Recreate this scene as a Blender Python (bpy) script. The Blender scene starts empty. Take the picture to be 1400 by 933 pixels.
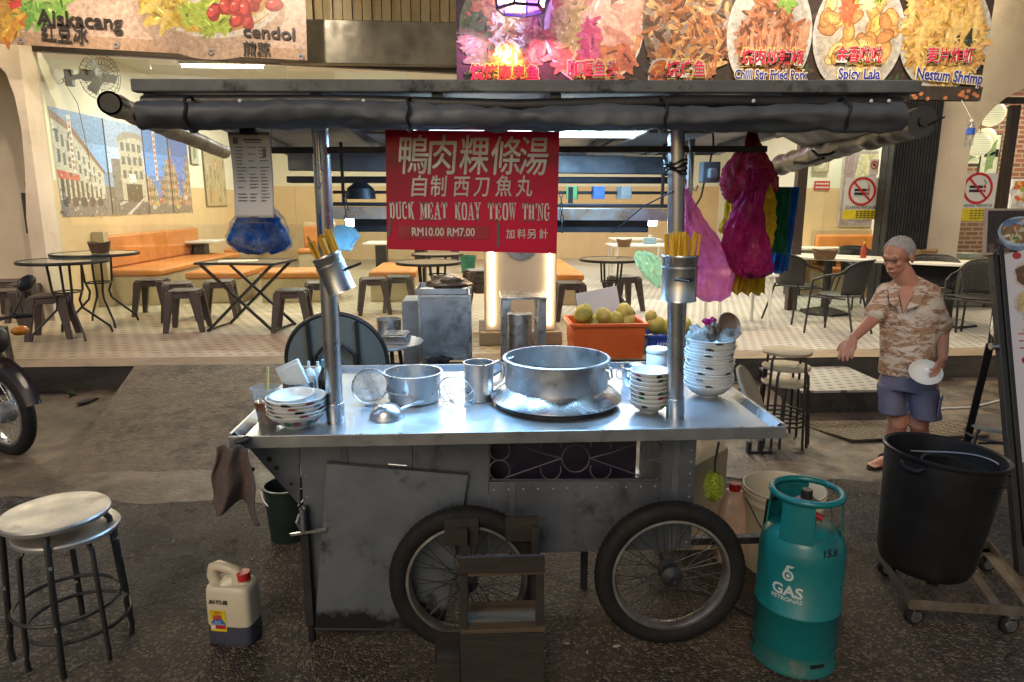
import bpy, bmesh, math, random
from mathutils import Vector, Matrix, Euler, noise as mnoise
random.seed(7)
scn = bpy.context.scene
COL = scn.collection
PI = math.pi
def R(d): return math.radians(d)

# ------------------------------------------------------------------ camera
CAM_H, PITCH, FPX, YAW = 1.75, R(11.5), 930.0, R(3.1)
cam = bpy.data.cameras.new('camera'); cam_o = bpy.data.objects.new('camera', cam); COL.objects.link(cam_o)
cam.sensor_width = 36.0; cam.lens = FPX / 1400 * 36.0; cam.clip_start = 0.05; cam.clip_end = 400
cam_o.location = (0, 0, CAM_H); cam_o.rotation_euler = (PI / 2 - PITCH, 0, -YAW)
scn.camera = cam_o

# ------------------------------------------------------------------ night sky and the street's general glow
world = bpy.data.worlds.new('World'); scn.world = world; world.use_nodes = True
wnt = world.node_tree
sky = wnt.nodes.new('ShaderNodeTexSky'); sky.sky_type = 'NISHITA'; sky.sun_disc = False
sky.sun_elevation = R(20); sky.sun_rotation = R(200)
wbg = wnt.nodes['Background']; wbg.inputs['Strength'].default_value = 0.029
wnt.links.new(sky.outputs['Color'], wbg.inputs['Color'])
sun = bpy.data.lights.new('street_glow', 'SUN'); sun.energy = 0.56; sun.angle = R(25); sun.color = (1.0, 0.80, 0.58)
sun_o = bpy.data.objects.new('street_glow', sun); COL.objects.link(sun_o)
sun_o.rotation_euler = (R(48), 0, R(-22))

scn.view_settings.view_transform = 'Standard'
scn.view_settings.look = 'None'
scn.view_settings.gamma = 1.0
scn.view_settings.use_curve_mapping = False
scn.view_settings.exposure = 1.2
scn.render.engine = 'CYCLES'
scn.cycles.use_denoising = True
scn.cycles.max_bounces = 8
scn.cycles.transparent_max_bounces = 16
scn.cycles.sample_clamp_indirect = 6.0
scn.cycles.caustics_reflective = False
scn.cycles.caustics_refractive = False

def ray(px, py):
    dx = (px - 700) / FPX; dy = (466.5 - py) / FPX
    x, y, z = dx, math.cos(PITCH) + dy * math.sin(PITCH), -math.sin(PITCH) + dy * math.cos(PITCH)
    return x * math.cos(YAW) + y * math.sin(YAW), -x * math.sin(YAW) + y * math.cos(YAW), z
def G(px, py, z=0.0):
    a = ray(px, py); t = (z - CAM_H) / a[2]; return Vector((a[0] * t, a[1] * t, z))
def AY(px, py, y):
    a = ray(px, py); t = y / a[1]; return Vector((a[0] * t, y, CAM_H + a[2] * t))
def AX(px, py, x):
    a = ray(px, py); t = x / a[0]; return Vector((x, a[1] * t, CAM_H + a[2] * t))
FLOOR = 0.34
def ground_z(y): return 0.0 if y < 4.6 else min(0.12, (y - 4.6) / 1.2 * 0.12)

# ------------------------------------------------------------------ materials
MATS = {}
def _sock(nt, v, inp):
    if hasattr(v, 'is_output'): nt.links.new(v, inp)
    else:
        if isinstance(v, (tuple, list)) and len(v) == 3 and inp.type == 'RGBA': v = (*v, 1)
        inp.default_value = v
def nd(nt, typ, out=0, props=None, **ins):
    n = nt.nodes.new(typ)
    for k, v in (props or {}).items(): setattr(n, k, v)
    for k, v in ins.items():
        key = int(k[1:]) if k[0] == 'i' and k[1:].isdigit() else k.replace('_', ' ')
        _sock(nt, v, n.inputs[key])
    return n.outputs[out]
def mth(nt, op, a, b=0.0, c=None):
    n = nt.nodes.new('ShaderNodeMath'); n.operation = op
    _sock(nt, a, n.inputs[0]); _sock(nt, b, n.inputs[1])
    if c is not None: _sock(nt, c, n.inputs[2])
    return n.outputs[0]
def mixc(nt, f, a, b):
    n = nt.nodes.new('ShaderNodeMix'); n.data_type = 'RGBA'
    _sock(nt, f, n.inputs[0]); _sock(nt, a, n.inputs[6]); _sock(nt, b, n.inputs[7])
    return n.outputs[2]
def ramp(nt, v, lo, hi):
    n = nt.nodes.new('ShaderNodeMapRange'); _sock(nt, v, n.inputs[0])
    n.inputs[1].default_value = lo; n.inputs[2].default_value = hi
    return n.outputs[0]
def newmat(name):
    m = bpy.data.materials.new(name); m.use_nodes = True; nt = m.node_tree
    return m, nt, nt.nodes['Principled BSDF']
def coords(nt):
    tc = nt.nodes.new('ShaderNodeTexCoord'); oi = nt.nodes.new('ShaderNodeObjectInfo')
    a = nt.nodes.new('ShaderNodeVectorMath'); a.operation = 'ADD'
    nt.links.new(tc.outputs['Object'], a.inputs[0])
    s = nt.nodes.new('ShaderNodeVectorMath'); s.operation = 'SCALE'; s.inputs[0].default_value = (13, 7, 5)
    nt.links.new(oi.outputs['Random'], s.inputs['Scale']); nt.links.new(s.outputs[0], a.inputs[1])
    return a.outputs[0]
def M(name, col, rough=0.5, metal=0.0, col2=None, scale=6.0, amt=0.5, bump=0.0, bscale=60.0, rvar=0.12, spec=None,
      dirt=None, dscale=3.0, dlo=0.52, dhi=0.7, stretch=None, edge=None, **kw):
    """a Principled material with two-tone noise, roughness variation, optional dirt patches of their own shape and a bump"""
    if name in MATS: return MATS[name]
    m, nt, b = newmat(name); v = coords(nt)
    if stretch:
        v = nd(nt, 'ShaderNodeMapping', i0=v, Scale=stretch)
    n1 = nd(nt, 'ShaderNodeTexNoise', Vector=v, Scale=scale, Detail=6.0, Roughness=0.6)
    c2 = col2 or tuple(c * 0.62 for c in col)
    c = mixc(nt, mth(nt, 'MULTIPLY', ramp(nt, n1, 0.35, 0.7), amt * 2 if amt < .5 else 1.0), col, c2)
    if dirt:
        n2 = nd(nt, 'ShaderNodeTexNoise', Vector=v, Scale=dscale, Detail=9.0, Roughness=0.7)
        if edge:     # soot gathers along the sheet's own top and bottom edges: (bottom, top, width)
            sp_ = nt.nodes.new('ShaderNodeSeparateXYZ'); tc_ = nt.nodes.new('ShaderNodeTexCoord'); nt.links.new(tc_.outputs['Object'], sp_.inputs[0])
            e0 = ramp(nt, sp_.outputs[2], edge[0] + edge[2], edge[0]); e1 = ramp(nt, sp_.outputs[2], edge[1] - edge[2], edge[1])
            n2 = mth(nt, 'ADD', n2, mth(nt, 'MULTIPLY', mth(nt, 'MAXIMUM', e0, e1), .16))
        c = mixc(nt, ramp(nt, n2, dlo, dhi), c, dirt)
    nt.links.new(c, b.inputs['Base Color'])
    n3 = nd(nt, 'ShaderNodeTexNoise', Vector=v, Scale=scale * 2.3, Detail=4.0)
    r = nt.nodes.new('ShaderNodeMapRange'); nt.links.new(n3, r.inputs[0])
    r.inputs[1].default_value = .3; r.inputs[2].default_value = .7
    r.inputs[3].default_value = max(0.02, rough - rvar); r.inputs[4].default_value = min(1, rough + rvar)
    nt.links.new(r.outputs[0], b.inputs['Roughness'])
    b.inputs['Metallic'].default_value = metal
    if spec is not None: b.inputs['Specular IOR Level'].default_value = spec
    for k, x in kw.items(): b.inputs[k.replace('_', ' ')].default_value = x
    if bump:
        n4 = nd(nt, 'ShaderNodeTexNoise', Vector=v, Scale=bscale, Detail=5.0)
        bp = nt.nodes.new('ShaderNodeBump'); bp.inputs['Strength'].default_value = bump; bp.inputs['Distance'].default_value = 0.01
        nt.links.new(n4, bp.inputs['Height']); nt.links.new(bp.outputs[0], b.inputs['Normal'])
    MATS[name] = m
    return m
def EMIT(name, col, strength):
    if name in MATS: return MATS[name]
    m, nt, b = newmat(name)
    b.inputs['Base Color'].default_value = (*col, 1); b.inputs['Emission Color'].default_value = (*col, 1)
    b.inputs['Emission Strength'].default_value = strength; MATS[name] = m
    return m
def FILM(name, col, clear, rough=0.25, sheen=0.25, crease=26.0):
    """thin plastic film: part see-through, part tinted skin with gloss"""
    if name in MATS: return MATS[name]
    m, nt, b = newmat(name); v = coords(nt)
    b.inputs['Base Color'].default_value = (*col, 1); b.inputs['Roughness'].default_value = rough
    n = nd(nt, 'ShaderNodeTexNoise', Vector=v, Scale=16.0, Detail=4.0)
    mp_ = nd(nt, 'ShaderNodeMapping', i0=v, Scale=(1, 1, .45))
    vr = nd(nt, 'ShaderNodeTexVoronoi', props={'feature': 'DISTANCE_TO_EDGE'}, Vector=nd(nt, 'ShaderNodeVectorMath', props={'operation': 'ADD'}, i0=mp_, i1=nd(nt, 'ShaderNodeTexNoise', out=1, Vector=v, Scale=9.0, Detail=3.0)), Scale=crease)
    bp = nt.nodes.new('ShaderNodeBump'); bp.inputs['Strength'].default_value = .9; bp.inputs['Distance'].default_value = 0.012
    nt.links.new(mth(nt, 'ADD', n, mth(nt, 'MULTIPLY', ramp(nt, vr, 0, .25), .5)), bp.inputs['Height']); nt.links.new(bp.outputs[0], b.inputs['Normal'])
    tr = nt.nodes.new('ShaderNodeBsdfTransparent'); tr.inputs[0].default_value = (*[min(1, c * .5 + .5) for c in col], 1)
    tl = nt.nodes.new('ShaderNodeBsdfTranslucent'); tl.inputs[0].default_value = (*col, 1)
    a = nt.nodes.new('ShaderNodeMixShader'); a.inputs[0].default_value = sheen
    nt.links.new(b.outputs[0], a.inputs[1]); nt.links.new(tl.outputs[0], a.inputs[2])
    x = nt.nodes.new('ShaderNodeMixShader')
    f = nt.nodes.new('ShaderNodeMapRange'); nt.links.new(n, f.inputs[0]); f.inputs[1].default_value = .35; f.inputs[2].default_value = .65
    f.inputs[3].default_value = max(0, clear - .2); f.inputs[4].default_value = min(1, clear + .2)
    nt.links.new(f.outputs[0], x.inputs[0]); nt.links.new(a.outputs[0], x.inputs[1]); nt.links.new(tr.outputs[0], x.inputs[2])
    nt.links.new(x.outputs[0], nt.nodes['Material Output'].inputs[0]); MATS[name] = m
    return m
def PANE(name, tint=(.93, .97, .94), gloss=.05):
    if name in MATS: return MATS[name]
    m, nt, b = newmat(name); nt.nodes.remove(b)
    tr = nt.nodes.new('ShaderNodeBsdfTransparent'); tr.inputs[0].default_value = (*tint, 1)
    gl = nt.nodes.new('ShaderNodeBsdfGlossy'); gl.inputs['Roughness'].default_value = 0.02
    x = nt.nodes.new('ShaderNodeMixShader'); x.inputs[0].default_value = gloss
    nt.links.new(tr.outputs[0], x.inputs[1]); nt.links.new(gl.outputs[0], x.inputs[2])
    nt.links.new(x.outputs[0], nt.nodes['Material Output'].inputs[0]); MATS[name] = m
    return m
def PRINT(name, rough=.45, var=.35, scale=30.0, transl=0.0):
    """printed sheet: ink colours come from a per-face colour attribute, broken up by fine print noise"""
    if name in MATS: return MATS[name]
    m, nt, b = newmat(name); v = coords(nt)
    at = nt.nodes.new('ShaderNodeAttribute'); at.attribute_name = 'ink'
    n = nd(nt, 'ShaderNodeTexNoise', Vector=v, Scale=scale, Detail=8.0, Roughness=.7)
    k = nt.nodes.new('ShaderNodeMapRange'); nt.links.new(n, k.inputs[0]); k.inputs[1].default_value = .3; k.inputs[2].default_value = .7
    k.inputs[3].default_value = 1 - var; k.inputs[4].default_value = 1 + var * .6
    s = nt.nodes.new('ShaderNodeVectorMath'); s.operation = 'SCALE'
    nt.links.new(at.outputs['Color'], s.inputs[0]); nt.links.new(k.outputs[0], s.inputs['Scale'])
    nt.links.new(s.outputs[0], b.inputs['Base Color']); b.inputs['Roughness'].default_value = rough
    MATS[name] = m
    return m

# ------------------------------------------------------------------ mesh builder
class MB:
    def __init__(s): s.bm = bmesh.new(); s.ink = None; s.lay = 0
    def _add(s, vs, fs, m=None):
        bv = [s.bm.verts.new((m @ Vector(v)) if m is not None else v) for v in vs]
        out = []
        for f in fs:
            try: out.append(s.bm.faces.new([bv[i] for i in f]))
            except ValueError: pass
        return bv, out
    def box(s, c, d, rot=None, m=None):
        x, y, z = (k / 2 for k in d)
        vs = [Vector((i * x, j * y, k * z)) for i in (-1, 1) for j in (-1, 1) for k in (-1, 1)]
        if rot is not None:
            e = rot if isinstance(rot, Matrix) else Euler(rot).to_matrix()
            vs = [e @ v for v in vs]
        vs = [v + Vector(c) for v in vs]
        s._add(vs, [(0, 1, 3, 2), (4, 6, 7, 5), (0, 4, 5, 1), (2, 3, 7, 6), (0, 2, 6, 4), (1, 5, 7, 3)], m); return s
    def bb(s, lo, hi, m=None):
        return s.box([(a + b) / 2 for a, b in zip(lo, hi)], [b - a for a, b in zip(lo, hi)], None, m)
    def bar(s, p0, p1, w, h, up=(0, 0, 1)):
        p0, p1 = Vector(p0), Vector(p1); d = p1 - p0; L = d.length; d.normalize(); u = Vector(up)
        if abs(d.dot(u)) > .98: u = Vector((1, 0, 0))
        sd = d.cross(u).normalized(); u = sd.cross(d).normalized()
        return s.box((p0 + p1) / 2, (L, w, h), Matrix((d, sd, u)).transposed())
    def cyl(s, p0, p1, r0, r1=None, n=16, cap=True):
        r1 = r0 if r1 is None else r1
        p0, p1 = Vector(p0), Vector(p1); d = (p1 - p0).normalized()
        a = d.orthogonal().normalized(); b = d.cross(a)
        vs = []
        for p, r in ((p0, r0), (p1, r1)):
            for i in range(n):
                t = 2 * PI * i / n; vs.append(p + (a * math.cos(t) + b * math.sin(t)) * r)
        fs = [(i, (i + 1) % n, n + (i + 1) % n, n + i) for i in range(n)]
        if cap: fs += [tuple(range(n - 1, -1, -1)), tuple(range(n, 2 * n))]
        s._add(vs, fs); return s
    def tube(s, pts, r, n=8, closed=False, cap=True, flat=1.0):
        pts = [Vector(p) for p in pts]; k = len(pts); rings = []; up = None
        for i, p in enumerate(pts):
            if closed: d = pts[(i + 1) % k] - pts[i - 1]
            else: d = pts[min(i + 1, k - 1)] - pts[max(i - 1, 0)]
            d.normalize()
            if up is None: up = d.orthogonal().normalized()
            up = (up - d * up.dot(d)).normalized(); b = d.cross(up)
            rr = r[i] if isinstance(r, (list, tuple)) else r
            rings.append([p + (up * math.cos(2 * PI * j / n) + b * math.sin(2 * PI * j / n) * flat) * rr for j in range(n)])
        vs = [v for q in rings for v in q]; fs = []
        for i in range(k if closed else k - 1):
            i2 = (i + 1) % k
            for j in range(n): fs.append((i * n + j, i * n + (j + 1) % n, i2 * n + (j + 1) % n, i2 * n + j))
        if cap and not closed: fs += [tuple(range(n - 1, -1, -1)), tuple(range((k - 1) * n, k * n))]
        s._add(vs, fs); return s
    def lathe(s, prof, n=32, m=None, a0=0.0, a1=2 * PI, wob=None):
        full = abs(a1 - a0 - 2 * PI) < 1e-6; k = len(prof); cols = n if full else n + 1
        vs = []
        for i in range(cols):
            t = a0 + (a1 - a0) * i / n
            for j, (r, z) in enumerate(prof):
                rr = r * (1 + (wob(t, z) if wob else 0)); vs.append(Vector((rr * math.cos(t), rr * math.sin(t), z)))
        fs = []
        for i in range(n):
            i2 = (i + 1) % cols
            for j in range(k - 1): fs.append((i * k + j, i2 * k + j, i2 * k + j + 1, i * k + j + 1))
        bv, _ = s._add(vs, fs, m)
        bmesh.ops.remove_doubles(s.bm, verts=bv, dist=1e-6); return s
    def ball(s, c, r, seg=16, rings=10, m=None, jit=0.0, seed=0):
        r = (r, r, r) if not isinstance(r, (tuple, list)) else r
        prof = [(math.sin(PI * j / rings), -math.cos(PI * j / rings)) for j in range(rings + 1)]
        vs = []
        for i in range(seg):
            t = 2 * PI * i / seg
            for q, z in prof:
                v = Vector((q * math.cos(t), q * math.sin(t), z))
                if jit: v *= 1 + jit * mnoise.noise(v * 1.7 + Vector((seed * 3.1, 0, 0)))
                v = Vector((v.x * r[0], v.y * r[1], v.z * r[2]))
                if m is not None: v = m @ v
                vs.append(v + Vector(c))
        k = rings + 1
        fs = [(i * k + j, ((i + 1) % seg) * k + j, ((i + 1) % seg) * k + j + 1, i * k + j + 1) for i in range(seg) for j in range(rings)]
        bv, _ = s._add(vs, fs); bmesh.ops.remove_doubles(s.bm, verts=bv, dist=1e-6); return s
    def loft(s, rings, cap=True):
        n = len(rings[0]); vs = [v for q in rings for v in q]
        fs = [(i * n + j, i * n + (j + 1) % n, (i + 1) * n + (j + 1) % n, (i + 1) * n + j) for i in range(len(rings) - 1) for j in range(n)]
        if cap: fs += [tuple(range(n - 1, -1, -1)), tuple(range((len(rings) - 1) * n, len(rings) * n))]
        s._add(vs, fs); return s
    def prism(s, pts, d, m=None):
        """2-D outline in x,y extruded from z=0 to z=d"""
        n = len(pts); vs = [(x, y, 0) for x, y in pts] + [(x, y, d) for x, y in pts]
        fs = [tuple(range(n - 1, -1, -1)), tuple(range(n, 2 * n))] + [(i, (i + 1) % n, n + (i + 1) % n, n + i) for i in range(n)]
        s._add(vs, fs, m); return s
    def sheet(s, fn, nu, nv, closed=False):
        vs = [Vector(fn(i / nu, j / nv)) for i in range(nu + 1) for j in range(nv + 1)]
        fs = [(i * (nv + 1) + j, (i + 1) * (nv + 1) + j, (i + 1) * (nv + 1) + j + 1, i * (nv + 1) + j + 1) for i in range(nu) for j in range(nv)]
        bv, _ = s._add(vs, fs)
        if closed: bmesh.ops.remove_doubles(s.bm, verts=bv, dist=1e-5)
        return s
    # printed art lies in local x,z facing -y; every patch lies a hair in front of the one below
    def ink_poly(s, pts, col):
        if s.ink is None: s.ink = s.bm.faces.layers.int.new('inkid'); s.cols = []
        s.lay += 1; y = -s.lay * 0.000006
        _, f = s._add([(x, y, z) for x, z in pts], [tuple(range(len(pts)))])
        for q in f: q[s.ink] = len(s.cols)
        s.cols.append(col); return s
    def ink_rect(s, x0, z0, x1, z1, col): return s.ink_poly([(x0, z0), (x1, z0), (x1, z1), (x0, z1)], col)
    def ink_blob(s, x, z, rx, rz, col, rot=0.0, n=12, jit=.12, seed=None):
        rnd = random.Random(seed if seed is not None else s.lay * 7 + 1); pts = []
        for i in range(n):
            t = 2 * PI * i / n; k = 1 + rnd.uniform(-jit, jit)
            a, b = rx * k * math.cos(t), rz * k * math.sin(t)
            pts.append((x + a * math.cos(rot) - b * math.sin(rot), z + a * math.sin(rot) + b * math.cos(rot)))
        return s.ink_poly(pts, col)
    def build(s, name, mat, parent=None, smooth=35, bevel=0.0, loc=None, rot=None, weld=False):
        if weld: bmesh.ops.remove_doubles(s.bm, verts=s.bm.verts, dist=1e-5)
        if s.ink is None: bmesh.ops.recalc_face_normals(s.bm, faces=s.bm.faces)
        me = bpy.data.meshes.new(name)
        ids = [f[s.ink] for f in s.bm.faces] if s.ink is not None else None
        s.bm.to_mesh(me); s.bm.free()
        if ids is not None:
            at = me.color_attributes.new('ink', 'FLOAT_COLOR', 'CORNER')
            for p in me.polygons:
                c = s.cols[ids[p.index]]
                for li in p.loop_indices: at.data[li].color = (*c, 1)
        me.materials.append(mat)
        if smooth:
            me.shade_smooth(); me.set_sharp_from_angle(angle=R(smooth))
        o = bpy.data.objects.new(name, me); COL.objects.link(o)
        if parent is not None: o.parent = parent
        if loc is not None: o.location = loc
        if rot is not None: o.rotation_euler = rot
        if bevel:
            b = o.modifiers.new('bevel', 'BEVEL'); b.width = bevel; b.segments = 2; b.limit_method = 'ANGLE'; b.angle_limit = R(40)
        return o
def tag(o, label=None, cat=None, group=None, kind=None):
    if label: o['label'] = label
    if cat: o['category'] = cat
    if group: o['group'] = group
    if kind: o['kind'] = kind
    return o
def T(name, label, cat, loc=(0, 0, 0), rot=(0, 0, 0), group=None):
    o = bpy.data.objects.new(name, None); COL.objects.link(o); o.empty_display_size = .1
    o.location = loc; o.rotation_euler = rot if isinstance(rot, (tuple, list, Euler)) else (0, 0, rot)
    return tag(o, label, cat, group)
def dup(o, loc=None, rot=None, label=None, group=None, scale=None, parent=None):
    r = o.copy(); COL.objects.link(r)
    if parent is not None: r.parent = parent
    if loc is not None: r.location = loc
    if rot is not None: r.rotation_euler = rot if isinstance(rot, (tuple, list, Euler)) else (0, 0, rot)
    if scale is not None: r.scale = scale if isinstance(scale, (tuple, list)) else (scale,) * 3
    if label: r['label'] = label
    if group: r['group'] = group
    for ch in list(o.children): dup(ch, parent=r)
    return r
def text(name, body, size, mat, parent, loc, rot=(PI / 2, 0, 0), sx=1.0, bold=0.0, align='CENTER', depth=0.0006, shear=0.0, wrap=None, space=1.0, bend=None):
    """lettering as a thin flat mesh; WRAP bends it round an upright cylinder of that radius"""
    cu = bpy.data.curves.new(name, 'FONT'); cu.body = body; cu.size = size; cu.align_x = align; cu.align_y = 'CENTER'
    cu.offset = bold; cu.extrude = depth; cu.shear = shear; cu.resolution_u = 3; cu.space_character = space
    t = bpy.data.objects.new(name, cu); COL.objects.link(t)
    dg = bpy.context.evaluated_depsgraph_get()
    me = bpy.data.meshes.new_from_object(t.evaluated_get(dg)); me.name = name
    bpy.data.objects.remove(t); bpy.data.curves.remove(cu)
    for v in me.vertices: v.co.x *= sx
    if wrap:
        for v in me.vertices:
            a = v.co.x / wrap; r = wrap + v.co.z
            v.co = Vector((r * math.sin(a), v.co.y, r * math.cos(a)))
    me.materials.clear(); me.materials.append(mat)
    o = bpy.data.objects.new(name, me); COL.objects.link(o); o.parent = parent
    o.location = loc; o.rotation_euler = rot
    return o
def area(name, loc, rot, sx, sy, watts, col, parent=None, spread=None):
    l = bpy.data.lights.new(name, 'AREA'); l.shape = 'RECTANGLE'; l.size = sx; l.size_y = sy; l.energy = watts; l.color = col
    if spread: l.spread = spread
    o = bpy.data.objects.new(name, l); COL.objects.link(o); o.location = loc; o.rotation_euler = rot
    if parent is not None: o.parent = parent
    return o
def spread_ring(c, a, b, rot=0.0, n=20, up=None, power=2.0):
    """an upright body's cross-section: (super)ellipse of half-width a, half-depth b round c"""
    out = []
    for i in range(n):
        t = 2 * PI * i / n; ct, st = math.cos(t), math.sin(t)
        x = a * math.copysign(abs(ct) ** (2 / power), ct); y = b * math.copysign(abs(st) ** (2 / power), st)
        out.append(Vector(c) + Vector((x * math.cos(rot) - y * math.sin(rot), x * math.sin(rot) + y * math.cos(rot), 0)))
    return out
def remesh(mb, name, mat, parent, voxel, smooth_it=4, loc=None):
    o = mb.build(name, mat, None, smooth=0)
    md = o.modifiers.new('r', 'REMESH'); md.mode = 'VOXEL'; md.voxel_size = voxel
    sm = o.modifiers.new('s', 'SMOOTH'); sm.iterations = smooth_it; sm.factor = .5
    dg = bpy.context.evaluated_depsgraph_get()
    me = bpy.data.meshes.new_from_object(o.evaluated_get(dg)); me.name = name
    old = o.data; o.modifiers.clear(); o.data = me; bpy.data.meshes.remove(old)
    me.materials.clear(); me.materials.append(mat); me.shade_smooth()
    if parent is not None: o.parent = parent
    if loc is not None: o.location = loc
    return o

# common materials
m_steel = M('brushed_steel', (.60, .61, .62), .28, 1.0, (.50, .51, .53), 4, .5, .03, 90, .07)
m_alu = M('dull_aluminium', (.58, .59, .60), .36, 1.0, (.40, .41, .42), 9, .5, .08, 50, .12)
m_counter = M('worn_steel_sheet', (.52, .55, .58), .37, .9, (.42, .45, .48), 2.5, .5, .04, 140, .09, dirt=(.30, .28, .25), dscale=3.2, dlo=.55, dhi=.95)
m_galv = M('galvanised_sheet', (.30, .33, .37), .55, .55, (.19, .215, .25), 5, .5, .12, 40, .12, dirt=(.06, .06, .065), dscale=3.0, dlo=.56, dhi=.72)
m_dark = M('dark_painted_steel', (.035, .036, .042), .5, .3, (.015, .015, .018), 8, .5, .08, 70)
m_black = M('black_paint', (.012, .012, .013), .42, 0, (.02, .018, .016), 9, .5, .05, 80)
m_rubber = M('tyre_rubber', (.009, .009, .010), .72, 0, (.016, .015, .014), 12, .5, .2, 120, spec=.25)
m_white = M('white_melamine', (.74, .76, .76), .3, 0, (.66, .68, .68), 8, .4, 0, 60, .08)
m_brownp = M('brown_plastic', (.062, .045, .038), .5, 0, (.04, .030, .026), 12, .5, .05, 150)
m_orangep = M('orange_vinyl', (.55, .20, .04), .55, 0, (.42, .14, .025), 4, .5, .12, 24)
m_tbl = M('white_tabletop', (.68, .66, .60), .35, 0, (.60, .57, .50), 3, .5)
m_plaster = M('cream_plaster', (.58, .50, .40), .85, 0, (.47, .39, .30), 1.6, .5, .15, 14, .05, dirt=(.33, .26, .19), dscale=1.1, dlo=.56, dhi=.8)
m_print = PRINT('printed_sheet')
m_printg = PRINT('printed_photo', .4, .5, 24)
m_clear = PANE('clear_glass')
# ================================================================== SETTING
FY = 8.8            # shopfront line
LWX = -5.2          # inner left wall
BACKY = 17.5
CEIL = 3.75
m_cream = M('cream_wall_paint', (.72, .69, .58), .8, 0, (.66, .62, .50), 2, .4, .05, 30, .05)
m_peach = M('peach_wall_tile', (.62, .44, .25), .45, 0, (.54, .37, .20), 3, .4, .04, 30)
m_ceil = M('ceiling_board', (.62, .64, .56), .9, 0, (.55, .57, .50), 1, .4)
m_frame = M('dark_brown_frame', (.026, .019, .016), .45, 0, (.04, .03, .025), 10, .5)

def mat_asphalt():
    m, nt, b = newmat('wet_asphalt'); v = coords(nt)
    big = nd(nt, 'ShaderNodeTexNoise', Vector=v, Scale=.75, Detail=8.0, Roughness=.65)
    vor = nd(nt, 'ShaderNodeTexVoronoi', Vector=v, Scale=95.0)
    fine = nd(nt, 'ShaderNodeTexNoise', Vector=v, Scale=38.0, Detail=8.0, Roughness=.75)
    mid = nd(nt, 'ShaderNodeTexNoise', Vector=v, Scale=5.0, Detail=7.0, Roughness=.7)
    c = mixc(nt, ramp(nt, fine, .35, .68), (.028, .019, .013), (.105, .074, .050))
    c = mixc(nt, mth(nt, 'MULTIPLY', ramp(nt, mid, .45, .72), .75), c, (.028, .020, .015))
    stone = nd(nt, 'ShaderNodeTexVoronoi', out=1, Vector=v, Scale=95.0)
    sep = nt.nodes.new('ShaderNodeSeparateColor'); nt.links.new(stone, sep.inputs[0])
    c = mixc(nt, mth(nt, 'MULTIPLY', mth(nt, 'GREATER_THAN', sep.outputs[0], .80), .75), c, (.22, .17, .12))
    # spilled grime, with its own shape
    c = mixc(nt, mth(nt, 'MULTIPLY', ramp(nt, big, .5, .66), .7), c, (.020, .014, .011))
    c = mixc(nt, ramp(nt, nd(nt, 'ShaderNodeTexNoise', Vector=v, Scale=2.6, Detail=10.0, Roughness=.8), .66, .74), c, (.10, .085, .068))
    ed = nd(nt, 'ShaderNodeTexVoronoi', props={'feature': 'DISTANCE_TO_EDGE'}, Vector=nd(nt, 'ShaderNodeVectorMath', props={'operation': 'ADD'}, i0=v, i1=nd(nt, 'ShaderNodeTexNoise', out=1, Vector=v, Scale=2.2, Detail=5.0)), Scale=.55)
    c = mixc(nt, mth(nt, 'MULTIPLY', mth(nt, 'LESS_THAN', ed, .006), .8), c, (.008, .006, .005))
    pt = nd(nt, 'ShaderNodeTexNoise', Vector=v, Scale=.42, Detail=5.0, Roughness=.55)
    c = mixc(nt, mth(nt, 'MULTIPLY', ramp(nt, pt, .54, .60), .45), c, (.115, .088, .062))
    nt.links.new(c, b.inputs['Base Color'])
    rr = nt.nodes.new('ShaderNodeMapRange'); nt.links.new(big, rr.inputs[0]); rr.inputs[1].default_value = .4; rr.inputs[2].default_value = .62
    rr.inputs[3].default_value = .55; rr.inputs[4].default_value = .22
    nt.links.new(rr.outputs[0], b.inputs['Roughness'])
    h = mth(nt, 'ADD', mth(nt, 'MULTIPLY', vor, -.8), mth(nt, 'ADD', fine, mth(nt, 'MULTIPLY', mid, 1.2)))
    bp = nt.nodes.new('ShaderNodeBump'); bp.inputs['Strength'].default_value = .9; bp.inputs['Distance'].default_value = .018
    nt.links.new(h, bp.inputs['Height']); nt.links.new(bp.outputs[0], b.inputs['Normal'])
    return m
m_asphalt = mat_asphalt()
m_conc = M('stained_concrete', (.19, .140, .096), .55, 0, (.070, .050, .035), 3.2, .5, .8, 30, .16, dirt=(.035, .025, .018), dscale=1.5, dlo=.52, dhi=.60)
m_ramp = M('ramp_concrete', (.135, .094, .066), .55, 0, (.075, .050, .036), 9, .5, .9, 38, .14, dirt=(.042, .029, .021), dscale=2.2, dlo=.52, dhi=.62)
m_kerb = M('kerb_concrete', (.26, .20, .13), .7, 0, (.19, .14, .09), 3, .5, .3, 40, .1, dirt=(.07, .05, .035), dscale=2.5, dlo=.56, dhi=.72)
m_kerbf = M('kerb_face_dark', (.052, .042, .035), .7, 0, (.025, .02, .017), 4, .5, .4, 30, .1, dirt=(.12, .095, .07), dscale=3, dlo=.6, dhi=.75)

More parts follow.
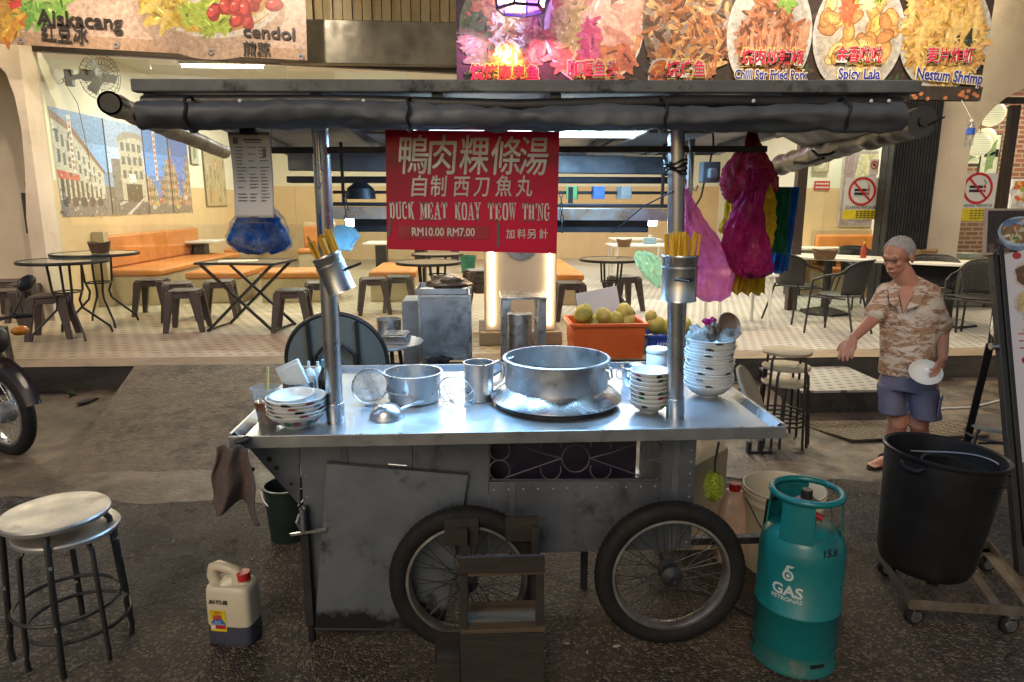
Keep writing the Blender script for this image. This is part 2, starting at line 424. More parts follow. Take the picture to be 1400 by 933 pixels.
def mat_tile(name, base, dash, px=.105, py=.085, ang=0.0, grout=(.30, .27, .22)):
    m, nt, b = newmat(name); v = coords(nt)
    tc = nt.nodes.new('ShaderNodeTexCoord')
    mp = nd(nt, 'ShaderNodeMapping', i0=tc.outputs['Object'], Rotation=(0, 0, ang))
    sp = nt.nodes.new('ShaderNodeSeparateXYZ'); nt.links.new(mp, sp.inputs[0])
    vv = mth(nt, 'DIVIDE', sp.outputs[1], py); row = mth(nt, 'FLOOR', vv); fv = mth(nt, 'FRACT', vv)
    uu = mth(nt, 'ADD', mth(nt, 'DIVIDE', sp.outputs[0], px), mth(nt, 'MULTIPLY', row, .5)); fu = mth(nt, 'FRACT', uu)
    iu = mth(nt, 'LESS_THAN', mth(nt, 'ABSOLUTE', mth(nt, 'SUBTRACT', fu, .5)), .26)
    iv = mth(nt, 'LESS_THAN', mth(nt, 'ABSOLUTE', mth(nt, 'SUBTRACT', fv, .5)), .22)
    g1 = mth(nt, 'LESS_THAN', mth(nt, 'FRACT', mth(nt, 'MULTIPLY', sp.outputs[0], 2 / px)), .06)
    g2 = mth(nt, 'LESS_THAN', mth(nt, 'FRACT', mth(nt, 'MULTIPLY', sp.outputs[1], 2 / py)), .08)
    n = nd(nt, 'ShaderNodeTexNoise', Vector=v, Scale=1.3, Detail=8.0, Roughness=.7)
    wn = nd(nt, 'ShaderNodeTexWhiteNoise', props={'noise_dimensions': '2D'}, Vector=nd(nt, 'ShaderNodeCombineXYZ', i0=mth(nt, 'FLOOR', uu), i1=row))
    bc = mixc(nt, ramp(nt, n, .4, .7), base, tuple(k * .72 for k in base))
    dc = mixc(nt, mth(nt, 'MULTIPLY', wn, .8), dash, tuple(k * 1.9 for k in dash))
    c = mixc(nt, mth(nt, 'MULTIPLY', mth(nt, 'MAXIMUM', g1, g2), .5), bc, grout)
    c = mixc(nt, mth(nt, 'MULTIPLY', mth(nt, 'MULTIPLY', iu, iv), .85), c, dc)
    nt.links.new(c, b.inputs['Base Color'])
    b.inputs['Roughness'].default_value = .42
    return m
m_tile = mat_tile('dashed_mosaic_tile', (.40, .33, .225), (.12, .09, .065), .13, .12)  # cream tile with the warm light on this side put into its colour
m_tile2 = mat_tile('pale_dashed_tile', (.46, .44, .39), (.085, .08, .085), .105, .082, R(-14))

# ground sheet reaching well past everything seen
mb = MB()
ys = [-40, -6, -2, 0, 1, 2, 3, 3.8, 4.5]
vs = []; xs = [-60, -12, -8, -6, -4.5, -3, -1.5, 0, 1.5, 3, 4.5, 6, 8, 12, 60]
mb.sheet(lambda u, v: (xs[round(u * 14)], ys[round(v * 8)], 0), 14, 8)
tag(mb.build('road', m_asphalt, smooth=0), kind='structure', label='dark wet asphalt road under the food cart')
mb = MB()
ys2 = [3.95, 4.25, 4.6, 5.0, 5.4, 5.8, 6.1]
def apron(u, v):
    x = -60 + 120 * u if u in (0, 1) else -9 + 18 * u
    y = ys2[round(v * 6)]
    if v == 0: y += .10 * math.sin(x * 1.3) + .16 * mnoise.noise(Vector((x * 2.3, 0, 0))) + .08 * mnoise.noise(Vector((x * 8, 3, 0)))
    return (x, y, ground_z(y) + (.004 if v > 0 else .0015))
mb.sheet(apron, 260, 6)
tag(mb.build('pavement', m_conc, smooth=0), kind='structure', label='stained concrete apron between the road and the kerb')
mb = MB(); mb.bb((-60, 17.6, -.3), (60, 60, -.05))
tag(mb.build('ground', m_conc, smooth=0), kind='structure', label='ground behind the shophouse row')
# five-foot way: kerb band, kerb face, tiles running into the shop
mb = MB()
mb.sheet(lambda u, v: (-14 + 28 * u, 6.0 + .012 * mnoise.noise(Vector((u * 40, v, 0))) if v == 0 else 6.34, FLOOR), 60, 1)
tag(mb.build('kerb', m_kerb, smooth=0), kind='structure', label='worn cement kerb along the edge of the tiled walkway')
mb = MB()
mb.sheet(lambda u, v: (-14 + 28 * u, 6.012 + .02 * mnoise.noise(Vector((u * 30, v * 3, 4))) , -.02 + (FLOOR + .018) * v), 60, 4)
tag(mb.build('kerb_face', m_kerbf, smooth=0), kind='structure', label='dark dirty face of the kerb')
mb = MB(); mb.bb((-14, 6.34, .1), (1.15, BACKY + .2, FLOOR))
tag(mb.build('walkway_floor', m_tile, smooth=0), kind='structure', label='cream mosaic tile floor with dark dashes, warm light put into its colour')
mb = MB(); mb.bb((1.15, 6.34, .1), (14, BACKY + .2, FLOOR + .001))
tag(mb.build('walkway_floor', m_tile2, smooth=0), kind='structure', label='pale tile floor with dark slanting dashes')
# the ramp
a, b_, c, d = G(184, 500, FLOOR + .006), G(428, 497, FLOOR + .006), G(392, 640, .0), G(95, 640, .0)
mb = MB()
c = Vector((c.x, 4.25, .02)); d = Vector((d.x, 4.25, .02))
def rampf(u, v):
    p = (d.lerp(c, u)).lerp(a.lerp(b_, u), v); p.z = -.014 + (FLOOR + .020) * min(1, v * 1.0) ** 1.12
    p.z += .006 * mnoise.noise(Vector((u * 5, v * 5, 0))); return p
mb.sheet(rampf, 16, 14)
for s_ in (0, 1):
    mb.sheet(lambda u, v, s_=s_: Vector((rampf(s_, u).x, rampf(s_, u).y, rampf(s_, u).z * v - .03 * (1 - v))), 14, 1)
tag(mb.build('ramp', m_ramp, smooth=20), kind='structure', label='brown cement ramp up to the tiled walkway')
# tiled step by the kerb on the right
m_stepf = M('step_front_tile', (.030, .026, .024), .35, 0, (.06, .052, .045), 9, .5, .1, 30)
p0 = G(1092, 569, ground_z(5.0)); p1 = G(1226, 569, ground_z(5.0))
mb = MB(); mb.bb((p0.x, p0.y, .0), (p1.x, 5.995, .235))
st = tag(mb.build('tiled_step', m_stepf), 'low tiled step of pale dashed tiles below the kerb beside the old man', 'step')
mb = MB(); mb.bb((p0.x - .012, p0.y - .012, .236), (p1.x + .012, 5.994, .256)); mb.build('tread', m_tile2, st)
m_wov = mat_tile('step_riser_tile', (.022, .02, .019), (.12, .105, .09), .06, .05)
# ground plate, pipe
m_plate = M('checker_plate', (.16, .125, .085), .5, .4, (.10, .078, .055), 5, .5, .6, 70, .1, dirt=(.06, .045, .03), dscale=2)
q = [G(1092, 580, .04), G(1165, 607, .0), G(1352, 600, .0), G(1330, 566, .06)]
mb = MB(); mb.prism([(v.x, v.y) for v in q], .012)
for k in range(26):
    for j in range(9):
        u, v = (k + .5) / 26, (j + .5) / 9
        p = q[0].lerp(q[3], u).lerp(q[1].lerp(q[2], u), v); s_ = 1 if (k + j) % 2 else -1
        mb.box((p.x, p.y, .0125), (.045, .013, .005), (0, 0, s_ * .8))
tag(mb.build('drain_plate', m_plate, loc=(0, 0, .008 - 4.2 * math.tan(R(1.6))), rot=(R(1.6), 0, 0)), 'worn checkered metal drain plate on the ground behind the old man', 'drain plate')

# ------------------------------------------------------------------ building shell
def wall(name, label, lo, hi, mat):
    mb = MB(); mb.bb(lo, hi); return tag(mb.build(name, mat, smooth=0), label, 'wall', kind='structure')
wall('wall_left', 'cream upper wall of the shop with the street mural', (LWX - .15, FY + .1, 2.02), (LWX, BACKY, CEIL), m_cream)
wall('wall_left', 'peach tiled lower wall under the street mural', (LWX - .15, FY + .1, FLOOR), (LWX + .006, BACKY, 2.018), m_peach)
wall('wall_back', 'cream upper back wall of the shop', (LWX, BACKY, 2.15), (9, BACKY + .15, CEIL), m_cream)
wall('wall_back', 'peach tiled lower back wall of the shop', (LWX, BACKY - .006, FLOOR), (9, BACKY + .15, 2.148), m_peach)
RX0 = AY(1092, 300, 10.6).x; RX1 = AY(1290, 300, FY + .1).x
wall('wall_right', 'cream upper wall above the orange bench on the right', (RX0, 10.6, 1.97), (RX1, 10.75, CEIL), m_cream)
wall('wall_right', 'peach tiled lower wall behind the orange bench on the right', (RX0, 10.594, FLOOR), (RX1, 10.75, 1.968), m_peach)
wall('wall_right', 'cream party wall beside the lantern window', (RX1, FY + .1, FLOOR), (RX1 + .15, BACKY, CEIL), m_cream)
wall('wall_right', 'far side wall of the neighbouring shop', (10.5, FY, FLOOR), (10.65, BACKY, CEIL), m_cream)
m_brick = newmat('red_brick')[0]; MATS['red_brick'] = m_brick
nt = m_brick.node_tree; b = nt.nodes['Principled BSDF']
tcb = nt.nodes.new('ShaderNodeTexCoord'); mpb = nd(nt, 'ShaderNodeMapping', i0=tcb.outputs['Object'], Rotation=(R(90), 0, 0))
bk = nd(nt, 'ShaderNodeTexBrick', Vector=mpb, Color1=(.20, .075, .045, 1), Color2=(.12, .045, .03, 1), Mortar=(.25, .2, .16, 1), Scale=1.0, Mortar_Size=.012, Brick_Width=.23, Row_Height=.075)
nt.links.new(bk, b.inputs['Base Color']); b.inputs['Roughness'].default_value = .8
wall('wall_brick', 'red brick wall inside the shop with the paper lanterns', (RX1 + .15, 11.2, FLOOR), (10.5, 11.3, CEIL), m_brick)
mb = MB(); mb.bb((LWX - .15, FY + .06, CEIL), (10.65, BACKY + .15, CEIL + .15))
tag(mb.build('ceiling', m_ceil, smooth=0), kind='structure', label='pale ceiling of the shop')
wall('wall_upper', 'cream upper facade wall above the shopfront', (-9, FY + .06, CEIL + .16), (11, FY + .3, 7.0), m_plaster)
wall('wall_pocket', 'shadowed plaster wall inside the arch on the left', (-9, FY + .55, FLOOR), (LWX - .16, FY + .7, CEIL + .16), m_plaster)

def arch_wall(name, label, outer, opening, y0, y1, mat):
    """flat wall with an arched hole: outline in x,z, the hole bridged by a keyhole slit"""
    mb = MB(); pts = outer + opening
    mb.prism(pts, y1 - y0, Matrix.Translation((0, y1, 0)) @ Matrix(((1, 0, 0, 0), (0, 0, -1, 0), (0, 1, 0, 0), (0, 0, 0, 1))))
    return tag(mb.build(name, mat, smooth=30), label, 'wall')
P8 = lambda px, py, y=FY - .3: (lambda v: (v.x, v.z))(AY(px, py, y))
# left pier: the arch springs away to the left
xr, _ = P8(50, 250)
ztop = CEIL + .3
archpts = [P8(-26, 74), P8(-8, 84), P8(8, 100), P8(20, 132), P8(29, 175), P8(34, 230), P8(36, 300)]
xa = archpts[-1][0]
outer = [(xa, FLOOR), (xr, FLOOR), (xr, ztop), (-9, ztop), (-9, archpts[0][1])]
arch_wall('arched_pier', 'whitewashed arched pier at the far left of the shopfront', outer, archpts, FY - .3, FY + .04, m_plaster)
mb = MB()
mb.cyl((P8(3, 300)[0], FY + .3, FLOOR), (P8(3, 300)[0], FY + .3, 2.0), .05); mb.box((P8(2, 300)[0], FY + .28, 1.62), (.14, .1, .5))
tag(mb.build('meter_pipe', m_dark), 'dark pipe and meter box standing in the left arch', 'pipe')
# right pier and arch with the lantern shop behind
xl = P8(1262, 300)[0]; x0 = P8(1314, 300)[0]; x1 = x0 + 2.0
zc = P8(1362, 112)[1]; zs = zc - .85; arch = []
for k in range(19):
    t = PI - PI * k / 18; arch.append(((x0 + x1) / 2 + (x1 - x0) / 2 * math.cos(t), zs + .85 * math.sin(t)))
outer = [(x1, FLOOR), (11, FLOOR), (11, 7), (xl - .02, 7), (xl - .02, FLOOR), (x0, FLOOR)]
arch_wall('arched_pier', 'cream arched pier beside the dark shutter on the right', outer, arch, FY - .3, FY + .04, m_plaster)
# folded dark shutter
xs0, xs1 = P8(1208, 300)[0], P8(1268, 300)[0]
mb = MB(); n = 15
for k in range(n):
    x = xs0 + (xs1 - xs0) * (k + .5) / n
    mb.bb((x - (xs1 - xs0) / n * .38, FY - .36, FLOOR), (x + (xs1 - xs0) / n * .38, FY - .24, 3.6))
mb.bb((xs0, FY - .25, FLOOR), (xs1 - .025, FY - .1, 3.6))
tag(mb.build('folding_shutter', M('shutter_steel', (.022, .021, .023), .45, .4, (.04, .038, .04), 6, .5)), 'dark ribbed folding shutter gathered beside the right pier', 'shutter')
# centre pillar with light strips
cx0, cx1 = G(664, 478, FLOOR).x, G(764, 478, FLOOR).x; py_ = 6.75
t = T('pillar', 'white plaster pillar lit by two glowing light strips behind the cart', 'pillar', ((cx0 + cx1) / 2, py_, FLOOR))
hw = (cx1 - cx0) / 2
mb = MB(); mb.bb((-hw, 0, .14), (hw, .6, 5)); mb.build('shaft', m_plaster, t, bevel=.01)
mb = MB(); mb.bb((-hw - .06, -.06, 0), (hw + .06, .66, .138)); mb.build('plinth', m_kerb, t, bevel=.012)
for s_ in (-1, 1):
    mb = MB(); mb.bb((s_ * (hw - .07) - .012, -.016, .2), (s_ * (hw - .07) + .012, -.002, 2.6))
    mb.build('light_strip', EMIT('warm_strip', (1, .78, .42), 14), t, smooth=0)
mb = MB(); mb.bm.free(); mb = MB()
pp = [(.30 * math.cos(2 * PI * k / 40), -.010, .235 + 1.02 + .13 * math.sin(2 * PI * k / 40)) for k in range(40)]
z = AY(722, 350, py_).z - FLOOR
mb.lathe([(.0, 0), (.15, 0), (.17, .014), (.0, .016)], 32, Matrix.Translation((0, -.004, z + .13)) @ Matrix.Rotation(PI / 2, 4, 'X'))
mb.build('medallion', m_galv, t)

# shopfront frame, header, glass
zt = 3.34
t = T('glass_shopfront', 'dark framed glass shopfront with a long header along the left of the shop', 'shopfront', (0, FY, 0))
xL = AY(50, 250, FY).x; xR = AY(1090, 300, FY).x
mb = MB(); mb.bb((xL - .02, -.05, FLOOR), (xL + .10, .05, 3.62)); mb.build('post', m_frame, t, bevel=.006)
mb = MB(); mb.bb((xR - .06, -.05, FLOOR), (xR + .07, .05, 3.6)); mb.build('post', M('brown_frame', (.05, .03, .022), .4), t, bevel=.006)
hl, hr = AY(38, 66, FY), AY(640, 98, FY)
mb = MB(); mb.bar((hl.x, 0, hl.z), (hr.x, 0, hr.z), .1, .07); mb.build('header', m_frame, t, bevel=.005)
mb = MB(); mb.bar((hr.x + .03, 0, hr.z), (xs0, 0, hr.z), .1, .07); mb.build('header', m_frame, t, bevel=.005)
edges = [xL + .11] + [AY(p, 300, FY).x for p in (227, 405, 560)]
for i in range(3):
    mb = MB(); mb.bb((edges[i] + .004, -.004, FLOOR + .02), (edges[i + 1] - .004, .004, hl.z + (hr.z - hl.z) * ((edges[i + 1] - hl.x) / (hr.x - hl.x)) - .05))
    mb.build('glass_pane', m_clear, t, smooth=0)
mb = MB(); mb.bb((xR + .08, -.004, FLOOR + .02), (xs0 - .01, .004, 3.2)); mb.build('glass_pane', m_clear, t, smooth=0)
# steel sign box and corrugated boarding above the header
bl, br = AY(418, 30, FY - .05), AY(626, 95, FY - .05)
mb = MB()
mb.box(((bl.x + br.x) / 2, FY - .14, (bl.z + br.z) / 2), (br.x - bl.x + .6, .16, bl.z - br.z - .03), (0, R(.5), 0))
tag(mb.build('shutter_box', M('tin_shutter_box', (.17, .155, .125), .38, .7, (.10, .09, .072), 3, .5, .15, 8, .1), bevel=.008), 'long dented tin shutter box between the two food banners', 'shutter box')
mb = MB(); n = 26; w = (br.x - bl.x + 1.2) / n
for k in range(n):
    x = bl.x - .6 + w * k; mb.bb((x + .006, FY - .03 - (.014 if k % 2 else 0), bl.z - .06), (x + w - .006, FY + .05, 5.0))
tag(mb.build('boarding', M('cream_boarding', (.40, .32, .20), .6, 0, (.32, .25, .15), 3, .5), smooth=0), 'cream vertical metal boarding above the tin shutter box', 'boarding')
# window with brown frame in the right arch
t = T('arch_window', 'brown framed window in the right arch showing paper lanterns', 'window', (0, FY + .06, 0))
xw = AY(1376, 250, FY + .06).x
mb = MB(); mb.bb((xw - .06, 0, FLOOR), (xw + .06, .08, zc - .22)); mb.build('frame', M('brown_frame', (.05, .03, .022), .4), t, bevel=.006)
mb = MB(); mb.bb((x0 - .2, .02, zc - .2), (x1 + .2, .08, zc - .12)); mb.build('frame', MATS['brown_frame'], t, bevel=.006)
mb = MB(); mb.bb((x0 - .2, .036, FLOOR), (xw - .062, .044, zc - .21)); mb.build('pane', m_clear, t, smooth=0)

# shop ceiling lamps and walkway lamps: tubes in white troughs
def tube_lamp(loc, L, watts, col, label, group, along='x', strength=18):
    t = T('tube_lamp', label, 'lamp', loc, (0, 0, 0 if along == 'x' else PI / 2), group)
    mb = MB(); mb.bb((-L / 2, -.06, 0), (L / 2, .06, .05)); mb.build('housing', m_ceil, t, bevel=.006)
    mb = MB(); mb.cyl((-L / 2 + .03, 0, -.025), (L / 2 - .03, 0, -.025), .016, n=10); mb.build('tube', EMIT('tube_glow_%g' % strength, col, strength), t)
    area('lamp_light', (0, 0, -.06), (0, 0, 0), L, .1, watts, col, t)
    return t
for i, (x, y) in enumerate([(-3.6, 10.6), (-.6, 10.6), (2.6, 10.2), (-3.2, 13.6), (.2, 13.8), (3.6, 13.8), (5.3, 9.8)]):
    tube_lamp((x, y, CEIL - .055), 1.2, 46 if i != 6 else 20, (1.0, .95, .82), 'white ceiling tube lamp inside the shop', 'shop ceiling tubes')
for x in (-6.0, -3.2, 2.2, 5.2):
    tube_lamp((x, FY - .55, 4.62), 1.2, 40, (1.0, .83, .55), 'warm walkway tube lamp under the upper facade', 'walkway tube lamps')
mb = MB(); mb.bb((-9, 6.55, 4.68), (11, FY + .05, 4.9))
tag(mb.build('ceiling', m_ceil, smooth=0), kind='structure', label='soffit over the tiled walkway')
tube_lamp((8.6, 10.0, CEIL - .055), 1.2, 40, (1.0, .86, .6), 'ceiling tube lamp in the neighbouring lantern shop', 'shop ceiling tubes')
# ================================================================== THE FOOD CART
CX, CY = 0.138, 2.45
CW, CD, CZ = 1.058, 1.07, 0.90
cart = T('food_cart', 'steel hawker food cart with two spoked wheels and a dark canopy', 'food cart', (CX, CY, 0))
def A2(px, py, y): return AY(px, py, y) - Vector((CX, CY, 0))
m_body = M('cart_galvanised_body', (.15, .165, .19), .48, .55, (.09, .10, .12), 3.5, .5, .16, 16, .12, dirt=(.016, .016, .018), dscale=2.6, dlo=.54, dhi=.68)
m_lip = M('counter_edge_steel', (.40, .42, .44), .34, .85, (.28, .29, .31), 5, .5, .06, 80, .1, dirt=(.16, .16, .16), dscale=4, dlo=.6, dhi=.72)
# counter: tray with raised rim
mb = MB(); mb.bb((-CW + .004, .004, CZ - .03), (CW - .004, CD - .004, CZ - .012))
counter = mb.build('counter', m_counter, cart, smooth=0)
zb = A2(700, 607, CY).z
mb = MB()
mb.bb((-CW, 0, zb), (CW, .012, CZ + .001)); mb.bb((-CW, CD - .012, zb), (CW, CD, CZ + .012))
mb.bb((-CW, .0122, zb), (-CW + .012, CD - .0122, CZ + .010)); mb.bb((CW - .012, .0122, zb), (CW, CD - .0122, CZ + .010))
# inner sloping lips
for s_ in (-1, 1):
    mb.bar((s_ * (CW - .030), .02, CZ - .001), (s_ * (CW - .030), CD - .02, CZ - .001), .004, .040, up=(s_ * .8, 0, .7))
mb.build('counter_rim', m_lip, counter, smooth=0, bevel=.0025)
mb = MB(); mb.bb((-CW + .02, .02, zb + .012), (CW - .02, CD - .02, CZ - .032)); mb.build('underframe', m_dark, counter, smooth=0)

# body panels
yb = CY + .09
xl_, xr_ = A2(412, 650, yb).x, A2(950, 650, yb).x
zbot = A2(780, 755, yb).z; zleft = A2(470, 862, yb).z
gx0, gx1 = A2(668, 630, yb).x, A2(904, 630, yb).x; gz = A2(780, 657, yb).z
xm = A2(566, 700, yb).x
body = T('body', None, None); body.parent = cart
mb = MB()
mb.bb((xl_, .09, zleft), (xm, .105, zb - .002))
mb.bb((xm + .002, .09, zbot), (gx0, .105, zb - .002)); mb.bb((gx0 + .001, .0905, zbot), (gx1 - .001, .105, gz)); mb.bb((gx1, .09, zbot), (xr_, .105, zb - .002))
mb.bb((xl_ + .01, CD - .12, zleft + .2), (xl_ + .5, CD - .105, zb - .002))
mb.bb((xl_, .107, zleft), (xl_ + .012, CD - .125, zb - .002)); mb.bb((xr_ - .012, .107, zbot), (xr_, CD - .125, zb - .002))
mb.bb((xl_ + .014, .108, zbot), (xr_ - .014, CD - .126, zbot + .01))
mb.build('panel', m_body, body, smooth=0, bevel=.0015)
mb = MB(); mb.bb((gx0 - .05, .20, gz - .10), (gx1 - .075, .212, zb - .004)); mb.build('inner_panel', M('purple_black_board', (.022, .016, .034), .4), body, smooth=0)
# triangular gusset under the overhang at the left
g0, g1, g2 = A2(333, 614, yb), A2(411, 614, yb), A2(411, 692, yb)
mb = MB(); MX = Matrix(((1, 0, 0, 0), (0, 0, -1, 0), (0, 1, 0, 0), (0, 0, 0, 1)))
mb.prism([(g0.x, zb - .004), (g1.x - .003, zb - .004), (g2.x - .003, g2.z)], .012, Matrix.Translation((0, .104, 0)) @ MX)
gus = mb.build('gusset', m_body, cart, smooth=0)
for (px, py, r) in ((368, 628, .011), (345, 642, .010), (378, 640, .010), (398, 662, .008)):
    p = A2(px, py, yb); mb = MB(); mb.cyl((p.x, .089, p.z), (p.x, .0915, p.z), r, n=9); mb.build('hole', m_black, gus)
# cream back cupboard seen at the right under the overhang
m_cup = M('cream_board', (.46, .38, .25), .6, 0, (.36, .29, .18), 3, .5, dirt=(.2, .15, .09), dscale=2, dlo=.58, dhi=.75)
yk = CY + .62
k0, k1 = A2(930, 640, yk), A2(996, 613, yk)
mb = MB(); zk = A2(960, 752, yk).z
mb.prism([(k0.x, zk), (k1.x, zk), (k1.x, k1.z), (k0.x, A2(930, 648, yk).z)], .4, Matrix.Translation((0, 1.02, 0)) @ MX)
mb.build('side_cupboard', m_cup, cart, smooth=0, bevel=.003)
mb = MB(); mb.bb((xr_ - .05, .12, .345), (k1.x + .02, .16, .375)); mb.build('axle_bar', m_dark, cart, bevel=.003)
# left corner leg with latch
lx = A2(421, 780, yb - .02).x
mb = MB(); mb.bb((lx - .018, .055, .075), (lx + .014, .087, A2(420, 690, yb).z)); leg = mb.build('leg', m_dark, cart, bevel=.003)
mb = MB(); z = A2(420, 705, yb).z
mb.cyl((lx, .045, z - .05), (lx, .045, z + .05), .012); mb.bar((lx - .05, .04, z - .055), (lx + .09, .04, z - .035), .008, .01); mb.tube([(lx - .01, .04, z + .03), (lx - .02, .03, z), (lx - .01, .035, z - .03)], .006)
mb.build('latch', m_steel, leg)
mb = MB(); mb.cyl((lx, .07, .0), (lx, .07, .075), .016); mb.build('foot', m_rubber, leg)
for x, y in ((.62, CD - .15), (xl_ + .03, CD - .15), (.35, .4)):
    mb = MB(); mb.bb((x - .015, y - .015, 0), (x + .015, y + .015, zbot + .05)); mb.build('leg', m_dark, cart, bevel=.003)
# loose door sheet leaning on the body
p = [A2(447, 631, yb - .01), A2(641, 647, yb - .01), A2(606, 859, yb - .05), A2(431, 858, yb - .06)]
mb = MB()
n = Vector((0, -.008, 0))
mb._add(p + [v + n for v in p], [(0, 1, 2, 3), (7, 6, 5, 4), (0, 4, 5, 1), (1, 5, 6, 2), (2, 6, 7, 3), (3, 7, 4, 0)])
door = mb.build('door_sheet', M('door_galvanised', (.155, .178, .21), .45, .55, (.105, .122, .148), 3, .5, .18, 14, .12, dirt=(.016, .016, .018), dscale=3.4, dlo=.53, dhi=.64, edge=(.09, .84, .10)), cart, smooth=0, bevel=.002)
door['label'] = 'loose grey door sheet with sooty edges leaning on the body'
mb = MB(); mb.bar(p[0] + n * 1.4, p[1] + n * 1.4, .008, .006); mb.build('edge_strip', m_dark, door, bevel=.002); mb = MB(); mb.bar(p[3] + n * 1.4, p[2] + n * 1.4, .008, .010)
mb.build('edge_strip', m_dark, door, bevel=.002)
h0, h1 = A2(532, 637, yb - .02), A2(558, 639, yb - .02)
mb = MB(); mb.tube([h0 + Vector((0, -.01, 0)), h0 + Vector((.002, -.03, .018)), h1 + Vector((-.002, -.03, .018)), h1 + Vector((0, -.01, 0))], .0035); mb.build('handle', m_steel, door)
# scroll grille
mb = MB(); yy = .085
def sc(px, py): v = A2(px, py, yb - .005); return Vector((v.x, yy, v.z))
def spiral(cx, cy, r, a0, a1, k=16): return [sc(cx + r * math.cos(R(a0 + (a1 - a0) * i / k)), cy - r * math.sin(R(a0 + (a1 - a0) * i / k))) for i in range(k + 1)]
mb.tube(spiral(787, 627, 19, 0, 360)[:-1], .0032, 6, closed=True)
for s_ in (-1, 1):
    c = 787 + s_ * 0
    for (cx, cy, r, a0, a1) in ((787 + s_ * 104, 643, 14, 180 if s_ < 0 else 0, (-170) if s_ < 0 else 350), (787 + s_ * 104, 616, 14, 180 if s_ < 0 else 0, (520) if s_ < 0 else -340), (787 + s_ * 34, 642, 14, 20 if s_ < 0 else 160, -190 if s_ < 0 else 370), (787 + s_ * 34, 612, 14, 0 if s_ < 0 else 180, 190 if s_ < 0 else -10)):
        mb.tube(spiral(cx, cy, r, a0, a1), .0028, 6)
    mb.tube([sc(787 + s_ * 94, 653), sc(787 + s_ * 60, 641), sc(787 + s_ * 19, 627)], .0028, 6)
    mb.tube([sc(787 + s_ * 82, 607), sc(787 + s_ * 50, 619), sc(787 + s_ * 19, 627)], .0028, 6)
mb.bar(sc(668, 656), sc(904, 656), .006, .006); mb.bar(sc(669, 608), sc(669, 656), .006, .006); mb.bar(sc(903, 608), sc(903, 656), .006, .006)
mb.build('scroll_grille', M('grille_iron', (.12, .11, .13), .5, .5), cart)
# seam strips and rivets on the body
for px in (470, 700, 925):
    mb = MB(); q0, q1 = A2(px, 612, yb), A2(px, 752 if px > 500 else 850, yb); mb.bb((q0.x - .014, .0865, q1.z), (q0.x + .014, .0895, zb - .006 if px != 700 else gz - .01)); mb.build('seam_strip', m_body, body, smooth=0, bevel=.001)
mb = MB(); q = A2(780, 664, yb)
for k in range(12): mb.ball((gx0 + .02 + (gx1 - gx0 - .04) * k / 11, .089, q.z - .012), (.005, .003, .005), 8, 5)
for k in range(9): mb.ball((xl_ + .018, .089, zleft + .08 + .085 * k), (.005, .003, .005), 8, 5); mb.ball((xr_ - .02, .089, zbot + .03 + .05 * k), (.005, .003, .005), 8, 5)
mb.build('rivet', m_galv, body)
# cable tangle under the right overhang
mb = MB(); rnd = random.Random(3)
for k in range(7):
    p0 = Vector((rnd.uniform(.76, .98), .2 + rnd.uniform(-.05, .2), zb + .005)); pts = [p0]
    for j in range(9):
        pts.append(p0 + Vector((.05 * math.sin(j * 1.5 + k) + .012 * j * (k % 3 - 1), .02 * math.cos(j), -.012 - .035 * abs(math.sin(j * .9 + k)))))
    mb.tube(pts, .0035, 6)
mb.build('cable', m_black, cart)

# wheels
def make_wheel(x):
    w = T('wheel', None, None, (x, -.012, .303)); w.parent = cart
    RX = Matrix.Rotation(PI / 2, 4, 'X')
    mb = MB()
    prof = [(.234, -.024), (.244, -.033), (.264, -.039), (.284, -.036), (.298, -.024), (.3035, 0), (.298, .024), (.284, .036), (.264, .039), (.244, .033), (.234, .024)]
    mb.lathe(prof, 72, RX)
    for k in range(72):
        a = 2 * PI * k / 72
        for s_ in (-1, 1):
            mb.box((.2945 * math.cos(a), s_ * .015, .2945 * math.sin(a)), (.012, .014, .008), (0, -a, 0))
    ty = mb.build('tyre', m_rubber, w, smooth=40)
    mb = MB(); mb.lathe([(.2355, -.022), (.238, -.026), (.226, -.027), (.220, -.018), (.215, 0), (.220, .018), (.226, .027), (.238, .026), (.2355, .022)], 64, RX)
    rim = mb.build('rim', M('wheel_rim_steel', (.40, .40, .40), .4, .85, (.2, .17, .14), 8, .5, .1, 60), w)
    mb = MB()
    for k in range(36):
        a = 2 * PI * k / 36; s_ = 1 if k % 2 else -1; da = (.55 if (k // 2) % 2 else -.55)
        mb.cyl((.030 * math.cos(a + da), s_ * .028, .030 * math.sin(a + da)), (.218 * math.cos(a), s_ * .006, .218 * math.sin(a)), .0019, n=5)
    mb.build('spoke', M('spoke_steel', (.10, .095, .09), .45, .8), w)
    mb = MB(); mb.lathe([(0, -.062), (.022, -.060), (.026, -.04), (.042, -.034), (.044, -.028), (.024, -.022), (.022, .022), (.044, .028), (.042, .034), (.02, .045), (0, .05)], 24, RX)
    hub = mb.build('hub', m_dark, w)
    mb = MB(); mb.cyl((0, -.074, 0), (0, .14, 0), .010); mb.build('axle', m_dark, hub)
    mb = MB(); mb.cyl((.15, -.03, .12), (.165, -.035, .135), .004); mb.build('valve', m_black, w)
    return w
wx = A2(917, 771, CY - .02).x
make_wheel(wx); w2 = make_wheel(A2(638, 771, CY - .02).x); w2.rotation_euler = (0, .07, 0)

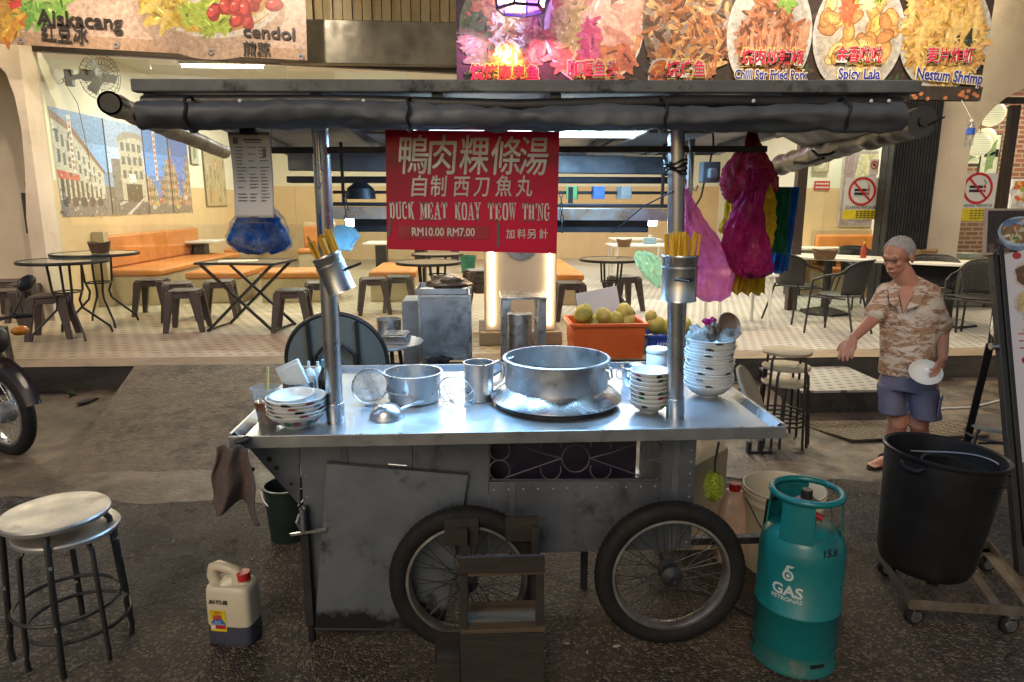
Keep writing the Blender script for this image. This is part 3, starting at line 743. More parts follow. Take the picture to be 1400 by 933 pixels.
# canopy posts
def post(b, t_, name='post'):
    p = T(name, None, None); p.parent = cart
    mb = MB(); mb.cyl(b, t_, .033, .031, n=24); s_ = mb.build('shaft', m_steel, p)
    mb = MB(); d = (t_ - b).normalized(); mb.cyl(b - d * .003, b + d * .085, .0365, n=24); mb.build('collar', m_steel, p, bevel=.002)
r0 = Vector((CX, CY, 0))
pl0, pr0 = G(459, 577, CZ - .012) - r0, G(923, 570, CZ - .012) - r0
post(pl0, A2(437, 165, CY + .12)); post(pr0, A2(925, 165, CY + .12))
for x in (-.885, .925):
    mb = MB(); mb.cyl((x, CD - .10, CZ - .012), (x, CD - .10, 2.06), .024, n=16); mb.build('rear_post', m_steel, cart)

# canopy
fl, fr = A2(181, 109, 2.2), A2(1257, 108, 2.2); fb = A2(700, 131, 2.2).z
canopy = T('canopy', None, None); canopy.parent = cart
m_fascia = M('weathered_grey_fascia', (.17, .18, .185), .6, .2, (.10, .105, .11), 6, .5, .25, 30, .1, dirt=(.015, .015, .016), dscale=5, dlo=.56, dhi=.66)
mb = MB(); mb.bar((fl.x, -.25, (fl.z + fb) / 2), (fr.x, -.25, (fr.z + fb) / 2 + .004), .035, fl.z - fb)
mb.build('fascia', m_fascia, canopy, smooth=0, bevel=.004)
m_sheet = M('canopy_tin_sheet', (.36, .36, .36), .5, .6, (.26, .255, .25), 2.5, .5, .15, 10, .1, dirt=(.10, .085, .07), dscale=2, dlo=.55, dhi=.75)
mb = MB(); yr = 1.52
mb._add([(fl.x, -.23, fl.z - .012), (fr.x, -.23, fr.z - .012), (fr.x, yr, fr.z - .075), (fl.x, yr, fl.z - .075), (fl.x, -.23, fl.z), (fr.x, -.23, fr.z), (fr.x, yr, fr.z - .06), (fl.x, yr, fl.z - .06)],
        [(0, 1, 2, 3), (7, 6, 5, 4), (0, 4, 5, 1), (1, 5, 6, 2), (2, 6, 7, 3), (3, 7, 4, 0)])
mb.build('roof_sheet', m_sheet, canopy, smooth=0)
for x in [fl.x + .03, -.62, -.25, .12, .50, .86, fr.x - .03]:
    mb = MB(); z0 = fl.z + (fr.z - fl.z) * (x - fl.x) / (fr.x - fl.x)
    mb.bar((x, -.22, z0 - .035), (x, yr - .02, z0 - .096), .035, .04, up=(0, 0, 1)); mb.build('rafter', m_galv, canopy, smooth=0, bevel=.002)
mb = MB(); mb.bar((fl.x, yr + .015, fl.z - .09), (fr.x, yr + .015, fr.z - .09), .03, .05); mb.build('rear_fascia', m_fascia, canopy, smooth=0)
# lamplit white boards under the sheet
for (x, y0, y1) in ((.62, .1, 1.3), (-.42, .2, 1.3)):
    mb = MB(); mb.bb((x - .12, y0, 2.0), (x + .12, y1, 2.008)); mb.build('ceiling_board', m_ceil, canopy, smooth=0)
# rolled tarpaulins
m_tarp = M('rolled_tarpaulin', (.088, .098, .116), .55, 0, (.052, .059, .071), 3, .5, .6, 7, .1, dirt=(.10, .105, .11), dscale=2.5, dlo=.54, dhi=.8)
def wrinkle(mb, amp=.006, fx=3.0, fr=22.0, seed=0.0):
    for v in mb.bm.verts: v.co += amp * mnoise.noise_vector(Vector((v.co.x * fx, v.co.y * fr, v.co.z * fr + seed))) + amp * .5 * mnoise.noise_vector(v.co * 26)
def lump(pts, r, k=40, amp=.08, seed=0, n=20):
    P = []; RR = []
    for i in range(k + 1):
        u = i / k * (len(pts) - 1); a = min(int(u), len(pts) - 2); f = u - a
        P.append(Vector(pts[a]).lerp(Vector(pts[a + 1]), f) + Vector((0, 0, .003 * mnoise.noise(Vector((u * 5, seed, 0))))))
        rr = r if not isinstance(r, list) else r[a] * (1 - f) + r[a + 1] * f
        RR.append(rr * (1 + amp * mnoise.noise(Vector((u * 6, seed, 3)))))
    return P, RR
yt = CY - .29
a_, b_ = A2(192, 158, yt), A2(700, 163, yt); c_ = A2(1232, 159, yt)
mb = MB(); P, RR = lump([a_, A2(450, 157, yt), b_, A2(950, 161, yt), c_], [.040, .039, .032, .037, .038], 140, .14, 1); mb.tube(P, RR, 36); wrinkle(mb, .013)
for v in mb.bm.verts: v.co.z += .006 * mnoise.noise(Vector((v.co.x * 1.2 + v.co.y * 30, v.co.z * 46, 2)))
mb.build('rolled_tarpaulin', m_tarp, canopy, smooth=50)
mb = MB(); mb.tube([A2(196, 141, yt + .04), A2(470, 140, yt + .04), A2(700, 146, yt + .04), A2(960, 140, yt + .04), A2(1230, 143, yt + .04)], .022, 12); mb.build('tarpaulin_fold', m_black, canopy, smooth=50)
for px in (1028, 1188, 1212, 498, 330):
    q = A2(px, 141, yt - .012); mb = MB(); mb.ball((q.x, q.y - .012, q.z + .004), (.006, .004, .006), 8, 6); mb.build('bolt', m_white, canopy)
for px in (262, 560, 905, 1150):
    q = A2(px, 158, yt); mb = MB(); mb.tube([(q.x + .004 * math.sin(5 * a), q.y + .050 * math.cos(a), q.z + .050 * math.sin(a) + .002) for a in [2 * PI * k / 22 for k in range(22)]], .0045, 6, closed=True); mb.build('tie_cord', m_black, canopy)
m_tarp2 = M('black_tarpaulin', (.020, .018, .017), .38, 0, (.03, .026, .022), 4, .5, .6, 9, .1)
s0, s1 = A2(150, 141, CY - .32), A2(306, 208, 3.75)
mb = MB(); P, RR = lump([s0, s0.lerp(s1, .35), s1], .034, 30, .2, 2); mb.tube(P, RR, 20, cap=False)
P2 = [P[0], P[0].lerp(P[1], .5), P[1], P[3]]; mb.tube(P2, [.027, .027, .027, .024], 20)
mb.build('rolled_side_tarpaulin', m_tarp2, canopy, smooth=50)
mb = MB(); mb.cyl(A2(186, 156, yt), A2(215, 157, yt), .024); mb.build('roller_end', m_black, canopy)
s0, s1 = A2(1262, 166, CY - .30), A2(1066, 226, 3.85)
mb = MB(); P, RR = lump([s0, s0.lerp(s1, .3), s0.lerp(s1, .62), s1], [.045, .043, .05, .05], 46, .25, 5); mb.tube(P, RR, 30); wrinkle(mb, .009, 9, 14)
mb.cyl(P[0] + (P[0] - P[1]).normalized() * .012, P[1], .016, n=12)
mb.build('rolled_side_tarpaulin', m_tarp2, canopy, smooth=50)
mb = MB()
mb.sheet(lambda u, v: (A2(1060 + 150 * u, 190, CY - .1 + .9 * v) + Vector((0, 0, .05 - .06 * v - .03 * math.sin(u * 9 + v * 5)))), 24, 12)
mb.build('sagging_tarpaulin', M('grey_tarpaulin', (.12, .105, .085), .45, 0, (.08, .07, .055), 3, .5, .4, 10), canopy, smooth=60)
mb = MB(); mb.tube([A2(1268, 172, CY - .3), A2(1292, 160, CY - .33)], .003, 6)
mb.build('cord', m_black, canopy); mb = MB()
mb.tube([A2(1110, 205, 2.9), A2(1118, 213, 2.88), A2(1135, 211, 2.86), A2(1148, 203, 2.84)], .006, 6); mb.build('cord', m_black, canopy); mb = MB(); mb.tube([A2(1086, 223, 3.2), A2(1105, 224, 3.1), A2(1126, 216, 3.0)], .008, 6)
mb.build('cord', m_black, canopy)
# overhead rails, beams and the hanging shelf
mb = MB(); mb.bar(A2(352, 206, CY + .12), A2(1048, 204, CY + .12), .022, .022); mb.build('rail', m_dark, cart, bevel=.003)
yB = CY + .95
mb = MB(); mb.bar(A2(395, 221, yB), A2(924, 227, yB), .05, .085); mb.build('beam', m_galv, cart, bevel=.004)
mb = MB(); mb.bar(A2(395, 246, yB - .02), A2(924, 247, yB - .02), .09, .03); mb.build('beam', m_dark, cart, bevel=.004)
mb = MB(); mb.bar(A2(455, 263, CY + .75), A2(918, 264, CY + .75), .014, .014); mb.build('rail', m_black, cart, bevel=.002)
yS = CY + .68
mb = MB(); mb.bar(A2(447, 279, yS), A2(920, 282, yS), .26, .016); sh = mb.build('hanging_shelf', m_dark, cart, bevel=.003)
mb = MB(); mb.bar(A2(447, 291, yS - .12), A2(919, 294, yS - .12), .012, .052); mb.build('shelf_edge', m_alu, sh, bevel=.002)
for px in (470, 905):
    for dy in (-.12, .12):
        mb = MB(); q0 = A2(px, 280, yS + dy); mb.bar(q0, (q0.x, q0.y, 2.0), .012, .012); mb.build('hanger', m_black, sh)
mb = MB(); q0, q1 = A2(780, 272, yS - .1), A2(780, 264, yS - .1); mb.bar((q0.x, q0.y, q0.z - .02), (q0.x, q0.y, q0.z + .05), .012, .02); mb.build('bracket', m_black, sh)
# lamp trough and the tube lamp hung behind it
mb = MB(); mb.bar(A2(484, 308, yS - .10), A2(886, 309, yS - .10), .012, .058); mb.build('lamp_trough', m_dark, cart, bevel=.003)
q0, q1 = A2(470, 303, yS + .02), A2(900, 305, yS + .02)
lamp = T('tube_lamp', 'cold white tube lamp hanging under the cart shelf', 'lamp', (q0 + q1) / 2 + r0)
hl_ = (q1.x - q0.x) / 2
mb = MB(); mb.bb((-hl_, -.03, .022), (hl_, .03, .045)); mb.build('housing', m_white, lamp, bevel=.003)
mb = MB(); mb.cyl((-hl_ + .01, 0, 0), (hl_ - .01, 0, 0), .018); mb.build('tube', EMIT('cold_tube', (.72, .90, 1.0), 16), lamp)
area('lamp_light', (0, 0, -.03), (R(-8), 0, 0), hl_ * 2, .06, 16, (.20, .53, 1.0), lamp)
lamp2 = T('tube_lamp', 'cold white tube lamp fixed under the canopy ridge', 'lamp', (CX + .1, CY + .35, 2.015))
mb = MB(); mb.bb((-.5, -.03, .012), (.5, .03, .03)); mb.build('housing', m_white, lamp2, bevel=.003)
mb = MB(); mb.cyl((-.48, 0, 0), (.48, 0, 0), .011); mb.build('tube', EMIT('cold_tube_dim', (.72, .90, 1.0), 4), lamp2)
area('lamp_light', (0, 0, -.02), (0, 0, 0), 1.0, .06, 8, (.36, .68, 1.0), lamp2)
# chains and hooks
def chain(p0, p1, name='chain'):
    mb = MB(); n = max(3, int((p0 - p1).length / .022))
    for k in range(n):
        c = p0.lerp(p1, (k + .5) / n); rot = (k % 2) * PI / 2
        mb.tube([c + Vector((.0065 * math.cos(t) * math.cos(rot), .0065 * math.cos(t) * math.sin(rot), .014 * math.sin(t))) for t in [2 * PI * j / 10 for j in range(10)]], .0022, 5, closed=True)
    mb.build(name, m_dark, cart)
chain(A2(474, 262, yS - .16), A2(472, 312, yS - .16)); chain(A2(767, 262, yS - .16), A2(769, 318, yS - .16))
mb = MB()
for px, y0, y1 in ((430, 188, 255), (436, 180, 232), (943, 190, 258)):
    a_, b_ = A2(px, y0, CY + .02), A2(px + 3, y1, CY + .02)
    mb.tube([a_, a_.lerp(b_, .7), b_, b_ + Vector((.012, -.008, -.008)), b_ + Vector((.018, -.01, .012))], .003, 6)
mb.build('hook', m_galv, cart)
mb = MB(); c = A2(923, 236, CY + .12)
for k in range(4):
    mb.tube([c + Vector((.042 * math.cos(t), .042 * math.sin(t), .012 * k + .01 * math.sin(2 * t + k))) for t in [2 * PI * j / 14 for j in range(14)]], .0035, 6, closed=True)
mb.tube([A2(920, 262, CY + .1), A2(880, 282, CY + .3), A2(838, 318, CY + .5)], .003, 6)
mb.build('cable', m_black, cart)
# small things kept on the hanging shelf
p = A2(540, 275, yS) + r0
mb = MB(); mb.lathe([(.0, .075), (.03, .07), (.06, .045), (.068, 0), (.064, 0), (.0, .002)], 24)
tag(mb.build('bowl', m_dark, loc=p + Vector((-.15, 0, .008))), 'dark bowl upside down on the hanging shelf', 'bowl')
p = A2(820, 275, yS) + r0
for k in range(3):
    mb = MB(); mb.box((0, 0, .028), (.05, .07, .056)); mb.box((0, -.036, .028), (.044, .002, .034))
    tag(mb.build('carton', M('carton_%d' % k, [(.15, .4, .12), (.1, .2, .5), (.5, .45, .4)][k], .6), loc=p + Vector((-.12 + .12 * k, .05, .009)), rot=(0, 0, .2 * k - .2), bevel=.003), ['small green carton', 'small blue carton', 'small grey carton'][k] + ' standing on the hanging shelf', 'carton')
# ================================================================== SIGN AND HANGING THINGS
SY = 2.40
def FX(pts_px, y): return [AY(px, py, y) for px, py in pts_px]
m_red, nt, b = newmat('red_sign_board')
v = coords(nt); n_ = nd(nt, 'ShaderNodeTexNoise', Vector=v, Scale=3.0, Detail=5.0)
nt.links.new(mixc(nt, ramp(nt, n_, .35, .7), (.60, .010, .075), (.48, .008, .058)), b.inputs['Base Color']); b.inputs['Roughness'].default_value = .32
tl = nt.nodes.new('ShaderNodeBsdfTranslucent'); tl.inputs[0].default_value = (.7, .01, .09, 1)
mx = nt.nodes.new('ShaderNodeMixShader'); mx.inputs[0].default_value = .42
nt.links.new(b.outputs[0], mx.inputs[1]); nt.links.new(tl.outputs[0], mx.inputs[2]); nt.links.new(mx.outputs[0], nt.nodes['Material Output'].inputs[0])
m_silver = M('silver_lettering', (.62, .62, .64), .35, .25, (.50, .50, .52), 12, .4)
c4 = FX([(527, 178), (765, 180), (761, 347), (529, 341)], SY)
o = (c4[0] + c4[2]) / 2
sign = T('menu_sign', 'red menu sign with silver lettering hanging from the cart canopy', 'sign', o)
mb = MB(); q = [v - o for v in c4]; nn = Vector((0, .006, 0))
mb._add(q + [v + nn for v in q], [(0, 1, 2, 3), (7, 6, 5, 4), (0, 4, 5, 1), (1, 5, 6, 2), (2, 6, 7, 3), (3, 7, 4, 0)])
mb.build('board', m_red, sign, smooth=0)
def sp(px, py): return AY(px, py, SY) - o + Vector((0, -.003, 0))
def put(body, px, py, hpx, wpx, bold=0.0, mat=m_silver, tilt=0.0, shear=0.0):
    s = hpx / FPX * 2.45 / .76
    t_ = text('lettering', body, s, mat, sign, sp(px, py), (PI / 2, tilt, 0), bold=0, shear=shear)
    bx = max(v.co.x for v in t_.data.vertices) - min(v.co.x for v in t_.data.vertices)
    k = wpx / FPX * 2.45 / bx
    for v in t_.data.vertices: v.co.x *= k
    if bold:      # heavier strokes: the same outline laid again a hair to each side
        bm_ = bmesh.new(); 
        for i, (ax, az) in enumerate(((0, 0), (bold, 0), (-bold, 0), (0, bold), (0, -bold))):
            n0 = len(bm_.verts); bm_.from_mesh(t_.data); bm_.verts.ensure_lookup_table()
            for v in bm_.verts[n0:]: v.co += Vector((ax, az, .00012 * i))
        bm_.to_mesh(t_.data); bm_.free()
    return t_
for ch, px in zip('鴨肉粿條湯', (563, 603, 647, 690, 728)): put(ch, px, 216 + (px - 563) * .012, 40, 38, .0009, shear=.12)
for ch, px in zip('自制西刀魚丸', (572, 599, 630, 658, 688, 716)): put(ch, px, 257, 22, 21, .0007, shear=.12)
put('RM10.00 RM7.00', 606, 318, 11.5, 82, .0006, tilt=R(.6))
for ch, px in zip('加料另計', (698, 713, 727, 743)): put(ch, px, 321, 10.5, 11, .0003)
# slab-serif line, drawn stroke by stroke
def slab(ch, mb, x, z, w, h):
    V, Hh = .27 * w, .075 * h
    def rc(x0, z0, x1, z1): mb._add([(x + a * w, 0, z + b_ * h) for a, b_ in ((x0, z0), (x1, z0), (x1, z1), (x0, z1))], [(0, 1, 2, 3)])
    def qd(p): mb._add([(x + a * w, 0, z + b_ * h) for a, b_ in p], [tuple(range(len(p)))])
    def stem(c, z0=0, z1=1, sb=True, st_=True, t_=.165):
        rc(c - t_, z0, c + t_, z1)
        if sb: rc(c - .23, 0, c + .23, .085)
        if st_: rc(c - .23, .915, c + .23, 1)
    def arcring(cx, cz, rx, rz, tx, tz, a0, a1):
        k = 18
        for i in range(k):
            A, B = R(a0 + (a1 - a0) * i / k), R(a0 + (a1 - a0) * (i + 1) / k)
            f = lambda t, a, b_: (cx + a * math.copysign(abs(math.cos(t)) ** .7, math.cos(t)), cz + b_ * math.copysign(abs(math.sin(t)) ** .7, math.sin(t)))
            qd([f(A, rx, rz), f(B, rx, rz), f(B, rx - tx, rz - tz), f(A, rx - tx, rz - tz)])
    if ch == 'D': stem(.26); arcring(.36, .5, .58, .5, .26, .1, -90, 90)
    elif ch == 'U': stem(.2, .25, 1, False, True); stem(.8, .25, 1, False, True, .09); arcring(.5, .27, .43, .27, .25, .1, 180, 360)
    elif ch == 'C': arcring(.5, .5, .45, .5, .26, .1, 50, 310); rc(.68, .62, .92, .80)
    elif ch == 'K': stem(.24); qd([(.36, .42), (.36, .56), (.74, .95), (.9, .95)]); qd([(.42, .58), (.62, .66), (.98, .05), (.70, .05)]); rc(.6, 0, 1.04, .085); rc(.6, .915, 1.0, 1)
    elif ch == 'M': stem(.14, t_=.07); stem(.86); qd([(.12, 1), (.36, 1), (.56, .2), (.46, .1)]); qd([(.52, .2), (.46, .1), (.74, 1), (.84, 1)])
    elif ch == 'E': stem(.26); rc(.3, 0, .9, .09); rc(.3, .91, .9, 1); rc(.3, .46, .7, .55); rc(.78, 0, .92, .28); rc(.78, .72, .92, 1); rc(.62, .38, .72, .63)
    elif ch == 'A': qd([(.06, .05), (.18, .05), (.52, 1), (.42, 1)]); qd([(.36, 1), (.62, 1), (.96, .05), (.68, .05)]); rc(.25, .26, .72, .35); rc(-.06, 0, .32, .085); rc(.58, 0, 1.06, .085)
    elif ch == 'T': stem(.5, st_=False); rc(.04, .91, .96, 1); rc(.02, .7, .14, 1); rc(.86, .7, .98, 1)
    elif ch == 'O': arcring(.5, .5, .46, .5, .26, .1, 0, 360)
    elif ch == 'Y': stem(.5, 0, .48, True, False); qd([(.08, .95), (.36, .95), (.62, .42), (.42, .4)]); qd([(.78, .95), (.92, .95), (.6, .4), (.5, .46)]); rc(-.04, .915, .44, 1); rc(.64, .915, 1.04, 1)
    elif ch == 'W': qd([(.0, .95), (.2, .95), (.36, .05), (.24, 0)]); qd([(.42, .9), (.5, .9), (.32, .0), (.26, .05)]); qd([(.38, .95), (.58, .95), (.76, .05), (.64, 0)]); qd([(.9, .95), (.98, .95), (.74, 0), (.68, .05)]); rc(-.08, .915, .3, 1); rc(.34, .915, .62, 1); rc(.8, .915, 1.06, 1)
    elif ch == 'H': stem(.22); stem(.78); rc(.3, .46, .7, .55)
    elif ch == 'N': stem(.16, t_=.06); stem(.84, sb=False, t_=.06); qd([(.1, 1), (.36, 1), (.9, 0), (.78, 0)])
    elif ch == 'G': arcring(.5, .5, .45, .5, .26, .1, 50, 330); rc(.66, .06, .92, .45); rc(.56, .4, 1.0, .48); rc(.68, .66, .92, .82)
    elif ch == "'": qd([(.3, 1), (.7, 1), (.7, .8), (.4, .66)])
words = [('DUCK', 533, 567), ('MEAT', 575, 613), ('KOAY', 622, 658), ('TEOW', 667, 706), ("TH'NG", 714, 752)]
for wd, p0, p1 in words:
    wts = [.45 if c == "'" else 1.0 for c in wd]; tot = sum(wts); x = 0
    pb = AY(p0, 300 + (p0 - 533) * .012, SY) - o; W = AY(p1, 300, SY).x - AY(p0, 300, SY).x; Hh = AY(p0, 276, SY).z - AY(p0, 300, SY).z
    mb = MB()
    for c, wt in zip(wd, wts):
        cw = W / tot * wt; slab(c, mb, x, 0, cw * .9, Hh); x += cw
    mb.build('lettering', m_silver, sign, smooth=0, loc=pb + Vector((0, -.003, 0)))
mb = MB()
mb.box(sp(607, 318) + Vector((0, .0005, 0)), (.155 * 1.0 + .16, .001, .045), (0, R(.6), 0)); mb.build('price_sticker', M('red_sticker', (.40, .012, .05), .18), sign, smooth=0)
mb = MB(); mb.box(sp(681, 321), (.010, .001, .085)); mb.build('tape', M('grey_tape', (.16, .11, .12), .4), sign, smooth=0); mb = MB(); mb.box(sp(533, 312), (.008, .001, .06), (0, .2, 0)); mb.build('tape', M('grey_tape', (.16, .11, .12), .4), sign, smooth=0)
mb = MB()
for px in (560, 735):
    a_ = AY(px, 179, SY); mb.cyl(a_ - o, Vector((a_.x, a_.y, 2.06)) - o, .003, n=6)
mb.build('wire', m_black, sign)

# official notice on the left
NY = 2.30
cc = FX([(311, 181), (368, 179), (367, 301), (312, 298)], NY); o = cc[0].copy()
note = T('notice', 'tall white paper notice clipped under the canopy above the blue bag', 'notice', o)
mb = MB(); w_ = cc[1].x - cc[0].x; h_ = cc[0].z - cc[3].z
mb.sheet(lambda u, v: (w_ * u + .003 * v, .010 * math.sin(u * 3.2 + v) + .012 * math.sin(v * 4), -h_ * v), 12, 24)
pp_ = mb.build('sheet', M('notice_paper', (.52, .52, .54), .5, 0, (.47, .47, .49), 3, .4), note)
sl = pp_.modifiers.new('s', 'SOLIDIFY'); sl.thickness = .0012
mb = MB(); rnd = random.Random(5)
def nline(x, z, w, h=.0022): mb.bb((x, -.0035 + .010 * math.sin((x + w / 2) / w_ * 3.2 - z / h_) + .012 * math.sin(-z / h_ * 4) - .001, z - h), (x + w, -.0025 + .010 * math.sin((x + w / 2) / w_ * 3.2 - z / h_) + .012 * math.sin(-z / h_ * 4) - .001, z + h))
for r in range(17):
    z = -.045 - r * .0105; x = .015
    for k in range(3): 
        if rnd.random() < .8: nline(x, z, rnd.uniform(.015, .03), .0012)
        x += .038
nline(.045, -.022, .075, .003); nline(.05, -.03, .06, .0015)
for k in range(3): nline(.05, -.265 - .008 * k, .03, .0012)
nline(.008, -.284, .11, .001); nline(.012, -.026, .015, .010); nline(.103, -.062, .010, .014)
mb.build('print', M('grey_print_ink', (.16, .16, .18), .6), note, smooth=0)
mb = MB(); mb.box((w_ / 2, -.006, .004), (.05, .02, .022)); mb.build('clip', m_dark, note, bevel=.004)

# bags
def hang_bag(name, label, prof, Y, thick, mat, crumple=.012, seed=1, n=64, cat='bag', group=None, sub=12, round_=True):
    """a hanging bag: left and right edges read at several heights, depth a share of the width, skin crumpled"""
    P = [(AY(xl, py, Y), AY(xr, py, Y)) for py, xl, xr in prof]; o = (P[0][0] + P[0][1]) / 2
    mb = MB(); rings = []
    for i in range(len(P) - 1):
        for k in range(sub):
            f = k / sub; rings.append((P[i][0].lerp(P[i + 1][0], f), P[i][1].lerp(P[i + 1][1], f)))
    rings.append(P[-1]); out = []
    for a, b_ in rings:
        c = (a + b_) / 2; hw = max(.002, (b_.x - a.x) / 2); q = []
        for j in range(n):
            t = 2 * PI * j / n; x = hw * math.cos(t); y = hw * thick * math.sin(t)
            pz = c.z - o.z
            fold = mnoise.noise(Vector((math.cos(t) * 2.2 + seed * 5, math.sin(t) * 2.2, pz * 5))) + .6 * mnoise.noise(Vector((t * 3, pz * 26, seed)))
            k = min(1, hw / .03)
            pl = .5 * math.sin(t * 7 + seed) * max(0, 1 - (-pz) / .15)
            rg = 1 - 2 * abs(mnoise.noise(Vector((math.cos(t) * 4 + seed * 3, math.sin(t) * 4 + pz * 7, pz * 14 + seed))))
            d = crumple * k * (fold + pl * .5 + .55 * rg ** 3)
            q.append(c - o + Vector((x + d * math.cos(t), y + d * math.sin(t), crumple * .5 * k * math.sin(t * 4 + seed))))
        out.append(q)
    mb.loft(out)
    b_ = mb.build(name, mat, smooth=70, loc=o)
    return tag(b_, label, cat, group)
m_pink = FILM('pink_film', (.85, .22, .46), .38, .25, .4); m_mag = FILM('magenta_film', (.52, .010, .085), .08, .3, .25); m_mag2 = FILM('bright_magenta_film', (.55, .02, .20), .14, .28, .35)
m_yelf = FILM('yellow_film', (.85, .58, .03), .03, .35, .35); m_grnf = FILM('green_film', (.01, .17, .075), .02, .35, .25); m_bluf = FILM('blue_film', (.02, .20, .75), .03, .35, .3)
m_pale = FILM('pale_green_film', (.74, .80, .45), .15, .3, .5); m_clearf = FILM('clear_film', (.80, .83, .84), .80, .2, .2); m_bluef2 = FILM('lightblue_film', (.50, .72, .80), .12, .3, .6)
hang_bag('plastic_bag', 'sheer pink plastic bag hanging beside the right canopy post', [(258, 933, 940), (275, 933, 946), (300, 932, 958), (325, 933, 978), (345, 936, 993), (365, 944, 1001), (388, 950, 1000), (404, 952, 996), (411, 962, 986)], 2.62, .55, m_pink, .012, 1)
hang_bag('plastic_bag', 'knotted crimson plastic bag bundle hanging highest from the rail on the right', [(182, 1023, 1033), (203, 1019, 1039), (213, 1005, 1045), (230, 992, 1054), (248, 984, 1060), (262, 988, 1058), (274, 994, 1046), (279, 1010, 1035)], 2.66, .6, m_mag, .016, 2)
hang_bag('plastic_bag', 'dark magenta plastic bag slanting below the crimson bundle', [(232, 1021, 1048), (248, 1020, 1050), (262, 1016, 1046), (285, 1004, 1040), (310, 992, 1034), (330, 988, 1026), (350, 994, 1020), (372, 1002, 1012)], 2.60, .5, m_mag2, .014, 3)
hang_bag('plastic_bag', 'bright magenta plastic bag with a wide lower end above the yellow fringe', [(262, 1034, 1044), (290, 1030, 1042), (318, 1022, 1044), (340, 1012, 1050), (360, 1008, 1054), (374, 1009, 1053), (379, 1020, 1040)], 2.56, .5, m_mag2, .013, 4)
hang_bag('plastic_bag', 'yellow plastic bag bunch showing behind the dark magenta bag', [(255, 1000, 1020), (270, 994, 1018), (290, 992, 1014), (312, 986, 1008), (318, 988, 1004)], 2.72, .5, m_yelf, .016, 5)
hang_bag('plastic_bag', 'yellow plastic bag bunch hanging beside the green bags', [(250, 1040, 1052), (275, 1036, 1056), (300, 1036, 1058), (325, 1040, 1056), (342, 1044, 1052)], 2.60, .5, m_yelf, .018, 6)
def fringe(name, label, px0, px1, py0, py1, Y, mat, lean=0, n=16, seed=1, cat='bag'):
    """a hung sheaf of flat unopened bags: thin pleated layers"""
    a, b_ = AY(px0, py0, Y), AY(px1, py0, Y); h = a.z - AY(px0, py1, Y).z; o = (a + b_) / 2; w = b_.x - a.x
    mb = MB()
    for k in range(3):
        def f(u, v, k=k):
            z = -h * v * (1 - .05 * k) + .008 * math.sin(u * 23 + k) * v
            x = (u - .5) * w * (.86 + .14 * v) + lean * v
            return (x, .014 * k - .02 + .010 * math.sin(u * 19 + seed + k) * (.4 + .6 * v) + .006 * math.sin(u * 41 + v * 3 + seed), z)
        mb.sheet(f, 60, 14)
    ob = mb.build(name, mat, smooth=60, loc=o); s_ = ob.modifiers.new('s', 'SOLIDIFY'); s_.thickness = .0015
    return tag(ob, label, cat)
fringe('plastic_bag', 'sheaf of unopened yellow plastic bags hanging lowest on the rail', 998, 1048, 358, 401, 2.66, m_yelf, 0, seed=2)
fringe('plastic_bag', 'sheaf of unopened dark green plastic bags on the rail', 1047, 1081, 256, 347, 2.70, m_grnf, -.01, seed=4)
fringe('plastic_bag', 'sheaf of unopened blue plastic bags behind the green sheaf', 1064, 1092, 256, 372, 2.78, m_bluf, -.03, seed=6)
hang_bag('plastic_bag', 'pale green plastic bag behind the upright chopstick can', [(344, 870, 880), (352, 869, 898), (364, 874, 908), (378, 882, 912), (390, 896, 912), (394, 903, 910)], 2.78, .5, m_pale, .013, 8)
hang_bag('tissue_pack', 'light blue tissue pack glowing beside the tube lamp on the left', [(309, 460, 474), (314, 458, 484), (324, 457, 491), (333, 458, 484), (342, 460, 478)], 2.9, .35, m_bluef2, .008, 9, cat='tissue pack')
bb_ = hang_bag('plastic_bag', 'clear plastic bag stuffed with blue bags hanging under the paper notice', [(283, 352, 372), (290, 330, 380), (300, 320, 388), (315, 314, 394), (330, 312, 400), (341, 322, 392), (347, 340, 372)], 2.42, .7, m_clearf, .012, 10)
q = FX([(318, 310)], 2.42)[0]
bl_ = hang_bag('filling', None, [(287, 345, 368), (300, 328, 382), (315, 319, 390), (330, 316, 395), (340, 328, 386), (345, 342, 368)], 2.42, .62, m_bluf, .016, 11); 
del bl_["category"]; bl_.location = bl_.location - bb_.location; bl_.parent = bb_
mb = MB(); a_ = AY(350, 181, 2.35); mb.tube([AY(372, 172, 2.42), AY(368, 240, 2.42), AY(362, 286, 2.42)], .003, 6)
mb.build('string', m_clearf, bb_); bb_.children[-1].location = -bb_.location
# junction box
p = AY(970, 236, 2.9)
jb = T('junction_box', 'grey electrical junction box with a white plug hanging under the canopy', 'junction box', p)
mb = MB(); mb.box((0, 0, 0), (.078, .05, .085)); mb.build('case', M('grey_plastic', (.22, .23, .25), .5), jb, bevel=.006)
mb = MB(); mb.box((.004, -.035, -.005), (.042, .03, .042)); mb.build('plug', M('pale_grey_plastic', (.42, .43, .45), .45), jb, bevel=.008)
mb = MB(); mb.tube([Vector((-.02, 0, -.04)), Vector((-.03, 0, -.1)), Vector((-.07, 0, -.17)), Vector((-.12, 0, -.2))], .004, 6); mb.tube([Vector((0, 0, .04)), Vector((0.01, 0, .12)), Vector((.0, 0, .2))], .004, 6); mb.build('cable', m_black, jb)

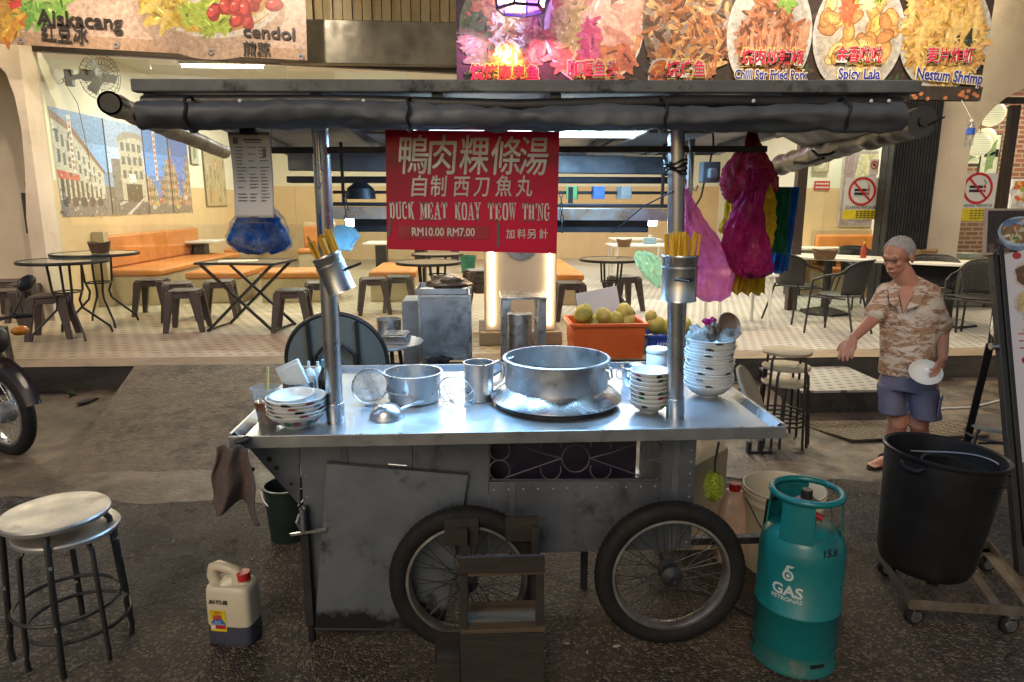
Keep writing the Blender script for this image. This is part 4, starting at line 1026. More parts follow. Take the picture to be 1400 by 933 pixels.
# ---- chopstick cans clamped to the posts
m_chop = M('yellow_chopstick', (.80, .47, .03), .45, 0, (.66, .34, .02), 12, .5)
def can(name, label, base, axis, r, h, grp, seed, n=30, fan=.05, cw=0.0):
    t = T(name, label, 'chopstick holder', base)
    ax = axis.normalized(); q = ax.to_track_quat('Z', 'Y').to_matrix().to_4x4()
    mb = MB(); mb.lathe([(0, .004), (r - .003, .004), (r - .003, h), (r, h + .001), (r + .0012, h - .002), (r + .0012, h - .008), (r, h - .01), (r, .004), (r + .002, 0), (0, 0)], 40, q)
    mb.build('can', m_steel, t)
    mb = MB(); mb.lathe([(r, h * .72), (r + .0025, h * .725), (r + .0025, h * .76), (r, h * .765)], 40, q); mb.build('band', m_alu, t)
    mb = MB(); mb.tube([q @ Vector((r * .5, r * .9, h * .5)), q @ Vector((0, r + .05, h * .5)), q @ Vector((-r * .5, r * .9, h * .5))], .005, 6); mb.build('clamp', m_dark, t)
    rnd = random.Random(seed); proto = None
    for k in range(n):
        a = rnd.uniform(0, 2 * PI); rr = r * .82 * math.sqrt(rnd.random())
        b0 = Vector((rr * math.cos(a), rr * math.sin(a), .008)); top = Vector((b0.x * 1.05 + rnd.uniform(-fan, fan) + cw, b0.y + rnd.uniform(-fan, fan) * .4, h + rnd.uniform(.058, .088)))
        d = (q @ (top - b0)); p = base + q @ b0
        if proto is None:
            L = .25; mb = MB(); mb.box((0, 0, L / 2), (.0085, .0085, L)); proto = mb.build('chopstick', m_chop, smooth=0, bevel=.001)
            c = proto; tag(c, 'yellow chopstick standing in the ' + grp, 'chopstick', 'yellow chopsticks in the ' + grp)
        else: c = proto.copy(); COL.objects.link(c)
        c.location = p; c.rotation_euler = d.to_track_quat('Z', 'Y').to_euler(); c.scale = (1, 1, d.length / .25)
b0, b1 = AY(468, 399, 2.50), AY(446, 350, 2.50)
can('chopstick_can', 'tilted steel can of yellow chopsticks clamped to the left canopy post', b0, b1 - b0, .052, (b1 - b0).length, 'tilted can', 4, 26, .025, -.012)
b0, b1 = AY(927, 411, 2.50), AY(927, 349, 2.50)
can('chopstick_can', 'upright steel can of yellow chopsticks clamped to the right canopy post', b0, Vector((0, 0, 1)), .066, b1.z - b0.z, 'upright can', 9, 36, .02)

# ================================================================== THINGS ON THE COUNTER
def onC(px, py): return G(px, py, CZ - .011)
def bowl_mesh(r, h, name='bowl', foot=.42):
    mb = MB()
    prof = [(0, .006), (r * foot * .9, .006), (r * foot, 0), (r * foot + .003, 0), (r * foot + .004, .008), (r * .72, h * .36), (r * .92, h * .74), (r, h - .003), (r + .001, h), (r - .003, h + .0005), (r * .89, h * .74), (r * .69, h * .40), (r * .4, .016), (0, .012)]
    mb.lathe(prof, 48); return mb
def motif(parent, r, h, n, cols, seed, zf=.55):
    """printed leaves and flowers round the outside of a bowl, laid on its wall"""
    rnd = random.Random(seed)
    for k in range(n):
        a = 2 * PI * k / n + rnd.uniform(-.1, .1); col = cols[k % len(cols)]
        mb = MB(); sz = r * .17; kk = 10
        def wall(u, v):
            z = h * (zf + v); t = (z / h - .36) / (.74 - .36); rr = r * (.72 + .20 * t) + .0016; aa = a + u
            return Vector((rr * math.cos(aa), rr * math.sin(aa), z))
        rim_ = [wall(sz / r * math.cos(2 * PI * j / kk) * (1 + .25 * math.cos(3 * 2 * PI * j / kk)), .17 * math.sin(2 * PI * j / kk)) for j in range(kk)]
        mb._add([wall(0, 0)] + rim_, [(0, 1 + j, 1 + (j + 1) % kk) for j in range(kk)])
        mb.build('motif', col, parent, smooth=0)
m_green = M('printed_green', (.02, .26, .10), .3); m_mauve = M('printed_mauve', (.45, .10, .30), .3); m_redp = M('printed_red', (.40, .03, .04), .3); m_ink = M('printed_ink', (.03, .025, .03), .3)
# left stack
base = onC(407, 582); r, h = .114, .062
for k in range(5):
    b_ = bowl_mesh(r, h).build('bowl', m_white, loc=base + Vector((.002 * math.sin(k * 2.3), .002 * math.cos(k * 3), k * .0150)), rot=(0, 0, .7 * k))
    if k == 0:
        tag(b_, 'lowest bowl of the left counter stack with painted leaves and flowers', 'bowl', 'bowls stacked at the left of the counter'); b_.rotation_euler = (0, 0, 0)
        motif(b_, r, h, 14, [m_green, m_mauve], 3)
    else: tag(b_, 'white bowl in the middle of the left counter stack', 'bowl', 'bowls stacked at the left of the counter'); motif(b_, r, h, 7, [m_ink, m_redp], k, .78)
b_ = bowl_mesh(.084, .045).build('bowl', m_white, loc=base + Vector((-.012, .0, .086)), rot=(R(3), R(-2), 0)); tag(b_, 'smaller white bowl on top of the left counter stack', 'bowl', 'bowls stacked at the left of the counter')
# middle stack
base = onC(887, 562); r, h = .084, .050
for k in range(8):
    b_ = bowl_mesh(r, h).build('bowl', m_white, loc=base + Vector((.002 * math.sin(k * 1.3), 0, k * .0185)), rot=(0, 0, k))
    tag(b_, 'top bowl of the middle stack with a leaf scrap inside' if k == 7 else 'white bowl in the middle counter stack beside the steel cup', 'bowl', 'bowls stacked in the middle of the counter')
    if k in (0, 2, 3, 6, 7): motif(b_, r, h, 6, [m_redp, m_ink, m_green], k, .76)
# tall right stack
base = onC(967, 541); r, h = .108, .062
for k in range(16):
    b_ = bowl_mesh(r, h).build('bowl', m_white, loc=base + Vector((.004 * math.sin(k * 1.1), .003 * math.cos(k), k * .0138)), rot=(R(.8) * math.sin(k), 0, k * 1.3))
    tag(b_, 'lowest bowl of the tall bowl stack by the right post' if k == 0 else 'white bowl in the tall stack by the right post', 'bowl', 'bowls stacked tall at the right of the counter')
    if k % 2: motif(b_, r, h, 3 + k % 3, [m_ink], k * 7 + 1, .80)
top = base + Vector((0, 0, 15 * .0138 + .045))
m_crf = FILM('grey_white_film', (.55, .56, .55), .35, .25, .3)
def crumple(name, label, c, rad, mat, seed, cat, group=None, jit=.5):
    mb = MB(); mb.ball((0, 0, 0), rad, 26, 18, jit=jit, seed=seed); 
    for v in mb.bm.verts: v.co += v.co.normalized() * .010 * mnoise.noise(v.co * 60 + Vector((seed, 0, 0)))
    return tag(mb.build(name, mat, smooth=25, loc=c), label, cat, group)
crumple('plastic_bag', 'crumpled clear plastic bag on top of the tall bowl stack', top + Vector((-.045, 0, .028)), (.065, .05, .045), m_crf, 3, 'bag')
crumple('plastic_bag', 'wrapped brown packet on top of the tall bowl stack', top + Vector((.0, -.03, .045)), (.03, .03, .045), M('brown_wrapper', (.10, .06, .035), .4), 5, 'packet')
crumple('plastic_bag', 'pink twist of plastic on top of the tall bowl stack', top + Vector((-.01, -.01, .088)), (.028, .02, .018), m_mag2, 7, 'packet')
mb = MB(); mb.lathe([(0, 0), (.05, .004), (.058, .02), (.055, .022), (.047, .008), (0, .005)], 28); 
tag(mb.build('saucer', M('beige_dish', (.34, .22, .13), .4), loc=top + Vector((.07, .0, .07)), rot=(R(60), R(30), 0)), 'tan saucer tilted on the tall bowl stack', 'saucer')
crumple('plastic_bag', 'small clear bag under the tan saucer', top + Vector((.06, -.04, .03)), (.045, .035, .035), m_crf, 9, 'bag')
# iced tea
p = onC(366, 577); t = T('drink_cup', 'clear plastic cup of iced tea with a yellow straw', 'cup', p)
mb = MB(); mb.lathe([(0, 0), (.036, 0), (.053, .142), (.056, .146), (.051, .146), (.0345, .004), (0, .003)], 36); mb.build('cup', FILM('cup_film', (.8, .82, .8), .8, .12, .2), t)
mb = MB(); mb.lathe([(0, .004), (.0345, .0045), (.045, .088), (0, .088)], 36); mb.build('tea', M('iced_tea', (.16, .035, .006), .12, 0, (.12, .025, .004), 5, .5), t)
mb = MB(); mb.cyl((.0, 0, .02), (.012, .015, .22), .0045, n=10); mb.build('straw', M('yellow_straw', (.70, .62, .20), .4), t)
# tissue tin
p = onC(410, 556); t = T('tissue_tin', 'steel tin holding a blue lit tissue packet', 'tin', p)
mb = MB(); mb.lathe([(0, 0), (.064, 0), (.064, .112), (.066, .114), (.0625, .114), (.0625, .004), (0, .004)], 40); mb.build('tin', m_steel, t)
tp = onC(402, 545); mb = MB(); mb.box((0, 0, 0), (.105, .02, .12)); mb.box((.008, -.012, -.006), (.09, .006, .10)); 
tag(mb.build('tissue_packet', M('tissue_paper', (.62, .70, .76), .6, 0, (.5, .58, .65), 14, .5, .3, 40), loc=p + Vector((-.022, 0, .135)), rot=(R(-8), R(-24), 0), bevel=.006), 'folded tissue packet sticking out of the steel tin', 'tissue packet')
# bottles
def bottle(px, py, prof, mat, label, cap=None, capm=None):
    p = onC(px, py); t = T('sauce_bottle', label, 'bottle', p); mb = MB(); mb.lathe(prof, 28); mb.build('bottle', mat, t)
    mb = MB(); mb.lathe(cap, 20); mb.build('cap', capm, t)
m_sq = M('squeeze_plastic', (.62, .62, .58), .4, 0, (.45, .46, .45), 20, .5)
bottle(425, 552, [(0, 0), (.03, 0), (.032, .01), (.032, .11), (.028, .13), (0, .135)], m_sq, 'cloudy white squeeze bottle with a nozzle', [(0, .13), (.029, .128), (.02, .15), (.007, .16), (.005, .19), (0, .191)], m_sq)
bottle(437, 545, [(0, 0), (.03, 0), (.031, .01), (.031, .105), (.026, .125), (0, .13)], m_sq, 'cloudy squeeze bottle half hidden by the left post', [(0, .125), (.026, .122), (.02, .14), (.008, .15), (.006, .17), (0, .171)], m_sq)
bottle(447, 553, [(0, 0), (.031, 0), (.032, .01), (.032, .12), (.016, .16), (.014, .17), (0, .171)], M('dark_soy', (.012, .008, .007), .15), 'dark soy bottle with a blue cap', [(0, .168), (.0165, .168), (.0165, .19), (.014, .2), (0, .2)], M('blue_cap', (.05, .35, .62), .4))
# wire strainer scoop
p = onC(508, 553); q = Matrix.Rotation(R(-55), 4, 'X') @ Matrix.Rotation(R(20), 4, 'Z')
t = T('strainer', 'fine wire strainer basket lying tilted on the counter', 'strainer', p + Vector((-.005, 0, .082)), (R(62), R(18), R(-12)))
mb = MB(); mb.tube([(.076 * math.cos(2 * PI * k / 40), .076 * math.sin(2 * PI * k / 40), 0) for k in range(40)], .0035, 8, closed=True); mb.build('rim', m_steel, t)
mb = MB()
for k in range(20):
    a = PI * k / 20
    mb.tube([(.074 * math.cos(a) * math.cos(b2), .074 * math.sin(a) * math.cos(b2), -.095 * math.sin(b2)) for b2 in [PI * j / 16 for j in range(17)]], .0007, 4)
for k in range(1, 12):
    b2 = PI / 2 * k / 12; mb.tube([(.074 * math.cos(b2) * math.cos(2 * PI * j / 28), .074 * math.cos(b2) * math.sin(2 * PI * j / 28), -.095 * math.sin(b2)) for j in range(28)], .0007, 4, closed=True)
mb.build('mesh', m_steel, t)
mb = MB(); mb.lathe([(.0745 * math.cos(b2), -.0955 * math.sin(b2)) for b2 in [PI / 2 * j / 10 for j in range(11)]], 30); mb.build('gauze', FILM('wire_gauze', (.55, .56, .57), .72, .3, .1), t)
mb = MB(); mb.cyl((.07, 0, 0), (.20, .01, .04), .006, n=10); mb.build('handle', m_steel, t)
# ladle, face down
p = onC(529, 571); t = T('ladle', 'steel ladle lying bowl side down on the counter', 'ladle', p)
mb = MB(); mb.lathe([(.071, .0), (.070, .012), (.060, .034), (.04, .052), (.018, .060), (0, .061)], 40); mb.build('bowl', m_steel, t)
mb = MB(); mb.tube([(.05, .045, .02), (.12, .12, .03), (.16, .2, .012)], .006, 8); mb.build('handle', m_steel, t)
# pot
p = onC(566, 547); t = T('pot', 'pale blue lit aluminium pot beside the left strainer', 'pot', p)
mb = MB(); mb.lathe([(0, 0), (.105, 0), (.112, .006), (.124, .125), (.131, .128), (.131, .132), (.121, .132), (.108, .01), (0, .006)], 56); mb.build('vessel', m_alu, t)
mb = MB(); mb.lathe([(0, .006), (.108, .0065), (.109, .02), (0, .02)], 40); mb.build('broth', M('clear_broth', (.12, .10, .07), .1), t)
# wire scoop
t = T('wire_scoop', 'open wire noodle scoop lying beside the tall mug', 'scoop', onC(625, 552) + Vector((0, 0, .048)), (R(-68), R(8), R(-20)))
mb = MB(); mb.tube([(.085 * math.cos(2 * PI * k / 36), .085 * math.sin(2 * PI * k / 36), 0) for k in range(36)], .003, 8, closed=True); mb.build('rim', m_steel, t)
mb = MB()
for k in range(7):
    a = PI * k / 7; mb.tube([(.085 * math.cos(a) * math.cos(b2), .085 * math.sin(a) * math.cos(b2), -.06 * math.sin(b2)) for b2 in [PI * j / 12 for j in range(13)]], .0016, 5)
for f in (.45, .8): mb.tube([(.085 * f * math.cos(2 * PI * j / 26), .085 * f * math.sin(2 * PI * j / 26), -.06 * math.sqrt(1 - f * f)) for j in range(26)], .0014, 5, closed=True)
mb.build('wire', m_steel, t)
a_, b_ = onC(640, 550) + Vector((0, 0, .04)), onC(693, 529) + Vector((0, 0, .10))
mb = MB(); mb.tube([a_, a_.lerp(b_, .5) + Vector((0, 0, .004)), b_], [.006, .007, .009], 10)
h_ = mb.build('handle', m_dark); h_.parent = t; h_.matrix_parent_inverse = (Matrix.LocRotScale(t.location, t.rotation_euler, None)).inverted()
# mug
p = onC(655, 546); t = T('mug', 'tall steel mug with a loop handle beside the big pot', 'mug', p)
mb = MB(); mb.lathe([(0, 0), (.062, 0), (.065, .004), (.066, .165), (.069, .167), (.069, .171), (.0635, .171), (.062, .006), (0, .005)], 48); mb.build('vessel', m_alu, t)
mb = MB(); mb.tube([(.06, .02, .155), (.085, .025, .165), (.105, .03, .15), (.11, .03, .115), (.10, .028, .08), (.066, .02, .06)], .007, 10, flat=1.6); mb.build('handle', m_steel, t)
# big pot on its ring
p = onC(760, 550); t = T('soup_pot', 'large open steel soup pot set into a flared stove ring', 'pot', p)
mb = MB(); mb.lathe([(.262, 0), (.266, .002), (.268, .016), (.262, .022), (.25, .022), (.245, .0)], 72); mb.build('stove_ring', m_dark, t)
mb = MB(); mb.lathe([(.272, .020), (.284, .026), (.286, .032), (.272, .046), (.235, .075), (.222, .082), (.215, .075)], 72); mb.build('flared_collar', m_steel, t)
mb = MB(); mb.lathe([(0, .03), (.19, .03), (.219, .06), (.224, .085), (.226, .195), (.233, .198), (.234, .204), (.230, .207), (.221, .206), (.219, .09), (.18, .04), (0, .036)], 72); vs_ = mb.build('vessel', m_alu, t)
mb = MB(); mb.lathe([(0, .10), (.218, .1005), (.2185, .106), (0, .106)], 48); mb.build('soup', M('dark_soup', (.05, .045, .04), .08), t)
for a in (R(-28), R(152)):
    ca, sa = math.cos(a), math.sin(a); tx, ty_ = -sa, ca; rr = .227
    mb = MB(); P = [Vector((rr * ca + tx * s1 + ca * e, rr * sa + ty_ * s1 + sa * e, z)) for s1, e, z in ((-.026, 0, .175), (-.026, .012, .172), (-.024, .018, .135), (.024, .018, .135), (.026, .012, .172), (.026, 0, .175))]
    mb.tube(P, .0045, 8); mb.tube([Vector((rr * ca - tx * .028, rr * sa - ty_ * .028, .176)), Vector((rr * ca + tx * .028, rr * sa + ty_ * .028, .176))], .006, 8)
    mb.build('handle', m_steel, t)
    for s1 in (-.02, .0, .02):
        mb = MB(); mb.ball(Vector((.219 * ca + tx * s1, .219 * sa + ty_ * s1, .175)), .008, 10, 6); mb.build('rivet', m_steel, vs_)
# white jar and steel cup behind
p = onC(898, 510); t = T('plastic_jar', 'white plastic jar with a screw lid behind the middle bowls', 'jar', p)
mb = MB(); mb.lathe([(0, 0), (.052, 0), (.056, .006), (.056, .10), (.052, .108), (0, .108)], 36); mb.build('jar', m_white, t)
mb = MB(); mb.lathe([(0, .109), (.058, .109), (.060, .112), (.060, .128), (.057, .132), (0, .133)], 36); mb.build('lid', m_white, t)
p = onC(866, 527); t = T('steel_cup', 'steel cup with an outward rim beside the middle bowls', 'cup', p)
mb = MB(); mb.lathe([(0, 0), (.05, 0), (.057, .02), (.06, .06), (.055, .085), (.064, .094), (.062, .096), (.052, .086), (.055, .06), (.05, .01), (0, .006)], 40); mb.build('cup', m_steel, t)
mb = MB(); mb.tube([(-.055, 0, .075), (-.082, 0, .075), (-.082, 0, .04), (-.058, 0, .03)], .004, 8); mb.build('handle', m_steel, t)
# rag over the left end of the counter
p = AY(322, 606, 2.42); t = T('rag', 'grey brown rag hanging over the left end of the counter', 'rag', p)
mb = MB()
def ragf(u, v):
    x = -.055 + .11 * u - .055 * v * (1 - u) + .03 * v * u; z = -.005 - .22 * v - .022 * v * math.sin(u * 7 + .6) - .045 * v * u
    return (x + .006 * math.sin(v * 9 + u * 4), -.035 + .03 * math.sin(u * 10 + v * 1.5) * (.3 + v), z + .008 * math.sin(u * 12))
mb.sheet(ragf, 34, 26)
rg = mb.build('cloth', M('rag_cloth', (.115, .085, .075), .95, 0, (.075, .055, .05), 8, .5, .5, 60), t, smooth=80)
md = rg.modifiers.new('s', 'SOLIDIFY'); md.thickness = .006
mb = MB(); mb.cyl((.0, .0, .0), (.045, .01, .012), .014); mb.build('clip', m_dark, t, bevel=.003)
# ================================================================== SHOP FURNITURE
# mural of old streets on the left wall
def mural_frame(y0, y1, z0, z1, label):
    t = T('mural', label, 'mural', (LWX + .012, y0, z0), (0, 0, PI / 2)); return t, y1 - y0, z1 - z0
my0, my1 = AX(72, 200, LWX).y, AX(258, 240, LWX).y
mz1, mz0 = AX(72, 147, LWX).z, AX(80, 297, LWX).z
t, Wm, Hm = mural_frame(my0, my1, mz0, mz1, 'long photo mural of old shophouse streets on the left wall')
mb = MB(); mb.bb((0, 0, 0), (Wm, .01, Hm)); mb.build('backing', m_white, t, smooth=0)
mb = MB()
cuts = [0, .30, .58, .80, 1.0]
skies = [(.16, .30, .58), (.30, .40, .60), (.07, .22, .62), (.05, .14, .50)]
for i in range(4):
    xa_, xb_ = cuts[i] * Wm, cuts[i + 1] * Wm
    mb.ink_rect(xa_, 0, xb_, Hm, skies[i])
    mb.ink_rect(xa_, Hm * .45, xb_, Hm * .72, tuple(min(1, k * 1.5) for k in skies[i]))
    mb.ink_rect(xa_, 0, xb_, Hm * (.30 if i < 2 else .2), [(.20, .18, .19), (.16, .145, .15), (.19, .17, .17), (.20, .16, .15)][i])
x = 0
# panel one: arcade of shophouses running back
mb.ink_poly([(0, .16 * Hm), (0, .96 * Hm), (.10 * Wm, .84 * Hm), (.27 * Wm, .44 * Hm), (.27 * Wm, .18 * Hm), (.1 * Wm, .12 * Hm)], (.52, .50, .46))
mb.ink_poly([(0, .90 * Hm), (0, .98 * Hm), (.11 * Wm, .86 * Hm), (.28 * Wm, .45 * Hm), (.275 * Wm, .42 * Hm), (.10 * Wm, .80 * Hm)], (.22, .10, .06))
for k in range(9):
    u = k / 9; xx = (.012 + .25 * u) * Wm; top_ = (.88 - .46 * u) * Hm; w_ = (.016 - .008 * u) * Wm; hh = top_ - .2 * Hm
    for r in range(2): mb.ink_rect(xx, .2 * Hm + hh * (.45 + .27 * r), xx + w_, .2 * Hm + hh * (.63 + .27 * r), (.10, .13, .15))
    mb.ink_rect(xx - .002, (.13 + .06 * u) * Hm, xx + w_ * 1.1, .2 * Hm + hh * .3, (.09, .07, .06))
mb.ink_poly([(0, .36 * Hm), (0, .44 * Hm), (.12 * Wm, .40 * Hm), (.12 * Wm, .34 * Hm)], (.55, .12, .09))
mb.ink_rect(.085 * Wm, .42 * Hm, .105 * Wm, .96 * Hm, (.70, .68, .62))
for k in range(9): mb.ink_rect(.089 * Wm, (.45 + .055 * k) * Hm, .101 * Wm, (.48 + .055 * k) * Hm, (.40, .14, .10))
for k in range(5): mb.ink_blob((.03 + .05 * k) * Wm, .14 * Hm, .02 * Wm, .05 * Hm, (.05 + .03 * (k % 2), .06, .07))
# panel two: round corner block
mb.ink_rect(.33 * Wm, .16 * Hm, .40 * Wm, .60 * Hm, (.20, .19, .19))
mb.ink_poly([(.39 * Wm, .16 * Hm), (.39 * Wm, .80 * Hm), (.42 * Wm, .86 * Hm), (.50 * Wm, .88 * Hm), (.56 * Wm, .84 * Hm), (.58 * Wm, .14 * Hm)], (.50, .46, .38))
mb.ink_poly([(.38 * Wm, .78 * Hm), (.385 * Wm, .83 * Hm), (.43 * Wm, .90 * Hm), (.52 * Wm, .92 * Hm), (.58 * Wm, .88 * Hm), (.58 * Wm, .83 * Hm), (.5 * Wm, .86 * Hm)], (.30, .27, .24))
for r in range(3):
    for k in range(4): mb.ink_rect((.405 + .042 * k) * Wm, (.40 + .15 * r) * Hm, (.43 + .042 * k) * Wm, (.49 + .15 * r) * Hm, (.12, .13, .14))
mb.ink_rect(.44 * Wm, .36 * Hm, .50 * Wm, .45 * Hm, (.66, .68, .72)); mb.ink_rect(.42 * Wm, .14 * Hm, .54 * Wm, .34 * Hm, (.06, .05, .045))
mb.ink_poly([(.40 * Wm, 0), (.43 * Wm, 0), (.57 * Wm, .2 * Hm), (.555 * Wm, .2 * Hm)], (.60, .58, .56)); mb.ink_poly([(.36 * Wm, .10 * Hm), (.43 * Wm, .15 * Hm), (.36 * Wm, .14 * Hm)], (.6, .58, .56))
# panels three and four: narrow streets
rnd = random.Random(12)
for i, (xa_, xb_) in enumerate(((.58, .80), (.80, 1.0))):
    for side in (0, 1):
        for k in range(5):
            u = k / 5; w_ = (xb_ - xa_) * .42; x0_ = (xa_ + w_ * u * .9) if side == 0 else (xb_ - w_ * u * .9 - w_ * .25); h_ = (.75 - .5 * u + rnd.uniform(-.08, .08)) if side == 1 or i == 1 else (.45 - .2 * u)
            c = rnd.choice([(.45, .36, .25), (.30, .26, .22), (.50, .22, .12), (.38, .38, .36)])
            mb.ink_rect(x0_ * Wm, .1 * Hm, (x0_ + w_ * .26) * Wm, h_ * Hm, c)
            for r in range(6):
                if .16 + .1 * r < h_ - .06: mb.ink_rect((x0_ + w_ * .05) * Wm, (.16 + .1 * r) * Hm, (x0_ + w_ * .19) * Wm, (.21 + .1 * r) * Hm, tuple(q * .35 for q in c))
    if i == 0:
        mb.ink_rect(.665 * Wm, .40 * Hm, .685 * Wm, .98 * Hm, (.70, .66, .62))
        for k in range(8): mb.ink_rect(.669 * Wm, (.45 + .065 * k) * Hm, .681 * Wm, (.49 + .065 * k) * Hm, (.55, .06, .05))
    for k in range(4):
        xx = (xa_ + .05 + .03 * k) * Wm; mb.ink_blob(xx, (.08 + .04 * k) * Hm, .018 * Wm, .028 * Hm, [(.6, .6, .6), (.55, .45, .1), (.4, .08, .06), (.1, .1, .12)][(k + i) % 4])
    for k in range(24): mb.ink_blob((xa_ + .03 + rnd.random() * (xb_ - xa_ - .06)) * Wm, rnd.uniform(.15, .4) * Hm, .006 * Wm, .012 * Hm, rnd.choice([(.1, .3, .1), (.6, .4, .1), (.5, .12, .08), (.6, .58, .5)]), n=6)
for k in range(420):
    u = rnd.random(); zz = (rnd.random() ** 1.6) * .85
    sky_ = (u > .22 and u < .33 and zz > .45) or zz > .8
    if sky_: continue
    mb.ink_blob(u * Wm, zz * Hm, .004 * Wm * rnd.uniform(.5, 2.2), .010 * Hm * rnd.uniform(.4, 2), rnd.choice([(.10, .09, .09), (.34, .31, .28), (.22, .17, .13), (.46, .42, .36), (.07, .07, .08), (.30, .28, .30)]), rot=rnd.choice([0, 0, 1.57, .4]), n=5, jit=.3)
mb.build('photo', m_printg, t, smooth=0, loc=(0, -.002, 0))
mb = MB()
for c in cuts[1:4]: mb.bb((c * Wm - .008, -.012, 0), (c * Wm + .008, 0, Hm))
mb.build('seam', m_frame, t, smooth=0)
# second narrow mural and pictures
def picture(name, label, p, w, h, art, rotz, frame=m_frame, cat='picture'):
    t = T(name, label, cat, p, (0, 0, rotz)); mb = MB(); mb.bb((-w / 2, 0, -h / 2), (w / 2, .025, h / 2)); mb.build('frame', frame, t, bevel=.003)
    mb = MB(); art(mb, w - .05, h - .05); mb.build('print', m_printg, t, smooth=0, loc=(0, -.004, 0)); return t
def art_alley(mb, w, h):
    rnd = random.Random(3); mb.ink_rect(-w / 2, -h / 2, w / 2, h / 2, (.40, .33, .20))
    for k in range(40): mb.ink_rect(*(lambda a, b_: (a, b_, a + .08, b_ + rnd.uniform(.1, .3)))(rnd.uniform(-w / 2, w / 2 - .08), rnd.uniform(-h / 2, h / 2 - .3)), rnd.choice([(.30, .24, .13), (.48, .38, .22), (.20, .15, .08), (.45, .25, .10)]))
def art_leaf(mb, w, h):
    mb.ink_rect(-w / 2, -h / 2, w / 2, h / 2, (.5, .5, .44)); mb.ink_blob(0, 0, w * .3, h * .35, (.15, .22, .10), n=9, jit=.4)
def art_face(mb, w, h):
    mb.ink_rect(-w / 2, -h / 2, w / 2, h / 2, (.45, .38, .26)); mb.ink_blob(0, 0, w * .32, h * .36, (.62, .56, .42)); mb.ink_blob(0, .0, w * .2, h * .24, (.40, .34, .25))
a_, b_ = AX(278, 245, LWX), AX(306, 245, LWX)
picture('mural', 'narrow sepia mural of an alley on the left wall', ((LWX + .03), (a_.y + b_.y) / 2, (AX(290, 205, LWX).z + AX(290, 283, LWX).z) / 2), (b_.y - a_.y), AX(290, 205, LWX).z - AX(290, 283, LWX).z, art_alley, PI / 2, cat='mural')
p = AX(263, 207, LWX); picture('picture', 'small framed green picture between the two murals', (LWX + .03, p.y, p.z), .35, .5, art_leaf, PI / 2)
p = AY(1122, 222, 10.58); picture('picture', 'small pale framed picture high above the orange bench', (p.x, 10.56, p.z), .26, .32, art_face, 0, M('pale_wood_frame', (.4, .33, .22), .5))
# red notice and poster on the right wall
p = AY(1124, 254, 10.58); t = T('wall_notice', 'small red notice on the wall above the orange bench', 'notice', (p.x, 10.58, p.z))
mb = MB(); mb.bb((-.125, 0, -.07), (.125, .006, .07)); mb.build('plate', M('red_plate', (.5, .03, .03), .4), t)
for z in (.028, -.028):
    mb = MB()
    for k in range(6): mb.box((-.09 + .036 * k, -.002, z), (.022, .003, .02), (0, .3 * k, 0))
    mb.build('lettering', m_white, t, smooth=0)
y_ = 10.57; c_ = [AY(1152, 206, y_), AY(1206, 206, y_), AY(1200, 310, y_), AY(1142, 307, y_)]
def art_portrait(mb, w, h):
    mb.ink_rect(-w / 2, -h / 2, w / 2, h / 2, (.33, .27, .30)); mb.ink_poly([(-w * .2, h * .15), (w * .3, h * .2), (w * .42, h * .48), (-w * .1, h * .48)], (.62, .55, .36))
    mb.ink_blob(-w * .25, -h * .2, w * .2, h * .18, (.42, .30, .24)); mb.ink_rect(-w / 2, -h / 2, -w * .25, h / 2, (.30, .20, .22)); mb.ink_blob(w * .1, -h * .38, w * .4, h * .1, (.22, .18, .20)); mb.ink_blob(-w * .3, -h * .05, w * .08, h * .08, (.3, .18, .15))
picture('poster', 'tall faded photo poster behind the no smoking notice', (c_[0] + c_[2]) / 2, c_[1].x - c_[0].x, c_[0].z - c_[2].z, art_portrait, 0, M('poster_edge', (.5, .45, .40), .6), 'poster')

